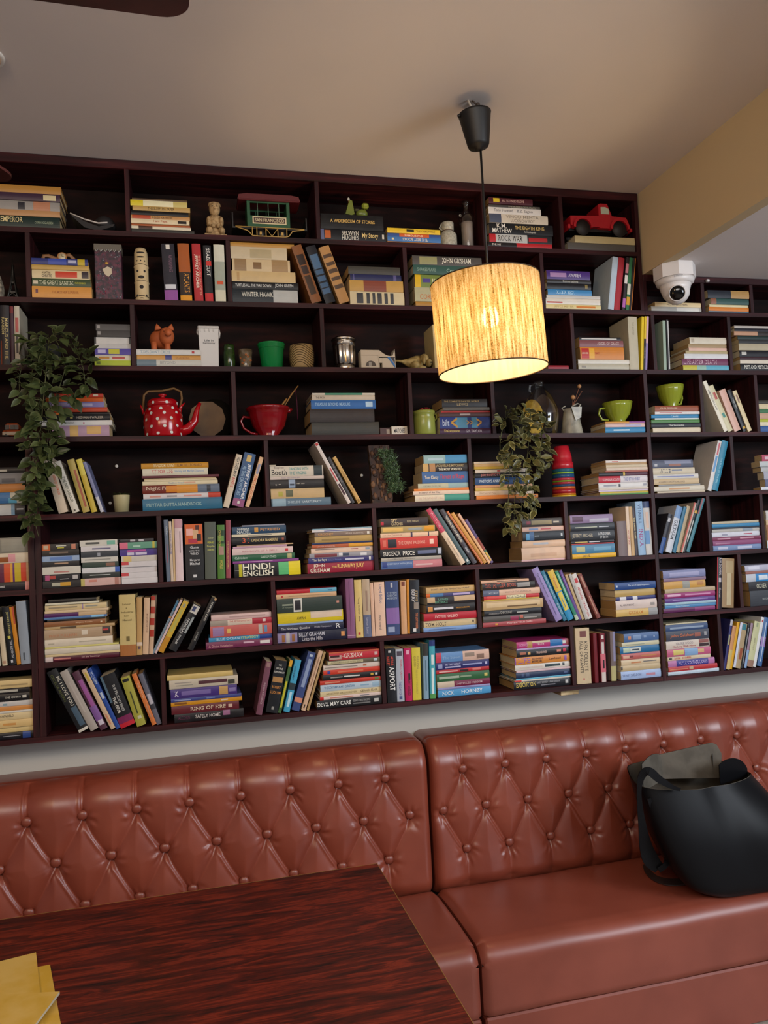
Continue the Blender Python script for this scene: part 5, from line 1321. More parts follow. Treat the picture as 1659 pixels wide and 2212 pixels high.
Rm = Vector((-0.52, -0.80, -0.36)).normalized().to_track_quat('Z', 'Y').to_matrix().to_4x4()
Rm = Matrix.Translation((0.0, -0.008, -0.112)) @ Rm
b = MB(); b.ball((0, 0, 0), 0.053, m=mw, n=28, M=Rm); b.build('ball', t)
b = MB(); b.lathe([(0.031, 0.040), (0.035, 0.042), (0.034, 0.048), (0.031, 0.049), (0.030, 0.046)], mw, n=36, M=Rm); b.build('lens_hood', t)
b = MB(); b.lathe([(0.0305, 0.044), (0.029, 0.0495), (0.018, 0.054), (0.0, 0.056)], mat('060606', 0.08), n=36, M=Rm); b.build('lens', t)
b = MB(); put_text(b, 'prama', mat('8c8a8c', 0.5), lambda a, c: (-0.055+0.034*a, -0.0745+0.0*a-0.012*a, -0.072+0.008*c+0.003*a)); b.build('lettering', t)
t = thing('wall_bracket', 'tiny white clip on the right-hand bookcase top beside the camera', 'clip', tuple(wall(1527, 606, -0.004)))
b = MB(); b.box(-0.006, 0.008, -0.01, 0.003, -0.008, 0.004, mw, bev=0.002); b.build('clip_body', t)

# ------------------------------------------------------------------ black bag
t = thing('tote_bag', 'open black leather tote bag slumped on the right-hand banquette seat', 'bag', (1.9, -0.3, ZS+0.01))
mbag = mat('0a0a0d', 0.42, 'bag'); mlin = mat('5a544a', 0.7, 'mottled', dark='4a443b', s=14)
O_ = np.array([1.9, -0.3, ZS+0.01])
def bagring(pts, per=8):
    """closed smooth loop through control points"""
    P = np.array(pts, float); n = len(P); out = []
    for i in range(n):
        p0, p1, p2, p3 = P[i-1], P[i], P[(i+1) % n], P[(i+2) % n]
        for k in range(per):
            u = k/per; out.append(0.5*((2*p1)+(-p0+p2)*u+(2*p0-5*p1+4*p2-p3)*u*u+(-p0+3*p1-3*p2+p3)*u**3))
    return np.array(out)
base = [(1.765, -0.475, .449), (1.92, -0.50, .447), (2.12, -0.49, .448), (2.16, -0.33, .448), (2.12, -0.19, .448), (1.95, -0.17, .448), (1.83, -0.18, .448), (1.79, -0.32, .448)]
low = [(1.68, -0.485, .50), (1.89, -0.515, .50), (2.08, -0.50, .50), (2.125, -0.33, .50), (2.08, -0.17, .50), (1.95, -0.15, .50), (1.77, -0.17, .50), (1.70, -0.32, .50)]
mid = [(1.60, -0.46, .66), (1.82, -0.50, .65), (2.10, -0.485, .65), (2.16, -0.32, .66), (2.10, -0.15, .66), (1.91, -0.135, .67), (1.71, -0.16, .67), (1.615, -0.30, .67)]
rim = [(1.555, -0.41, .842), (1.775, -0.455, .822), (2.0, -0.40, .822), (2.06, -0.27, .815), (2.02, -0.14, .83), (1.85, -0.125, .845), (1.68, -0.135, .845), (1.58, -0.26, .86)]
cr = [np.array(bagring(x)) for x in (base, low, mid, rim)]
N_ = len(cr[0]); rings = []
for k in range(25):
    u = k/24*3; i = min(int(u), 2); f = u-i
    p0, p1, p2, p3 = cr[max(i-1, 0)], cr[i], cr[i+1], cr[min(i+2, 3)]
    r = 0.5*((2*p1)+(-p0+p2)*f+(2*p0-5*p1+4*p2-p3)*f*f+(-p0+3*p1-3*p2+p3)*f**3)
    # soft vertical fold in the front panel
    g = np.exp(-((np.arange(N_)-9.5)/1.6)**2)*0.014*(u/3)**1.2; r = r+np.stack([0*g, g, 0*g], 1)
    g = np.exp(-((np.arange(N_)-20)/2.2)**2)*0.016*np.sin(u*1.3); r = r+np.stack([-g, 0*g, 0*g], 1)
    rings.append(r-O_)
vs = [tuple(p) for r in rings for p in r]; fs = []
for k in range(24):
    for i in range(N_): j = (i+1) % N_; fs.append((k*N_+i, k*N_+j, (k+1)*N_+j, (k+1)*N_+i))
fs.append(tuple(reversed(range(N_))))
b = MB(); b.add(vs, fs, mbag, True); bo = b.build('bag_body', t)
cen = np.mean(rings[-1], 0); vs = []; fs = []
for k in range(12):
    for p in rings[24-k*2]: c = np.array([cen[0], cen[1], p[2]]); q = c+(p-c)*0.985; vs.append((q[0], q[1], q[2]-0.001*(k > 0)))
for k in range(11):
    for i in range(N_): j = (i+1) % N_; fs.append((k*N_+i, k*N_+j, (k+1)*N_+j, (k+1)*N_+i))
fs.append(tuple(11*N_+i for i in range(N_)))
b = MB(); b.add(vs, fs, mlin, True); b.build('lining', bo)
def flap(name, path, hgt, m, lean=(0, 0), th=0.003, outer=None):
    """scalloped panel: path of base points with height at each"""
    n = len(path); b = MB(); vs = []
    for o in (0, th):
        for (p, h) in zip(path, hgt):
            for k in range(7):
                f = k/6; vs.append((p[0]-O_[0]+lean[0]*f*h, p[1]-O_[1]+lean[1]*f*h+o, p[2]-O_[2]+h*f))
    N2 = n*7; F1 = []; F2 = []
    for i in range(n-1):
        for k in range(6):
            a = i*7+k; F1.append((a, a+7, a+8, a+1)); F2.append((a+N2+1, a+N2+8, a+N2+7, a+N2))
    E = [(i*7+6, (i+1)*7+6, (i+1)*7+6+N2, i*7+6+N2) for i in range(n-1)]
    b.add(vs, F1, m, True); b.add(vs, F2+E, outer or mbag, True); b.build(name, t)
S_ = lambda x0, x1, y0, y1, z, n=15: [(x0+(x1-x0)*i/(n-1), y0+(y1-y0)*i/(n-1), z) for i in range(n)]
flap('rear_flap', S_(1.70, 1.955, -0.21, -0.30, .80), [0.085+0.055*i/14-0.05*max(0, (i-12)/2)**2 for i in range(15)], mlin, lean=(0.15, 0.05))
flap('side_flap', S_(1.60, 1.74, -0.33, -0.24, .80), [0.10+0.015*sin(pi*i/14)-0.03*max(0, (i-12)/2)**2 for i in range(15)], mlin)
flap('corner_flap', S_(1.93, 2.03, -0.29, -0.2, .80), [0.115*sqrt(max(0.02, 1-((i-6)/8.6)**2)) for i in range(15)], mbag)
flap('front_flap', S_(1.90, 2.06, -0.37, -0.32, .80), [0.085*sqrt(max(0.03, 1-((i-5)/9.6)**2)) for i in range(15)], mbag)
def strap(pts, wdt, name):
    P = bagring(pts, 10)[:-20] if False else None
    pts = [np.array(p) for p in pts]; out = []
    for i in range(len(pts)-1):
        p0, p1, p2, p3 = pts[max(i-1, 0)], pts[i], pts[i+1], pts[min(i+2, len(pts)-1)]
        for k in range(8):
            u = k/8; out.append(tuple(0.5*((2*p1)+(-p0+p2)*u+(2*p0-5*p1+4*p2-p3)*u*u+(-p0+3*p1-3*p2+p3)*u**3)-O_))
    out.append(tuple(pts[-1]-O_)); b = MB(); b.tube(out, [wdt*(1+0.5*sin(pi*i/len(out))) for i in range(len(out))], mbag, n=10, flat=0.45); b.build(name, t)
wp = lambda x, y, Y: tuple(wall(x, y, Y))
def ribbon(name, pts, th=0.003, flat=None):
    """band given by image column/row, depth and half width"""
    P = []
    for i in range(len(pts)-1):
        p0, p1, p2, p3 = [np.array(pts[min(max(k, 0), len(pts)-1)], float) for k in (i-1, i, i+1, i+2)]
        for k in range(6):
            u = k/6; P.append(0.5*((2*p1)+(-p0+p2)*u+(2*p0-5*p1+4*p2-p3)*u*u+(-p0+3*p1-3*p2+p3)*u**3))
    P.append(np.array(pts[-1], float)); vs = []; n = len(P)
    for i, p in enumerate(P):
        d = P[min(i+1, n-1)][:2]-P[max(i-1, 0)][:2]; d = d/(hypot(*d)+1e-9); nx_, ny_ = -d[1]*p[3], d[0]*p[3]
        for sg in (-1, 1):
            q = hpl(p[0]+sg*nx_, p[1]+sg*ny_, flat) if flat else wall(p[0]+sg*nx_, p[1]+sg*ny_, p[2])
            a_ = q-O_; vs.append(tuple(a_)); vs.append(tuple(a_+np.array([0, 0, th]) if flat else a_+np.array([0, th, 0])))
    fs = []
    for i in range(n-1):
        a_ = i*4; fs += [(a_, a_+2, a_+6, a_+4), (a_+1, a_+5, a_+7, a_+3), (a_, a_+4, a_+5, a_+1), (a_+2, a_+3, a_+7, a_+6)]
    fs += [(0, 1, 3, 2), (n*4-4, n*4-2, n*4-1, n*4-3)]
    b = MB(); b.add(vs, fs, mbag); b.build(name, t)
ribbon('shoulder_strap', [(1470, 1706, -.475, 3), (1452, 1700, -.478, 5), (1425, 1684, -.475, 8), (1402, 1666, -.47, 9), (1387, 1676, -.46, 8), (1381, 1705, -.45, 5), (1383, 1745, -.43, 6), (1389, 1790, -.41, 9), (1396, 1830, -.39, 14), (1407, 1858, -.385, 17), (1424, 1876, -.385, 12)])
ribbon('shoulder_strap_tail', [(1423, 1880, -.39, 6), (1440, 1866, -.395, 6), (1440, 1840, -.40, 7), (1428, 1800, -.41, 7), (1414, 1760, -.42, 5), (1402, 1725, -.43, 4)])
mbag2 = mbag; mbag = mat('2c2020', 0.6)
ribbon('hanging_strap', [(1393, 1868, 0, 5), (1400, 1884, 0, 6), (1418, 1899, 0, 6), (1445, 1906, 0, 7), (1478, 1905, 0, 7), (1500, 1900, 0, 6)], flat=ZS+.0115)
mbag = mbag2

# ------------------------------------------------------------------ trailing plants
def leaf(b, p, d, up, L, W, m1, m2):
    d = Vector(d).normalized(); s_ = d.cross(Vector(up)); s_ = s_.normalized() if s_.length > 1e-4 else Vector((1, 0, 0)); n_ = s_.cross(d)
    pr = [(0, 0.02), (0.18, 0.62), (0.42, 1.0), (0.7, 0.72), (0.9, 0.26), (1.0, 0.0)]; vs = []; 
    for (t_, w_) in pr:
        c = Vector(p)+d*(L*t_)-n_*(L*0.22*t_*t_)
        for k in (-1, -0.72, 0, 0.72, 1): vs.append(tuple(c+s_*(W*w_*k*0.5)+n_*(abs(k)*w_*W*0.16)))
    f1 = []; f2 = []
    for i in range(5):
        for k in range(4):
            a = i*5+k; (f2 if k in (0, 3) else f1).append((a, a+1, a+6, a+5))
    b.add(vs, f1, m1, True); b.add(vs, f2, m2, True)
def vine(name, label, potpos, potr, stems, outline, nleaf, cols, size, seed, Y0, Y1, cat='plant'):
    rnd = random.Random(seed); t = thing(name, label, cat, potpos)
    b = MB(); b.lathe([(potr*0.72, 0.0005), (potr, potr*1.5), (potr*1.04, potr*1.55), (potr*0.95, potr*1.55), (potr*0.9, potr*1.3), (0, potr*1.3)], mat('2c2a26', 0.5), n=28); b.build('pot', t)
    sb = MB(); P0 = Vector(potpos); ms = mat('5c6038', 0.6); leaves = MB(); m1s = [mat(c, 0.42, 'leaf') for c in cols[0]]; m2s = [mat(c, 0.42, 'leaf') for c in cols[1]]
    pts3 = []
    for st in stems:
        path = [Vector((0, 0, potr*1.3)), Vector((0, -0.03, potr*1.9))]
        for (px, py, Y) in st: path.append(Vector(wall(px, py, Y))-P0)
        sm = []
        for i in range(len(path)-1):
            p0, p1, p2, p3 = path[max(i-1, 0)], path[i], path[i+1], path[min(i+2, len(path)-1)]
            for k in range(6):
                u = k/6; sm.append(0.5*((2*p1)+(-p0+p2)*u+(2*p0-5*p1+4*p2-p3)*u*u+(-p0+3*p1-3*p2+p3)*u**3))
        sb.tube([tuple(q) for q in sm], [0.0022-0.0012*i/len(sm) for i in range(len(sm))], ms, n=5); pts3 += sm[6:]
    sb.build('stems', t)
    # leaves sit in pairs off short twigs that fill the plant's body
    rows = outline; cnt = 0; wts = [(rows[i+1][0]-rows[i][0])*(70+rows[i][2]-rows[i][1]+rows[i+1][2]-rows[i+1][1]) for i in range(len(rows)-1)]
    while cnt < nleaf:
        i = rnd.choices(range(len(rows)-1), wts)[0]; f = rnd.random(); y = rows[i][0]+(rows[i+1][0]-rows[i][0])*f
        xa = rows[i][1]+(rows[i+1][1]-rows[i][1])*f; xb = rows[i][2]+(rows[i+1][2]-rows[i][2])*f; x = xa+(xb-xa)*rnd.random()
        Y = Y0+(Y1-Y0)*rnd.random(); p = Vector(wall(x, y, Y))-P0
        near = min(pts3, key=lambda q: (q-p).length); v = p-near
        side = Vector((rnd.uniform(-1, 1), rnd.uniform(-0.7, 0.05), rnd.uniform(-1.0, 0.25)))
        if v.length > 0.008: side += v.normalized()*0.9
        if v.length > 0.012: leaves.tube([tuple(near), tuple((near+p)/2+Vector((0, 0, 0.006))), tuple(p)], 0.0011, ms, n=4)
        up = Vector((rnd.uniform(-0.5, 0.5), -1.0, rnd.uniform(0.0, 1.0)))
        s = size*rnd.uniform(0.75, 1.25); leaf(leaves, p, side, up, s, s*rnd.uniform(0.5, 0.62), rnd.choice(m1s), rnd.choice(m2s)); cnt += 1
    leaves.build('leaves', t)
q = wall(100, 780, 0.09)
vine('trailing_plant', 'green trailing plant spilling over the shelf at upper left', (float(q[0]), 0.09, shz('r3', q[0])), 0.055,
 [[(95, 745, -.01), (70, 800, -.05), (62, 900, -.05), (75, 960, -.05), (68, 1040, -.045), (72, 1110, -.045), (85, 1165, -.04)],
  [(120, 735, -.02), (140, 790, -.05), (120, 860, -.06), (105, 930, -.05), (100, 1000, -.045)],
  [(140, 740, -.02), (175, 780, -.05), (185, 840, -.05)], [(80, 740, -.03), (45, 800, -.06), (42, 850, -.05)], [(105, 735, -.05), (95, 850, -.08), (85, 950, -.06), (62, 1080, -.05), (66, 1150, -.04)]],
 [(712, 110, 140), (735, 60, 165), (765, 35, 190), (800, 30, 200), (850, 30, 190), (880, 45, 140), (915, 48, 125), (950, 52, 128), (975, 62, 125), (1005, 62, 125), (1030, 62, 98), (1060, 58, 92), (1100, 58, 82), (1152, 58, 78)],
 320, (['3c4622', '4a5630', '34401e', '586438'], ['56603a', '6a7448', '4c5a30']), 0.046, 3, -0.11, -0.045)
q = wall(1110, 905, 0.09)
vine('trailing_plant', 'trailing plant with pale-edged leaves hanging below the pendant lamp', (float(q[0]), 0.085, shz('r4', q[0])), 0.05,
 [[(1105, 895, -.02), (1110, 950, -.05), (1100, 1020, -.05), (1098, 1080, -.05), (1090, 1130, -.05), (1105, 1160, -.045)],
  [(1130, 890, -.02), (1150, 950, -.06), (1185, 985, -.06), (1195, 1005, -.06)], [(1140, 900, -.03), (1140, 980, -.07), (1130, 1060, -.06), (1125, 1110, -.05)],
  [(1160, 900, -.02), (1170, 960, -.05), (1150, 1060, -.05), (1160, 1105, -.05)], [(1095, 900, -.03), (1080, 970, -.06), (1110, 1040, -.06), (1110, 1125, -.05)]],
 [(873, 1105, 1140), (895, 1078, 1178), (925, 1074, 1185), (955, 1078, 1188), (985, 1074, 1196), (1005, 1084, 1192), (1030, 1086, 1155), (1060, 1090, 1152), (1085, 1084, 1160), (1108, 1084, 1160), (1130, 1086, 1120), (1145, 1092, 1112)],
 215, (['4c4a22', '5c5a2e', '3c3c1c', '6a6838'], ['8c8a5c', '9c9a68', '747448']), 0.042, 11, -0.11, -0.03)

# ------------------------------------------------------------------ ornaments on the shelves
def spot(row, px0, px1, ytop, Y, base=None):
    """place on a shelf: centre X, base Z, width and height of a thing seen between px0..px1 with its top at ytop"""
    xm = (px0+px1)/2
    if base is None:
        X = wall(xm, shpix(row, xm, Y), Y)[0]; zb = (max(shz(row, X-0.14), shz(row, X+0.14)) if px1-px0 > 55 else max(shz(row, X-0.04), shz(row, X+0.04)))+0.0004
    else:
        zb = base+0.0004; y = 800.0
        for _ in range(12): qq = wall(xm, y, Y); y = toimg((qq[0], Y, zb))[1]
        X = wall(xm, y, Y)[0]
    ym = (toimg((X, Y, zb))[1]+ytop)/2
    W = wall(px1, ym, Y)[0]-wall(px0, ym, Y)[0]; H = wall(xm, ytop, Y)[2]-zb
    return float(X), float(zb), float(W), float(H)
# cap
X, Z, W, H = spot('r1', 158, 256, 455, 0.07)
t = thing('cap', 'dark folded cap with a pale brim edge on the top shelf', 'cap', (X, 0.07, Z)); mk = mat('1c1818', 0.7); b = MB()
b.ball((W*0.2, 0.02, H*0.42), W*0.26, 0.05, H*0.42, mk); b.build('crown', t)
b = MB(); pts = [(-W*.5, H*.62), (-W*.2, H*.35), (W*.1, H*.18), (W*.45, H*.3), (W*.42, H*.2), (W*.1, H*.02), (-W*.2, H*.12), (-W*.45, H*.5)]; b.prism(pts, -0.055, 0.05, mk); b.build('brim', t)
b = MB(); b.tube([(-W*.5, -0.056, H*.62), (-W*.2, -0.056, H*.42), (W*.1, -0.056, H*.3), (W*.3, -0.056, H*.34)], 0.0028, mat('b8b0a8', 0.5)); b.build('brim_edge', t)
# carved figure
X, Z, W, H = spot('r1', 442, 490, 437, 0.06)
t = thing('stone_figurine', 'small carved beige stone figure seated on a plinth, top shelf', 'figurine', (X, 0.06, Z)); ms = mat('b39468', 0.75, 'mottled', dark='8c6f48', s=90)
b = MB(); b.box(-W*.5, W*.5, -.03, .03, 0, H*.11, ms, bev=.002); b.build('plinth', t)
b = MB(); b.lathe([(W*.40, H*.1), (W*.42, H*.2), (W*.34, H*.3), (W*.38, H*.42), (W*.30, H*.52), (W*.27, H*.62)], ms, sy=.75)
for sx_ in (-1, 1): b.ball((sx_*W*.27, -.022, H*.2), W*.16, .02, H*.09, ms); b.ball((sx_*W*.28, -.012, H*.46), W*.11, .016, H*.13, ms); b.ball((sx_*W*.12, -.03, H*.3), W*.1, .012, H*.05, ms)
b.build('body', t)
b = MB(); b.ball((0, -.003, H*.8), W*.25, .024, H*.19, ms); b.ball((0, -.026, H*.78), W*.045, .006, H*.035, ms); b.lathe([(W*.22, H*.88), (W*.29, H*.9), (W*.26, H*.96), (0.001, H*1.0)], ms, sy=.8)
for sx_ in (-1, 1): b.ball((sx_*W*.1, -.024, H*.83), W*.04, .004, H*.015, mat('4c3a24', .8))
b.build('head', t)
# tram
X, Z, W, H = spot('r1', 503, 662, 431, 0.05)
t = thing('toy_tram', 'toy cable car in green with a red roof, lettered SAN FRANCISCO', 'toy', (X, 0.05, Z))
mg = mat('1c4a2c', 0.4); mr = mat('541418', 0.4); mgo = mat('b08c48', 0.4); mkk = mat('15110f', 0.5)
b = MB(); pr = [(-W*.42, H*.86), (-W*.40, H*.97), (-W*.3, H*1.0), (W*.3, H*1.0), (W*.40, H*.97), (W*.42, H*.86)]
b.prism(pr, -.045, .05, mr); b.box(-W*.41, W*.41, -.05, .055, H*.83, H*.87, mr, bev=.002); b.build('roof', t)
b = MB(); x0_, x1_ = -W*.30, W*.27; z0_, z1_ = H*.24, H*.84
b.box(x0_, x1_, -.04, -.034, z0_, H*.5, mg); b.box(x0_, x1_, .04, .046, z0_, H*.5, mg); b.box(x0_, x1_, -.04, -.034, H*.8, z1_, mg); b.box(x0_, x1_, .04, .046, H*.8, z1_, mg)
for xx in (x0_, x1_-.012): b.box(xx, xx+.012, -.042, .048, z0_, z1_, mg)
for k in (1, 2, 3): xx = x0_+(x1_-x0_)*k/4; b.box(xx-.0012, xx+.0012, -.039, -.035, H*.5, H*.8, mat('3c5a44', .4)); b.box(xx-.0012, xx+.0012, .041, .045, H*.5, H*.8, mg)
b.build('cabin', t)
b = MB(); b.box(x0_+.013, x1_-.013, .0, .012, H*.26, H*.58, mat('38181a', .5)); b.build('bench', t)
b = MB(); b.box(x0_+.02, x1_-.014, -.0422, -.0402, H*.31, H*.48, mat('c8b890', .5)); b.box(x0_+.025, x1_-.019, -.0428, -.0421, H*.335, H*.455, mat('3a201c', .5))
put_text(b, 'SAN FRANCISCO', mat('c8b890', .5), lambda a, c: (x0_+.029+(x1_-x0_-.052)*a, -.0431, H*.355+H*.08*c)); b.build('name_board', t)
b = MB(); b.box(-W*.5, W*.5, -.038, .044, H*.2, H*.24, mkk); b.box(-W*.5, -W*.485, -.038, .044, H*.24, H*.56, mkk); b.box(W*.485, W*.5, -.038, .044, H*.24, H*.5, mkk); b.build('platform', t)
b = MB()
b.tube([(-W*.46, -.042, H*.22), (-W*.3, -.042, H*.14), (-W*.24, -.042, H*.03), (-W*.15, -.042, H*.005+.003), (W*.2, -.042, H*.005+.003), (W*.25, -.042, H*.05), (W*.3, -.042, H*.17), (W*.46, -.042, H*.21)], .0022, mgo, n=6)
b.tube([(-W*.46, -.042, H*.23), (W*.46, -.042, H*.225)], .0018, mgo, n=6)
for f in (-.24, -.18, -.06, .1, .22): b.tube([(W*f, -.042, H*.22), (W*f, -.042, H*.02)], .002, mgo, n=6)
b.tube([(-W*.06, -.042, H*.21), (W*.02, -.042, H*.03), (W*.1, -.042, H*.21)], .0016, mgo, n=6)
for f in (-.13, .16): b.box(W*f-.004, W*f+.004, -.046, -.04, H*.05, H*.12, mgo)
b.build('side_truss', t)
for f in (-.13, .16):
    for yy in (-.036, .03): b = MB(); b.lathe([(.001, 0), (H*.1, .001), (H*.11, .002), (H*.11, .008), (.001, .009)], mkk, M=Matrix.Translation((W*f, yy+.009, H*.112)) @ Matrix.Rotation(pi/2, 4, 'X'), n=20); b.build('wheel', t)
# green toy scooter on the black books
zb = TOPS['black pair under the green toy scooter'][0]
X, Z, W, H = spot('r1', 733, 797, 428, 0.05, zb)
t = thing('toy_scooter', 'little green toy motor scooter standing on two black books', 'toy', (X, 0.05, Z)); mg = mat('66702a', .35)
b = MB(); b.prism([(-W*.3, H*.18), (-W*.18, H*.7), (-W*.13, H*.85), (-W*.06, H*.8), (-W*.02, H*.45), (W*.0, H*.18), (-W*.1, H*.12)], -.012, .012, mg); b.build('front_shield', t)
b = MB(); b.ball((W*.27, 0, H*.27), W*.2, .015, H*.2, mg); b.box(-W*.1, W*.2, -.009, .009, H*.08, H*.14, mg, bev=.003); b.box(W*.02, W*.2, -.011, .011, H*.35, H*.47, mat('3c3a20', .6), bev=.004); b.build('rear_body', t)
b = MB(); b.box(W*.28, W*.5, -.012, .012, H*.5, H*.76, mat('7c8428', .4), bev=.006); b.tube([(W*.36, 0, H*.5), (W*.42, 0, H*.38), (W*.44, 0, H*.22)], .0015, mg); b.build('top_case', t)
b = MB(); b.ball((-W*.16, 0, H*.93), W*.045, .006, H*.08, mat('c8c4b8', .3)); b.tube([(-W*.2, -.02, H*.74), (-W*.14, 0, H*.82), (-W*.2, .02, H*.74)], .002, mat('6a4c20', .4)); b.build('headlight', t)
for f in (-.26, .3): b = MB(); b.lathe([(.001, 0), (H*.15, .001), (H*.15, .007), (.001, .008)], mat('161614', .6), M=Matrix.Translation((W*f, .004, H*.15)) @ Matrix.Rotation(pi/2, 4, 'X'), n=18); b.build('wheel', t)
# jar and bottle
X, Z, W, H = spot('r1', 951, 987, 482, 0.05)
t = thing('ceramic_jar', 'small white crackled stoneware jar with a brown-lined neck', 'jar', (X, .05, Z)); mj = mat('aaa798', .4, 'mottled', dark='8f8c7e', s=120)
b = MB(); r = W*.5; b.lathe([(r*.95, 0), (r, H*.05), (r, H*.5), (r*.85, H*.58), (r*.62, H*.64), (r*.6, H*.68)], mj); b.build('body', t)
b = MB(); b.lathe([(r*.6, H*.68), (r*.7, H*.7), (r*.72, H*.98), (r*.6, H), (r*.55, H*.97), (r*.5, H*.7)], mj); b.tube([(-r*.62, 0, H*.68), (-r*.95, 0, H*.78), (-r*.7, 0, H*.95)], .003, mj); b.build('neck', t)
b = MB(); b.lathe([(r*.62, H*.655), (r*.66, H*.665), (r*.64, H*.68)], mat('5c4432', .6)); b.build('neck_band', t)
X, Z, W, H = spot('r1', 994, 1029, 436, 0.06)
mgl = mat('9c9894', .12, 'glass'); mfrost = mat('857a72', .45)
t = thing('glass_bottle', 'square-shouldered dusty clear glass bottle on the top shelf', 'bottle', (X, .06, Z)); r = W*.5
b = MB(); b.lathe([(r*.8, 0), (r*.84, H*.02), (r*.86, H*.5), (r*1.0, H*.6), (r*.9, H*.68), (r*.42, H*.78), (r*.36, H*.84), (r*.36, H*.93), (r*.46, H*.94), (r*.46, H), (r*.3, H)], mgl, n=36); b.build('glass', t)
b = MB(); b.lathe([(0.001, 0.004), (r*.66, .004), (r*.68, H*.5), (r*.7, H*.56), (0.001, H*.56)], mfrost, n=30); b.build('contents', t)
# pickup
zb = TOPS['old pair of books under the red toy pickup'][0]
X, Z, W, H = spot('r1', 1220, 1357, 449, 0.052, zb)
t = thing('toy_pickup', 'red vintage toy pickup truck with black wheels on two old books', 'toy', (X, .06, Z)); mr = mat('a01420', .38)
b = MB(); b.prism([(-W*.46, H*.32), (-W*.46, H*.58), (-W*.02, H*.62), (-W*.02, H*.28), (-W*.4, H*.26)], -.05, .05, mr); b.build('cargo_bed', t)
b = MB(); b.prism([(-W*.02, H*.25), (-W*.02, H*.97), (W*.01, H), (W*.12, H), (W*.18, H*.66), (W*.19, H*.25)], -.05, .05, mr); b.build('cab', t)
for yy in (-.0512, .0504): b = MB(); b.prism([(W*.015, H*.68), (W*.015, H*.89), (W*.09, H*.9), (W*.14, H*.84), (W*.145, H*.68)], yy, yy+.0008, mat('aab09c', .3)); b.build('side_window', t)
b = MB(); b.prism([(W*.17, H*.28), (W*.17, H*.66), (W*.42, H*.63), (W*.455, H*.5), (W*.45, H*.28)], -.042, .042, mr); b.build('bonnet', t)
for f in (-.28, .29):
    for sy_ in (-1, 1):
        b = MB(); pts = [(W*f+H*.32*cos(q), H*.26+H*.3*sin(q)) for q in np.linspace(-.1, pi+.1, 14)]+[(W*f+H*.25*cos(q), H*.24+H*.24*sin(q)) for q in np.linspace(pi+.1, -.1, 14)]
        b.prism(pts, sy_*.048-.012, sy_*.048+.012, mr); b.build('mudguard', t)
        b = MB(); b.lathe([(.001, 0), (H*.1, .0), (H*.12, .002), (H*.2, .002), (H*.235, .004), (H*.235, .012), (.001, .014)], mat('17120f', .6), M=Matrix.Translation((W*f, sy_*.048+.007, H*.235)) @ Matrix.Rotation(pi/2, 4, 'X'), n=24); b.build('wheel', t)
b = MB(); b.box(-W*.5, -W*.46, -.05, .05, H*.2, H*.34, mr, bev=.003); b.build('bumper', t)
b = MB(); b.box(W*.455, W*.5, -.05, .05, H*.18, H*.3, mr, bev=.003); b.build('bumper', t)
b = MB(); b.box(-W*.46, W*.46, -.03, .03, H*.18, H*.27, mkk); b.build('chassis', t)
# eiffel miniature and pale figure, second row left
X, Z, W, H = spot('r2', 15, 41, 556, 0.05)
t = thing('tower_model', 'dark metal lattice tower miniature in the second row at left', 'model', (X, .06, Z)); mt = mat('16140f', .45); b = MB()
for sx_ in (-1, 1):
    for sy_ in (-1, 1): b.tube([(sx_*W*.46, sy_*W*.4, .0), (sx_*W*.3, sy_*W*.27, H*.2), (sx_*W*.13, sy_*W*.12, H*.45), (sx_*.002, sy_*.002, H*.85)], [.004, .0035, .003, .0015], mt, n=5)
b.box(-W*.33, W*.33, -W*.28, W*.28, H*.19, H*.22, mt); b.box(-W*.17, W*.17, -W*.15, W*.15, H*.42, H*.45, mt); b.tube([(0, 0, H*.4), (0, 0, H*.8), (0, 0, H)], [.004, .002, .0008], mt, n=6)
for sx_ in (-1, 1): b.tube([(-W*.38, sx_*W*.34, H*.03), (-W*.2, sx_*W*.32, H*.14), (0, sx_*W*.32, H*.17), (W*.2, sx_*W*.32, H*.14), (W*.38, sx_*W*.34, H*.03)], .0022, mt, n=5)
b.build('lattice', t)
X, Z, W, H = spot('r2', -24, 12, 584, 0.06)
t = thing('feather_ornament', 'pale grey ornament cut off by the left edge, second row', 'ornament', (X, .06, Z)); b = MB(); b.lathe([(W*.36, 0), (W*.48, H*.2), (W*.42, H*.5), (W*.25, H*.8), (.001, H)], mat('8c8270', .7, 'mottled', dark='4a4238', s=60)); b.build('body', t)
# wristwatch on the stack
zb = TOPS['second-row stack under the wooden wristwatch'][0]
X, Z, W, H = spot('r2', 91, 162, 546, 0.04, zb)
t = thing('wristwatch', 'brown strapped wristwatch lying on a second-row book stack', 'watch', (X, .04, Z)); mb_ = mat('7c5430', .55)
b = MB(); b.tube([(-W*.48, 0, .004), (-W*.44, 0, H*.6), (-W*.3, 0, H*.62), (-W*.1, 0, H*.35), (W*.06, 0, H*.45)], .0032, mb_, flat=2.2); b.tube([(W*.2, 0, H*.7), (W*.34, 0, H*.8), (W*.46, .01, H*.45), (W*.44, .01, .004)], .0032, mb_, flat=2.2); b.build('strap', t)
Mw = Matrix.Translation((W*.12, -.006, H*.5)) @ Matrix.Rotation(rad(78), 4, 'X')
b = MB(); b.lathe([(.001, -.004), (H*.5, -.004), (H*.5, .003), (H*.42, .004), (H*.4, .002)], mat('9c6838', .4), M=Mw, n=28); b.build('case', t)
b = MB(); b.lathe([(.001, .0022), (H*.4, .0022), (H*.4, .0018)], mat('bcae8c', .3), M=Mw, n=28); b.box(-.0006, .0006, 0, H*.25, .0024, .003, mkk, Mw); b.box(0, H*.2, -.0006, .0006, .0024, .003, mkk, Mw); b.build('dial', t)
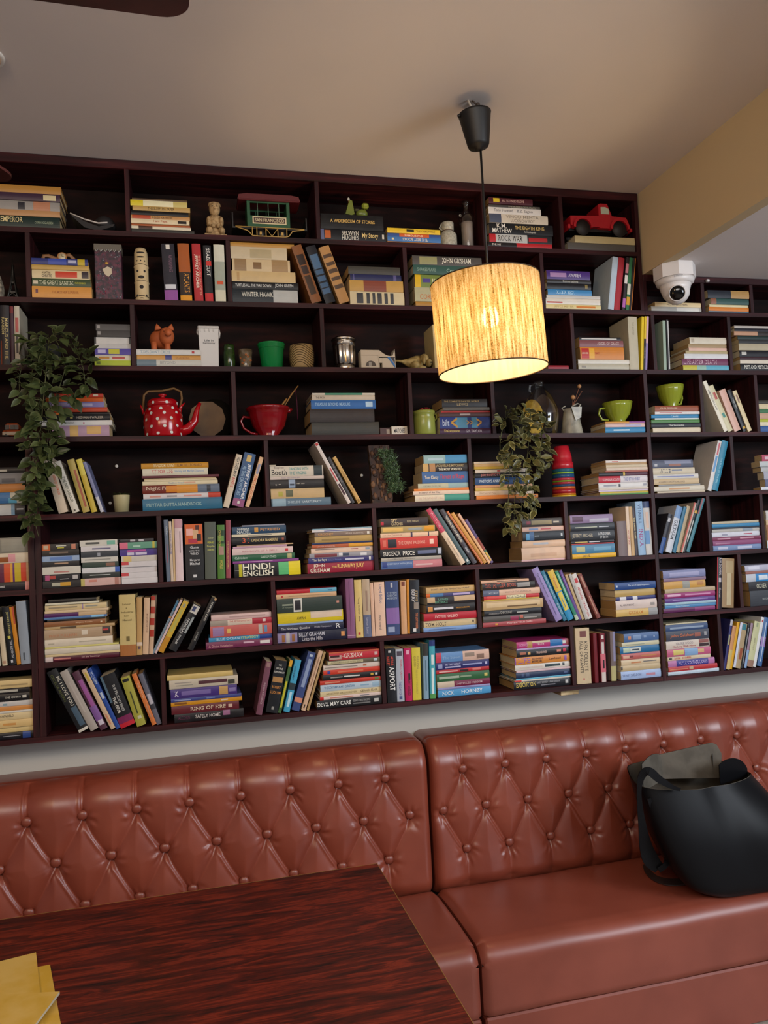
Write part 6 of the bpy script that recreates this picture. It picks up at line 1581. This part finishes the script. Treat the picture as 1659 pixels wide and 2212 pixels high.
# patterned gift box
X, Z, W, H = spot('r2', 208, 268, 534, 0.06)
t = thing('gift_box', 'tall dark patterned box with pearl trim and a pale tag', 'box', (X, .06, Z)); mp_ = mat('1c1420', .4, 'mottled', dark='5a2438', s=70)
b = MB(); b.box(-W*.48, W*.48, -.03, .03, 0, H*.9, mp_, bev=.002); b.build('body', t)
b = MB(); b.box(-W*.5, W*.5, -.033, .033, H*.88, H, mat('5c554a', .6), bev=.002); b.build('lid', t)
b = MB(); rr = random.Random(2)
for k in range(6): b.tube([(W*(-.44+.16*k), -.034, H*.9), (W*(-.40+.16*k), -.037, H*.85), (W*(-.34+.16*k), -.034, H*.9)], .0016, mat('b0aca8', .3), n=6)
b.build('pearl_trim', t)
b = MB()
for k in range(70):
    x = rr.uniform(-.44, .44)*W; z = rr.uniform(.03, .84)*H; b.ball((x, -.0305, z), rr.uniform(.0015, .003), .0012, None, mat(rr.choice(['7c7c84', '6a2c44', '8c2c48', '4a5468']), .3), n=6)
b.build('beads', t)
b = MB(); b.prism([(-W*.2, H*.55), (-W*.02, H*.6), (W*.12, H*.57), (W*.13, H*.48), (W*.0, H*.42), (-W*.12, H*.46)], -.034, -.0315, mat('bcae94', .5)); b.ball((-W*.05, -.032, H*.66), .006, .002, .005, mat('b08428', .5)); b.build('tag', t)
# totem
X, Z, W, H = spot('r2', 289, 327, 539, 0.05)
t = thing('totem_figure', 'pale carved wooden totem with black incised faces', 'figurine', (X, .05, Z)); mtk = mat('c4ac80', .6); mkt = mat('1c1610', .7)
b = MB(); r = W*.42; b.lathe([(r, 0), (r*1.02, H*.05), (r*.93, H*.07), (r*.95, H*.35), (r*1.02, H*.37), (r*.95, H*.4), (r*.95, H*.64), (r*1.03, H*.66), (r*.95, H*.69), (r*.9, H*.92), (r*.7, H), (.001, H)], mtk, n=30); b.build('body', t)
b = MB(); fy_ = -r*.95
def blob(x, z, rx, rz): b.ball((x, -sqrt(max(1e-6, (r*.93)**2-x*x)), z), rx, .0018, rz, mkt, n=10)
for sx_ in (-1, 1): blob(sx_*r*.42, H*.56, r*.2, H*.022); blob(sx_*r*.6, H*.12, r*.13, H*.02); blob(sx_*r*.5, H*.75, r*.1, H*.014)
blob(0, H*.9, r*.55, H*.014); blob(0, H*.82, r*.5, H*.014); blob(0, H*.45, r*.4, H*.03); blob(0, H*.27, r*.28, H*.035); blob(0, H*.75, r*.1, H*.014); blob(0, H*.06, r*.3, H*.014)
for z in (.38, .68, .1): b.tube([(r*.97*sin(q), -r*.97*cos(q), H*z+.002*cos(2*q)) for q in np.linspace(-1.2, 1.2, 12)], .0012, mkt, n=5)
b.build('carved_faces', t)
# pig on the stack
zb = TOPS['white and orange stack under the pig'][0]
X, Z, W, H = spot('r3', 323, 378, 703, 0.055, zb)
t = thing('pig_figurine', 'terracotta pig figurine standing on three books', 'figurine', (X, .055, Z)); mp_ = mat('b0582a', .65)
b = MB(); b.ball((-W*.05, .01, H*.5), W*.44, .038, H*.36, mp_, n=24)
b.build('body', t)
b = MB(); b.ball((W*.2, -.028, H*.52), W*.3, .03, H*.33, mp_, n=24); b.lathe([(.001, .0), (W*.13, .0), (W*.12, -.012), (W*.14, -.02)], mp_, M=Matrix.Translation((W*.27, -.066, H*.53)) @ Matrix.Rotation(-pi/2, 4, 'X'), n=18)
for sx_ in (-1, 1): b.ball((W*(.27+.05*sx_), -.0665, H*.53), W*.02, .001, H*.03, mat('5a2814', .7)); b.ball((W*(.25+.14*sx_), -.056, H*.64), W*.015, .002, H*.015, mat('3a1a0c', .7))
b.build('head', t)
for fx in (-.12, .36): b = MB(); b.lathe([(W*.14, 0), (W*.1, H*.1), (.001, H*.22)], mp_, M=Matrix.Translation((W*fx, -.03, H*.76)) @ Matrix.Rotation(rad(12 if fx > 0 else -12), 4, 'Y'), sy=.5, n=14); b.build('ear', t)
for fx in (-.3, .22):
    for fy in (-.03, .03): b = MB(); b.lathe([(W*.1, 0), (W*.11, H*.05), (W*.12, H*.3)], mp_, (W*fx, fy, 0), n=14); b.build('leg', t)
# white bin
X, Z, W, H = spot('r3', 430, 476, 709, 0.05)
t = thing('mini_bin', 'white miniature wheelie bin lettered Life in harmony', 'desk bin', (X, .05, Z)); mwt = mat('bdb8b2', .35)
b = MB(); vs = [(-W*.42, -.025, 0), (W*.42, -.025, 0), (W*.42, .025, 0), (-W*.42, .025, 0), (-W*.47, -.032, H*.93), (W*.47, -.032, H*.93), (W*.47, .032, H*.93), (-W*.47, .032, H*.93)]
b.add(vs, [(3, 2, 1, 0), (4, 5, 6, 7), (0, 1, 5, 4), (1, 2, 6, 5), (2, 3, 7, 6), (3, 0, 4, 7)], mwt)
put_text(b, 'Life in', mat('30303a', .5), lambda a, c: (W*(-.2+.42*a), -.0325+.0066*(1-(.615+.04*c)/.93), H*(.625+.05*c))); put_text(b, 'harmony', mat('30303a', .5), lambda a, c: (W*(-.27+.56*a), -.0325+.0066*(1-(.56+.04*c)/.93), H*(.555+.055*c))); b.build('body', t)
b = MB(); b.box(-W*.5, W*.5, -.036, .036, H*.93, H, mwt, bev=.003)
for k in range(4): b.box(W*(-.36+.2*k)-.001, W*(-.36+.2*k)+.001, -.035, -.032, H*.86, H*.93, mwt)
b.build('lid', t)
b = MB(); b.tube([(W*.49, -.02, H*.94), (W*.53, -.02, H*.84), (W*.49, -.02, H*.72)], .003, mwt); b.build('handle', t); b = MB(); b.tube([(-W*.5, -.02, H*.94), (-W*.52, -.02, H*.85), (-W*.47, -.02, H*.8)], .003, mwt); b.build('handle', t)
# green glass jar
X, Z, W, H = spot('r3', 484, 509, 746, 0.06)
t = thing('glass_jar', 'small dark green glass jar on the third shelf', 'jar', (X, .06, Z)); r = W*.5; b = MB(); b.lathe([(r*.9, 0), (r, H*.04), (r, H*.7), (r*.85, H*.8), (r*.88, H*.82), (r*.9, H), (r*.8, H), (r*.75, H*.1), (0, H*.08)], mat('1f3312', .15, 'mottled', dark='2c4418', s=50)); b.build('glass', t)
# candle glass
X, Z, W, H = spot('r3', 516, 547, 757, 0.05)
t = thing('candle_glass', 'small painted glass tealight holder with orange flowers', 'candle holder', (X, .05, Z)); r = W*.5; b = MB(); b.lathe([(r*.72, 0), (r*.75, H*.03), (r, H), (r*.94, H), (r*.7, H*.12), (0, H*.1)], mat('5c4c38', .15, 'mottled', dark='7c7060', s=45)); b.build('glass', t)
b = MB()
for a_, z_ in ((-.9, .55), (-.3, .4), (.3, .6), (.8, .42), (-.6, .25), (.0, .7)):
    for k in range(5): q = a_; b.ball((r*.9*sin(q)+.003*cos(k*1.26), -r*.92*cos(q)-.0005, H*z_+.003*sin(k*1.26)), .002, .0012, .002, mat('a8602c', .3), n=6)
b.build('painted_flowers', t)
# green bucket
X, Z, W, H = spot('r3', 558, 618, 744, 0.055)
t = thing('plastic_bucket', 'glossy green plastic bucket pot on the third shelf', 'bucket', (X, .055, Z)); r = W*.5; mgb = mat('0f7a3c', .18); b = MB(); b.lathe([(r*.72, 0), (r*.74, H*.02), (r*.9, H*.82), (r*.94, H*.84), (r*.96, H*.93), (r, H*.95), (r, H), (r*.94, H), (r*.7, H*.05), (0, H*.04)], mgb, n=48); b.build('body', t)
b = MB(); b.lathe([(r*.935, H*.8), (r*.95, H*.81), (r*.935, H*.83)], mgb, n=48); b.build('rim_bead', t)
# woven shell pot
X, Z, W, H = spot('r3', 627, 679, 748, 0.055)
t = thing('ribbed_pot', 'beige pot with wavy dark ridges on the third shelf', 'pot', (X, .055, Z)); r = W*.5
b = MB(); n = 48; prof = [(.8, 0), (.92, .1), (1.0, .4), (1.0, .7), (.93, 1.0), (.85, 1.0), (.85, .3), (0, .28)]; b.lathe([(r*p, H*z) for p, z in prof], mat('a48a5c', .6), n=n); b.build('body', t)
b = MB()
for k in range(9):
    pts = []
    for q in np.linspace(-1.9, 1.9, 26):
        z = H*(.1+.1*k)+H*.16*cos(q*2.2+.9)+.1*H*q*.3; z = min(max(z, H*.03), H*.97); rr_ = r*np.interp(z/H, [0, .1, .4, .7, 1], [.8, .92, 1, 1, .93])+.0006; pts.append((rr_*sin(q), -rr_*cos(q), z))
    b.tube(pts, .0014, mat('4c3a1c', .7), n=5)
b.build('ridges', t)
# mini metal dustbin
X, Z, W, H = spot('r3', 719, 772, 729, 0.055)
t = thing('metal_canister', 'shiny fluted metal bin canister with a lid on the third shelf', 'canister', (X, .055, Z)); r = W*.5; mm = mat('c8c4bc', .22, 'metal')
b = MB(); b.lathe([(r*.76, 0), (r*.78, H*.02), (r*.78, H*.1), (r*.72, H*.12)], mm, n=48); b.build('base_ring', t)
b = MB(); b.lathe([(r*.74, H*.12), (r*.84, H*.17), (r*.9, H*.68), (r*.86, H*.72)], mm, n=96, ripple=.03, rn=14); b.build('fluted_body', t)
b = MB(); b.lathe([(r*.88, H*.7), (r*.94, H*.71), (r*.94, H*.86), (r*.88, H*.87)], mm, n=48); b.box(-r*.25, r*.3, -r*1.0, -r*.9, H*.74, H*.83, mm, bev=.001); b.build('collar', t)
b = MB(); b.lathe([(r*.9, H*.88), (r*1.0, H*.89), (r*1.0, H*.93), (r*.8, H*.98), (.001, H)], mm, n=48); b.build('lid', t)
# tape dispenser
X, Z, W, H = spot('r3', 778, 852, 757, 0.05)
t = thing('tape_dispenser', 'cream tape dispenser with a dipped top and blue stripe', 'tape dispenser', (X, .05, Z)); mc_ = mat('b8ac98', .45); b = MB()
pts = [(-W*.5, .0), (-W*.5, H*.9), (-W*.48, H*.95), (-W*.05, H*.97)]+[(W*(.0+.42*k/8), H*(.92-.28*sin(pi*(k/8)**.8*1.0))) for k in range(1, 8)]+[(W*.48, H), (W*.5, 0), (W*.12, 0), (W*.1, H*.25), (W*.07, H*.3), (W*.05, H*.25), (W*.04, 0)]
# split the slotted outline into solid quads
b.box(-W*.5, W*.04, -.025, .025, 0, H*.95, mc_, bev=.002); b.box(W*.11, W*.5, -.025, .025, 0, H*.6, mc_, bev=.001); b.box(W*.03, W*.12, -.025, .025, H*.3, H*.6, mc_)
b.prism([(W*.03, H*.55), (W*.03, H*.95)]+[(W*(.03+.4*k/8), H*(.95-.3*sin(pi*.62*k/8))) for k in range(1, 9)]+[(W*.49, H), (W*.5, H*.55)], -.025, .025, mc_); b.build('body', t)
b = MB(); b.prism([(W*.26, H*.6), (W*.34, H*.6), (W*.48, H*.2), (W*.48, H*.05)], -.0262, -.0252, mat('2c6cac', .4)); b.prism([(W*.36, H*.6), (W*.44, H*.6), (W*.48, H*.45), (W*.48, H*.25)], -.0262, -.0252, mat('34343c', .4)); b.build('stripe', t)
b = MB(); b.prism([(-W*.37+W*.15*(1-cos(q)), H*.14+H*.26*sin(q)) for q in np.linspace(0, pi, 12)], -.0262, -.0252, mat('3c342e', .3)); b.box(-W*.28, -W*.2, -.0268, -.0262, H*.14, H*.34, mat('8c8880', .4)); b.build('window', t)
b = MB(); b.tube([(-W*.48, -.0255, H*.68), (-W*.0, -.0255, H*.68), (W*.02, -.0255, H*.04)], .0006, mat('8c8270', .6), n=4); b.build('seam', t)
# sleeping dog
X, Z, W, H = spot('r3', 855, 928, 766, 0.06)
t = thing('dog_figurine', 'drowsy beige dog figurine lying with its head to the right', 'figurine', (X, .06, Z)); md = mat('a08a54', .65, 'mottled', dark='7c6838', s=50)
b = MB(); b.tube([(-W*.5, .0, H*.62), (-W*.3, .0, H*.58), (-W*.12, 0, H*.5), (W*.1, 0, H*.5), (W*.25, 0, H*.55)], [H*.06, H*.09, H*.26, H*.42, H*.4], md, n=14)
b.ball((W*.05, -.01, H*.3), W*.14, .03, H*.28, md); b.ball((W*.25, -.02, H*.14), W*.12, .014, H*.13, md); b.build('body', t)
b = MB(); b.ball((W*.32, -.012, H*.66), W*.14, .032, H*.33, md); b.ball((W*.42, -.03, H*.4), W*.09, .022, H*.24, md); b.ball((W*.45, -.05, H*.36), W*.018, .004, H*.05, mkk); b.build('head', t)
b = MB(); b.ball((W*.26, -.042, H*.5), W*.05, .008, H*.24, mat('8a7440', .7)); b.build('ear', t)
# orange toy at left of the fourth row
X, Z, W, H = spot('r4', 8, 50, 916, 0.04)
t = thing('toy_car', 'small orange toy car on the fourth shelf at the left edge', 'toy', (X, .04, Z)); mo = mat('8c3c14', .5)
b = MB(); b.box(-W*.5, W*.5, -.025, .025, H*.12, H*.5, mo, bev=.005); b.box(-W*.36, W*.36, -.022, .022, H*.5, H, mo, bev=.006); b.build('body', t)
b = MB()
for f in (-.22, .05, .25): b.box(W*f-.008, W*f+.006, -.0235, -.0222, H*.56, H*.86, mkk)
b.build('windows', t)
b = MB(); b.box(-W*.47, W*.47, -.0268, -.0255, H*.16, H*.36, mat('8c7c68', .5)); b.build('bumper', t)
for f in (-.3, .3): b = MB(); b.lathe([(.001, 0), (H*.2, .0), (H*.2, .006), (.001, .007)], mkk, M=Matrix.Translation((W*f, -.02, H*.2)) @ Matrix.Rotation(pi/2, 4, 'X'), n=16); b.build('wheel', t)
# polka dot teapot
X, Z, W, H = spot('r4', 311, 397, 852, 0.06)
t = thing('teapot', 'red enamel teapot with white polka dots and a wooden bail handle', 'teapot', (X, .06, Z)); me_ = mat('a00a14', .16); r = W*.5
prof = [(.93, 0), (.96, .03), (1.0, .3), (.98, .5), (.86, .64), (.74, .7), (.76, .72)]
b = MB(); b.lathe([(r*p, H*z) for p, z in prof], me_, n=48)
def dotat(az, z, rad_=.0058):
    rr_ = r*np.interp(z, [q[1] for q in prof[:6]], [q[0] for q in prof[:6]])+.0002
    c = Vector((rr_*sin(az), -rr_*cos(az), H*z)); nn_ = Vector((sin(az), -cos(az), 0.12)).normalized(); u = Vector((cos(az), sin(az), 0)); v = nn_.cross(u)
    b.add([tuple(c+nn_*.0006+u*rad_*cos(2*pi*k/16)+v*rad_*1.05*sin(2*pi*k/16)) for k in range(16)], [tuple(range(16))], mat('c8ccc4', .3))
for row_, (z, offs) in enumerate(((.06, 0), (.22, .5), (.38, 0), (.52, .5), (.62, .25))):
    for k in range(9): dotat((k+offs)*2*pi/9-.25, z+.02*((k % 2))-.01)
b.build('body', t)
b = MB(); b.lathe([(r*.78, H*.7), (r*.78, H*.8), (r*.7, H*.86), (r*.3, H*.9), (r*.14, H*.91), (r*.11, H*.94), (r*.22, H*.97), (r*.2, H*1.0), (.001, H*1.005)], me_, n=40)
for k in range(7):
    az = k*2*pi/7-.6; c = Vector((r*.785*sin(az), -r*.785*cos(az), H*.765)); u = Vector((cos(az), sin(az), 0)); nn_ = Vector((sin(az), -cos(az), 0)); v = Vector((0, 0, 1)); b.add([tuple(c+nn_*.0006+u*.0055*cos(2*pi*i/14)+v*.0055*sin(2*pi*i/14)) for i in range(14)], [tuple(range(14))], mat('c8ccc4', .3))
b.build('lid', t)
b = MB(); b.tube([(r*.75, 0, H*.12), (r*1.25, 0, H*.2), (r*1.6, 0, H*.38), (r*1.72, 0, H*.62), (r*1.9, 0, H*.8)], [r*.32, r*.26, r*.2, r*.13, r*.09], me_, n=18)
b.ball((r*1.42, -.013, H*.32), .005, .002, .006, mat('c8ccc4', .3)); b.build('spout', t)
b = MB(); b.tube([(-r*.95, 0, H*.55), (-r*1.02, 0, H*.68), (-r*1.12, 0, H*.76)], [.006, .005, .002], me_); b.tube([(r*.8, 0, H*.55), (r*.92, 0, H*.72), (r*1.12, 0, H*.8)], [.009, .006, .002], me_); b.build('handle_lug', t)
b = MB(); b.tube([(-r*.98, 0, H*.66), (-r*.92, 0, H*.98), (-r*.7, 0, H*1.07), (0, 0, H*1.08), (r*.6, 0, H*1.14), (r*.95, 0, H*1.06), (r*.98, 0, H*.9), (r*.88, 0, H*.72)], .0045, mat('6c4c24', .6)); b.build('bail_handle', t)
# round plaque behind the teapot
X, Z, W, H = spot('r4', 428, 489, 862, 0.105)
t = thing('round_plaque', 'round brown plaque with a dark rim leaning behind the teapot', 'plaque', (X, .13, Z)); Mq = Matrix.Translation((0, .01, H*.5+.006)) @ Matrix.Rotation(rad(96), 4, 'X')
b = MB(); b.lathe([(.001, -.012), (H*.5, -.012), (H*.5, .0), (.001, .0)], mat('17130f', .35), M=Mq @ Matrix.Translation((W*.12, 0, -.004)), n=48); b.build('rim', t)
b = MB(); b.lathe([(.001, .001), (H*.45, .001), (H*.45, .006), (.001, .007)], mat('7a5a36', .6, 'mottled', dark='5a4028', s=7), M=Mq @ Matrix.Translation((-W*.14, -.0, 0)), n=10, smooth=False); b.build('face', t)
# red batter bowl
X, Z, W, H = spot('r4', 534, 629, 881, 0.06)
t = thing('batter_bowl', 'deep red glazed batter bowl with a loop handle', 'bowl', (X, .06, Z)); mrb = mat('7c0c14', .14); r = W*.5
b = MB(); b.lathe([(r*.42, 0), (r*.45, H*.02), (r*.42, H*.05), (r*.72, H*.35), (r*.86, H*.7), (r*.9, H*.86), (r*.98, H*.9), (r*1.0, H*.97), (r*.96, H), (r*.88, H*.95), (r*.7, H*.4), (0, H*.1)], mrb, n=64, ripple=.008, rn=22); b.build('body', t)
b = MB(); b.tube([(-r*.82, 0, H*.66), (-r*1.12, 0, H*.7), (-r*1.25, 0, H*.55), (-r*1.12, 0, H*.3), (-r*.8, 0, H*.14), (-r*.5, 0, H*.1)], .0048, mrb, n=10); b.build('handle', t)
b = MB(); b.tube([(r*.7, 0, H*.9), (r*.98, 0, H*.9), (r*1.1, 0, H*.96)], [.012, .009, .004], mrb); b.build('pouring_lip', t)
t2 = thing('wooden_spoon', 'wooden spoon with a flat paddle handle standing in the red bowl', 'spoon', (X, .06, Z)); mws = mat('a0743c', .6)
b = MB(); b.tube([(r*.1, .01, H*.2), (r*.7, .01, H*1.0), (r*1.1, .01, H*1.45), (r*1.45, .01, H*1.78)], [.003, .0045, .0065, .004], mws, flat=.5); b.build('spoon_body', t2)
t2 = thing('wooden_spatula', 'short wooden spatula standing in the red bowl beside the longer spoon', 'spatula', (X, .06, Z))
b = MB(); b.tube([(r*.0, -.012, H*.25), (r*.55, -.012, H*1.0), (r*.85, -.012, H*1.28)], [.004, .008, .009], mws, flat=.4); b.build('spatula_body', t2)
b = MB(); b.tube([(r*1.32, .01, H*1.62), (r*1.36, .008, H*1.2), (r*1.35, .008, H*.6)], .0012, mat('5c1438', .6), n=5); tag(b.build('ribbon', None, (X, .06, Z)), 'thin crimson ribbon hanging from the wooden spoon tip', 'ribbon')
# match boxes
X, Z, W, H = spot('r4', 845, 879, 922, 0.04)
t = thing('matchbox', 'tiny white lettered box by the first divider under the lamp', 'box', (X, .04, Z)); b = MB(); b.box(-W*.5, W*.5, -.012, .02, 0, H, mat('c8c0b0', .5), bev=.0008)
put_text(b, 'MATCHES', mat('3c3c40', .5), lambda a, c: (W*(-.35+.7*a), -.0125, H*(.25+.5*c))); b.build('sleeve', t)
X, Z, W, H = spot('r4', 820, 843, 925, 0.05)
t = thing('matchbox', 'tiny dark red box left of the white lettered one', 'box', (X, .05, Z)); b = MB(); b.box(-W*.5, W*.5, -.012, .02, 0, H, mat('3c1a18', .5), bev=.0008); b.box(W*.1, W*.4, -.0126, -.0119, H*.2, H*.8, mat('8c7c6c', .5)); b.build('sleeve', t)
# green mug
X, Z, W, H = spot('r4', 894, 944, 889, 0.045)
t = thing('mug', 'pale lime green squat mug holding a red blossom', 'mug', (X-.003, .045, Z)); mm_ = mat('8c9444', .25); r = W*.47
b = MB(); b.lathe([(r*.9, 0), (r*.97, H*.05), (r*.97, H*.7), (r*.9, H*.85), (r, H*.9), (r*1.0, H), (r*.9, H), (r*.88, H*.3), (0, H*.25)], mm_, n=40); b.build('body', t)
b = MB(); b.tube([(r*.9, 0, H*.86), (r*1.14, 0, H*.88), (r*1.18, 0, H*.7), (r*.95, 0, H*.6)], .0042, mm_); b.build('handle', t)
b = MB(); rr = random.Random(5)
for k in range(12): a_ = rr.random()*6.3; b.ball((r*.4*cos(a_)+r*.1, r*.35*sin(a_), H*(1.02+.1*rr.random())), .006, .005, .003, mat('8c1c18', .5), n=8)
b.tube([(0, 0, H*.4), (r*.1, 0, H*1.0)], .003, mat('3c4420', .6)); b.build('blossom', t)
# glass jug with a straw cushion behind
X, Z, W, H = spot('r4', 1135, 1207, 824, 0.08)
t = thing('glass_jug', 'large clear glass flagon with a small neck handle', 'jug', (X, .08, Z)); r = W*.5
b = MB(); b.lathe([(r*.8, 0), (r*.86, H*.03), (r*1.0, H*.35), (r*.96, H*.5), (r*.6, H*.75), (r*.26, H*.88), (r*.22, H*.93), (r*.28, H*.94), (r*.28, H), (r*.18, H)], mgl, n=48); b.build('glass', t)
b = MB(); b.tube([(-r*.24, 0, H*.94), (-r*.55, 0, H*.92), (-r*.6, 0, H*.82), (-r*.42, 0, H*.78)], .004, mgl); b.build('handle', t)
t = thing('straw_coaster', 'oval yellow straw mat standing behind the glass flagon', 'mat', (X, .15, Z))
b = MB(); b.lathe([(.001, 0), (H*.33, 0), (H*.34, .003), (H*.33, .006), (.001, .007)], mat('dcb844', .6, 'mottled', dark='b48c2c', s=30), M=Matrix.Translation((0, .008, H*.40)) @ Matrix.Rotation(rad(84), 4, 'X') @ Matrix.Diagonal((.62, 1, 1, 1)), n=40); b.build('mat_body', t)
# enamel pitcher with dried stems
X, Z, W, H = spot('r4', 1214, 1258, 884, 0.06)
t = thing('pitcher_vase', 'galvanised grey pitcher holding dried poppy stems', 'vase', (X, .06, Z)); r = W*.5; mz = mat('a09a88', .35, 'mottled', dark='7c786c', s=25)
b = MB(); b.lathe([(r, 0), (r*.98, H*.02), (r*.66, H*.92), (r*.72, H), (r*.62, H*.98), (r*.6, H*.5), (0, H*.45)], mz, n=40); b.prism([(-r*.05, H*.5), (r*.5, H*.62), (r*.62, H*1.02), (-r*.4, H*1.02)], -r*.93, -r*.85, mz); b.build('body', t)
b = MB(); b.tube([(-r*.6, 0, H*.9), (-r*.85, 0, H*1.04), (-r*.5, 0, H*1.12)], .003, mz); b.tube([(r*.6, 0, H*.95), (r*1.0, 0, H*1.18), (r*.7, 0, H*1.22), (r*.1, 0, H*1.1)], .0035, mz); b.build('rim_handle', t)
b = MB()
for (x1_, z1_, rr_) in ((r*.95, H*1.85, .0085), (r*.25, H*1.42, .0095), (r*1.2, H*1.7, .0)):
    b.tube([(r*.05, 0, H*.6), (r*.2, 0, H*1.1), (x1_, -.004, z1_)], .0014, mat('7c4c34', .7), n=6)
    if rr_: b.ball((x1_, -.004, z1_+.004), rr_, rr_, rr_*1.05, mat('a8784c', .8))
b.build('dried_stems', t)
# two green cups
def cup(row, px0, px1, yt, Y, base, label, hs):
    X, Z, W, H = spot(row, px0, px1, yt, Y, base); t = thing('teacup', label, 'cup', (X, Y, Z), group='lime green ribbed cups'); mc = mat('848c28', .16); r = W*.5
    b = MB(); b.lathe([(r*.45, 0), (r*.48, H*.03), (r*.46, H*.07), (r*.8, H*.4), (r*.94, H*.8), (r, H), (r*.93, H), (r*.75, H*.45), (0, H*.15)], mc, n=60, ripple=.012, rn=20); b.build('body', t)
    b = MB(); b.tube([(hs*r*.9, 0, H*.72), (hs*r*1.32, 0, H*.7), (hs*r*1.42, 0, H*.42), (hs*r*1.2, 0, H*.15), (hs*r*.72, 0, H*.12)], .0048, mc, n=10); b.build('handle', t)
cup('r4', 1307, 1364, 870, .04, TOPS['three books under the low green cup'][0], 'lime green cup with its handle to the left on three books', -1)
cup('r4', 1424, 1475, 834, .06, TOPS['stack under the upper green cup'][0], 'lime green cup on the taller stack, handle turned away right', .7)
# small white plant pot
X, Z, W, H = spot('r5', 245, 282, 1070, 0.06)
t = thing('potted_plant', 'small dark plant in a cream cup-shaped pot', 'plant', (X, .06, Z)); r = W*.5; b = MB(); b.lathe([(r*.82, 0), (r*.98, H*.92), (r, H), (r*.92, H), (r*.9, H*.7), (0, H*.68)], mat('aaa078', .5), n=36); b.build('pot', t)
b = MB(); rr = random.Random(9)
for k in range(60): a_ = rr.random()*6.3; d_ = rr.uniform(.2, 1.0)*r; leaf(b, (d_*.6*cos(a_), d_*.6*sin(a_), H*.98), (cos(a_), sin(a_), rr.uniform(.3, 1.2)), (0, 0, 1), rr.uniform(.014, .024), .008, mat('343a1e', .6), mat('4a5028', .6))
b.build('leaves', t)
# bark plaque with pine sprigs
X, Z, W, H = spot('r5', 803, 852, 962, 0.05)
t = thing('bark_plaque', 'dark bark slab with bushy green pine sprigs on its right side', 'ornament', (X, .05, Z)); mbk = mat('3c2418', .75, 'mottled', dark='1c0f0a', s=45)
rr = random.Random(4); b = MB(); n = 12; L_ = [(-W*.5+rr.uniform(-.003, .003)+W*.06*(1-i/n), H*i/n) for i in range(n+1)]; R_ = [(W*.42+rr.uniform(-.003, .003), H*i/n) for i in range(n, -1, -1)]; b.prism(L_+R_, 0, .03, mbk)
for k in range(60): b.ball((rr.uniform(-.42, .35)*W, -.001, rr.uniform(.08, .94)*H), rr.uniform(.004, .01), .004, rr.uniform(.005, .016), mat(rr.choice(['3c2418', '5c3a20', '2a1810', '6c4c30']), .7), n=8)
b.build('slab', t)
b = MB(); mats_ = [mat(c, .5) for c in ('2c4220', '3a5428', '1c3014', '56704a')]
for k in range(1500):
    cz = rr.choice([.86, .78, .66, .58, .48, .38, .3, .24]); cx0 = {.86: .15, .78: .3, .66: .35, .58: .4, .48: .38, .38: .45, .3: .55, .24: .5}[cz]
    p0_ = Vector((W*(cx0+rr.uniform(-.3, .3)), -.018+rr.uniform(-.02, .012), H*(cz+rr.uniform(-.05, .05)))); d_ = Vector((rr.uniform(-1, 1), rr.uniform(-1, .3), rr.uniform(-1, 1))).normalized()*rr.uniform(.012, .022)
    s_ = d_.cross(Vector((0, 1, 0.3))).normalized()*.0013; b.add([tuple(p0_-s_), tuple(p0_+s_), tuple(p0_+d_)], [(0, 1, 2)], rr.choice(mats_))
    if k % 3 == 0: s2 = s_.cross(d_).normalized()*.0008; b.add([tuple(p0_-s2), tuple(p0_+s2), tuple(p0_+d_)], [(0, 1, 2)], rr.choice(mats_))
b.build('pine_sprigs', t)
# nested tumblers
X, Z, W, H = spot('r5', 1196, 1242, 964, 0.06)
cols = ['c0981c', 'b8601c', '9c1c28', 'b8581c', '1f4468', 'a02c38', '6c9420', 'a82c3c', '1f486c', '7ca02c', '1f5c6c', 'b4202c']
bands = [0, .035, .07, .15, .2, .245, .29, .32, .37, .45, .48, .55]
names_ = ['yellow', 'orange', 'crimson', 'upper orange', 'lower blue', 'lower red', 'lower lime', 'upper red', 'upper blue', 'upper lime', 'teal', 'topmost red']
for k, c in enumerate(cols):
    zb_ = H*bands[k]; r0 = W*.5*(1-.16*bands[k]); hh = H*.45 if k == 11 else H*.3; hh = min(hh, H-zb_)
    o = MB(); g = 0.0006*(k+0)
    # rim down, closed end up
    o.lathe([(r0-.002, 0), (r0, 0), (r0, (bands[k+1]-bands[k])*H-.0004 if k < 11 else H*.12), (r0-.0035, (bands[k+1]-bands[k])*H if k < 11 else H*.125), ((r0-.0045), hh*.5), (r0*(.70 if k == 11 else .8)-.001, hh-.001), (0, hh)] if k == 11 else [(r0-.002, 0), (r0, 0), (r0, (bands[k+1]-bands[k])*H-.0004), (r0-.003, (bands[k+1]-bands[k])*H-.0002)], mat(c, .28), n=40)
    tag(o.build('tumbler', None, (X, .06, Z+zb_)), '%s plastic tumbler in the upside-down nested pile of tumblers' % names_[k], 'tumbler', 'nested plastic tumblers')
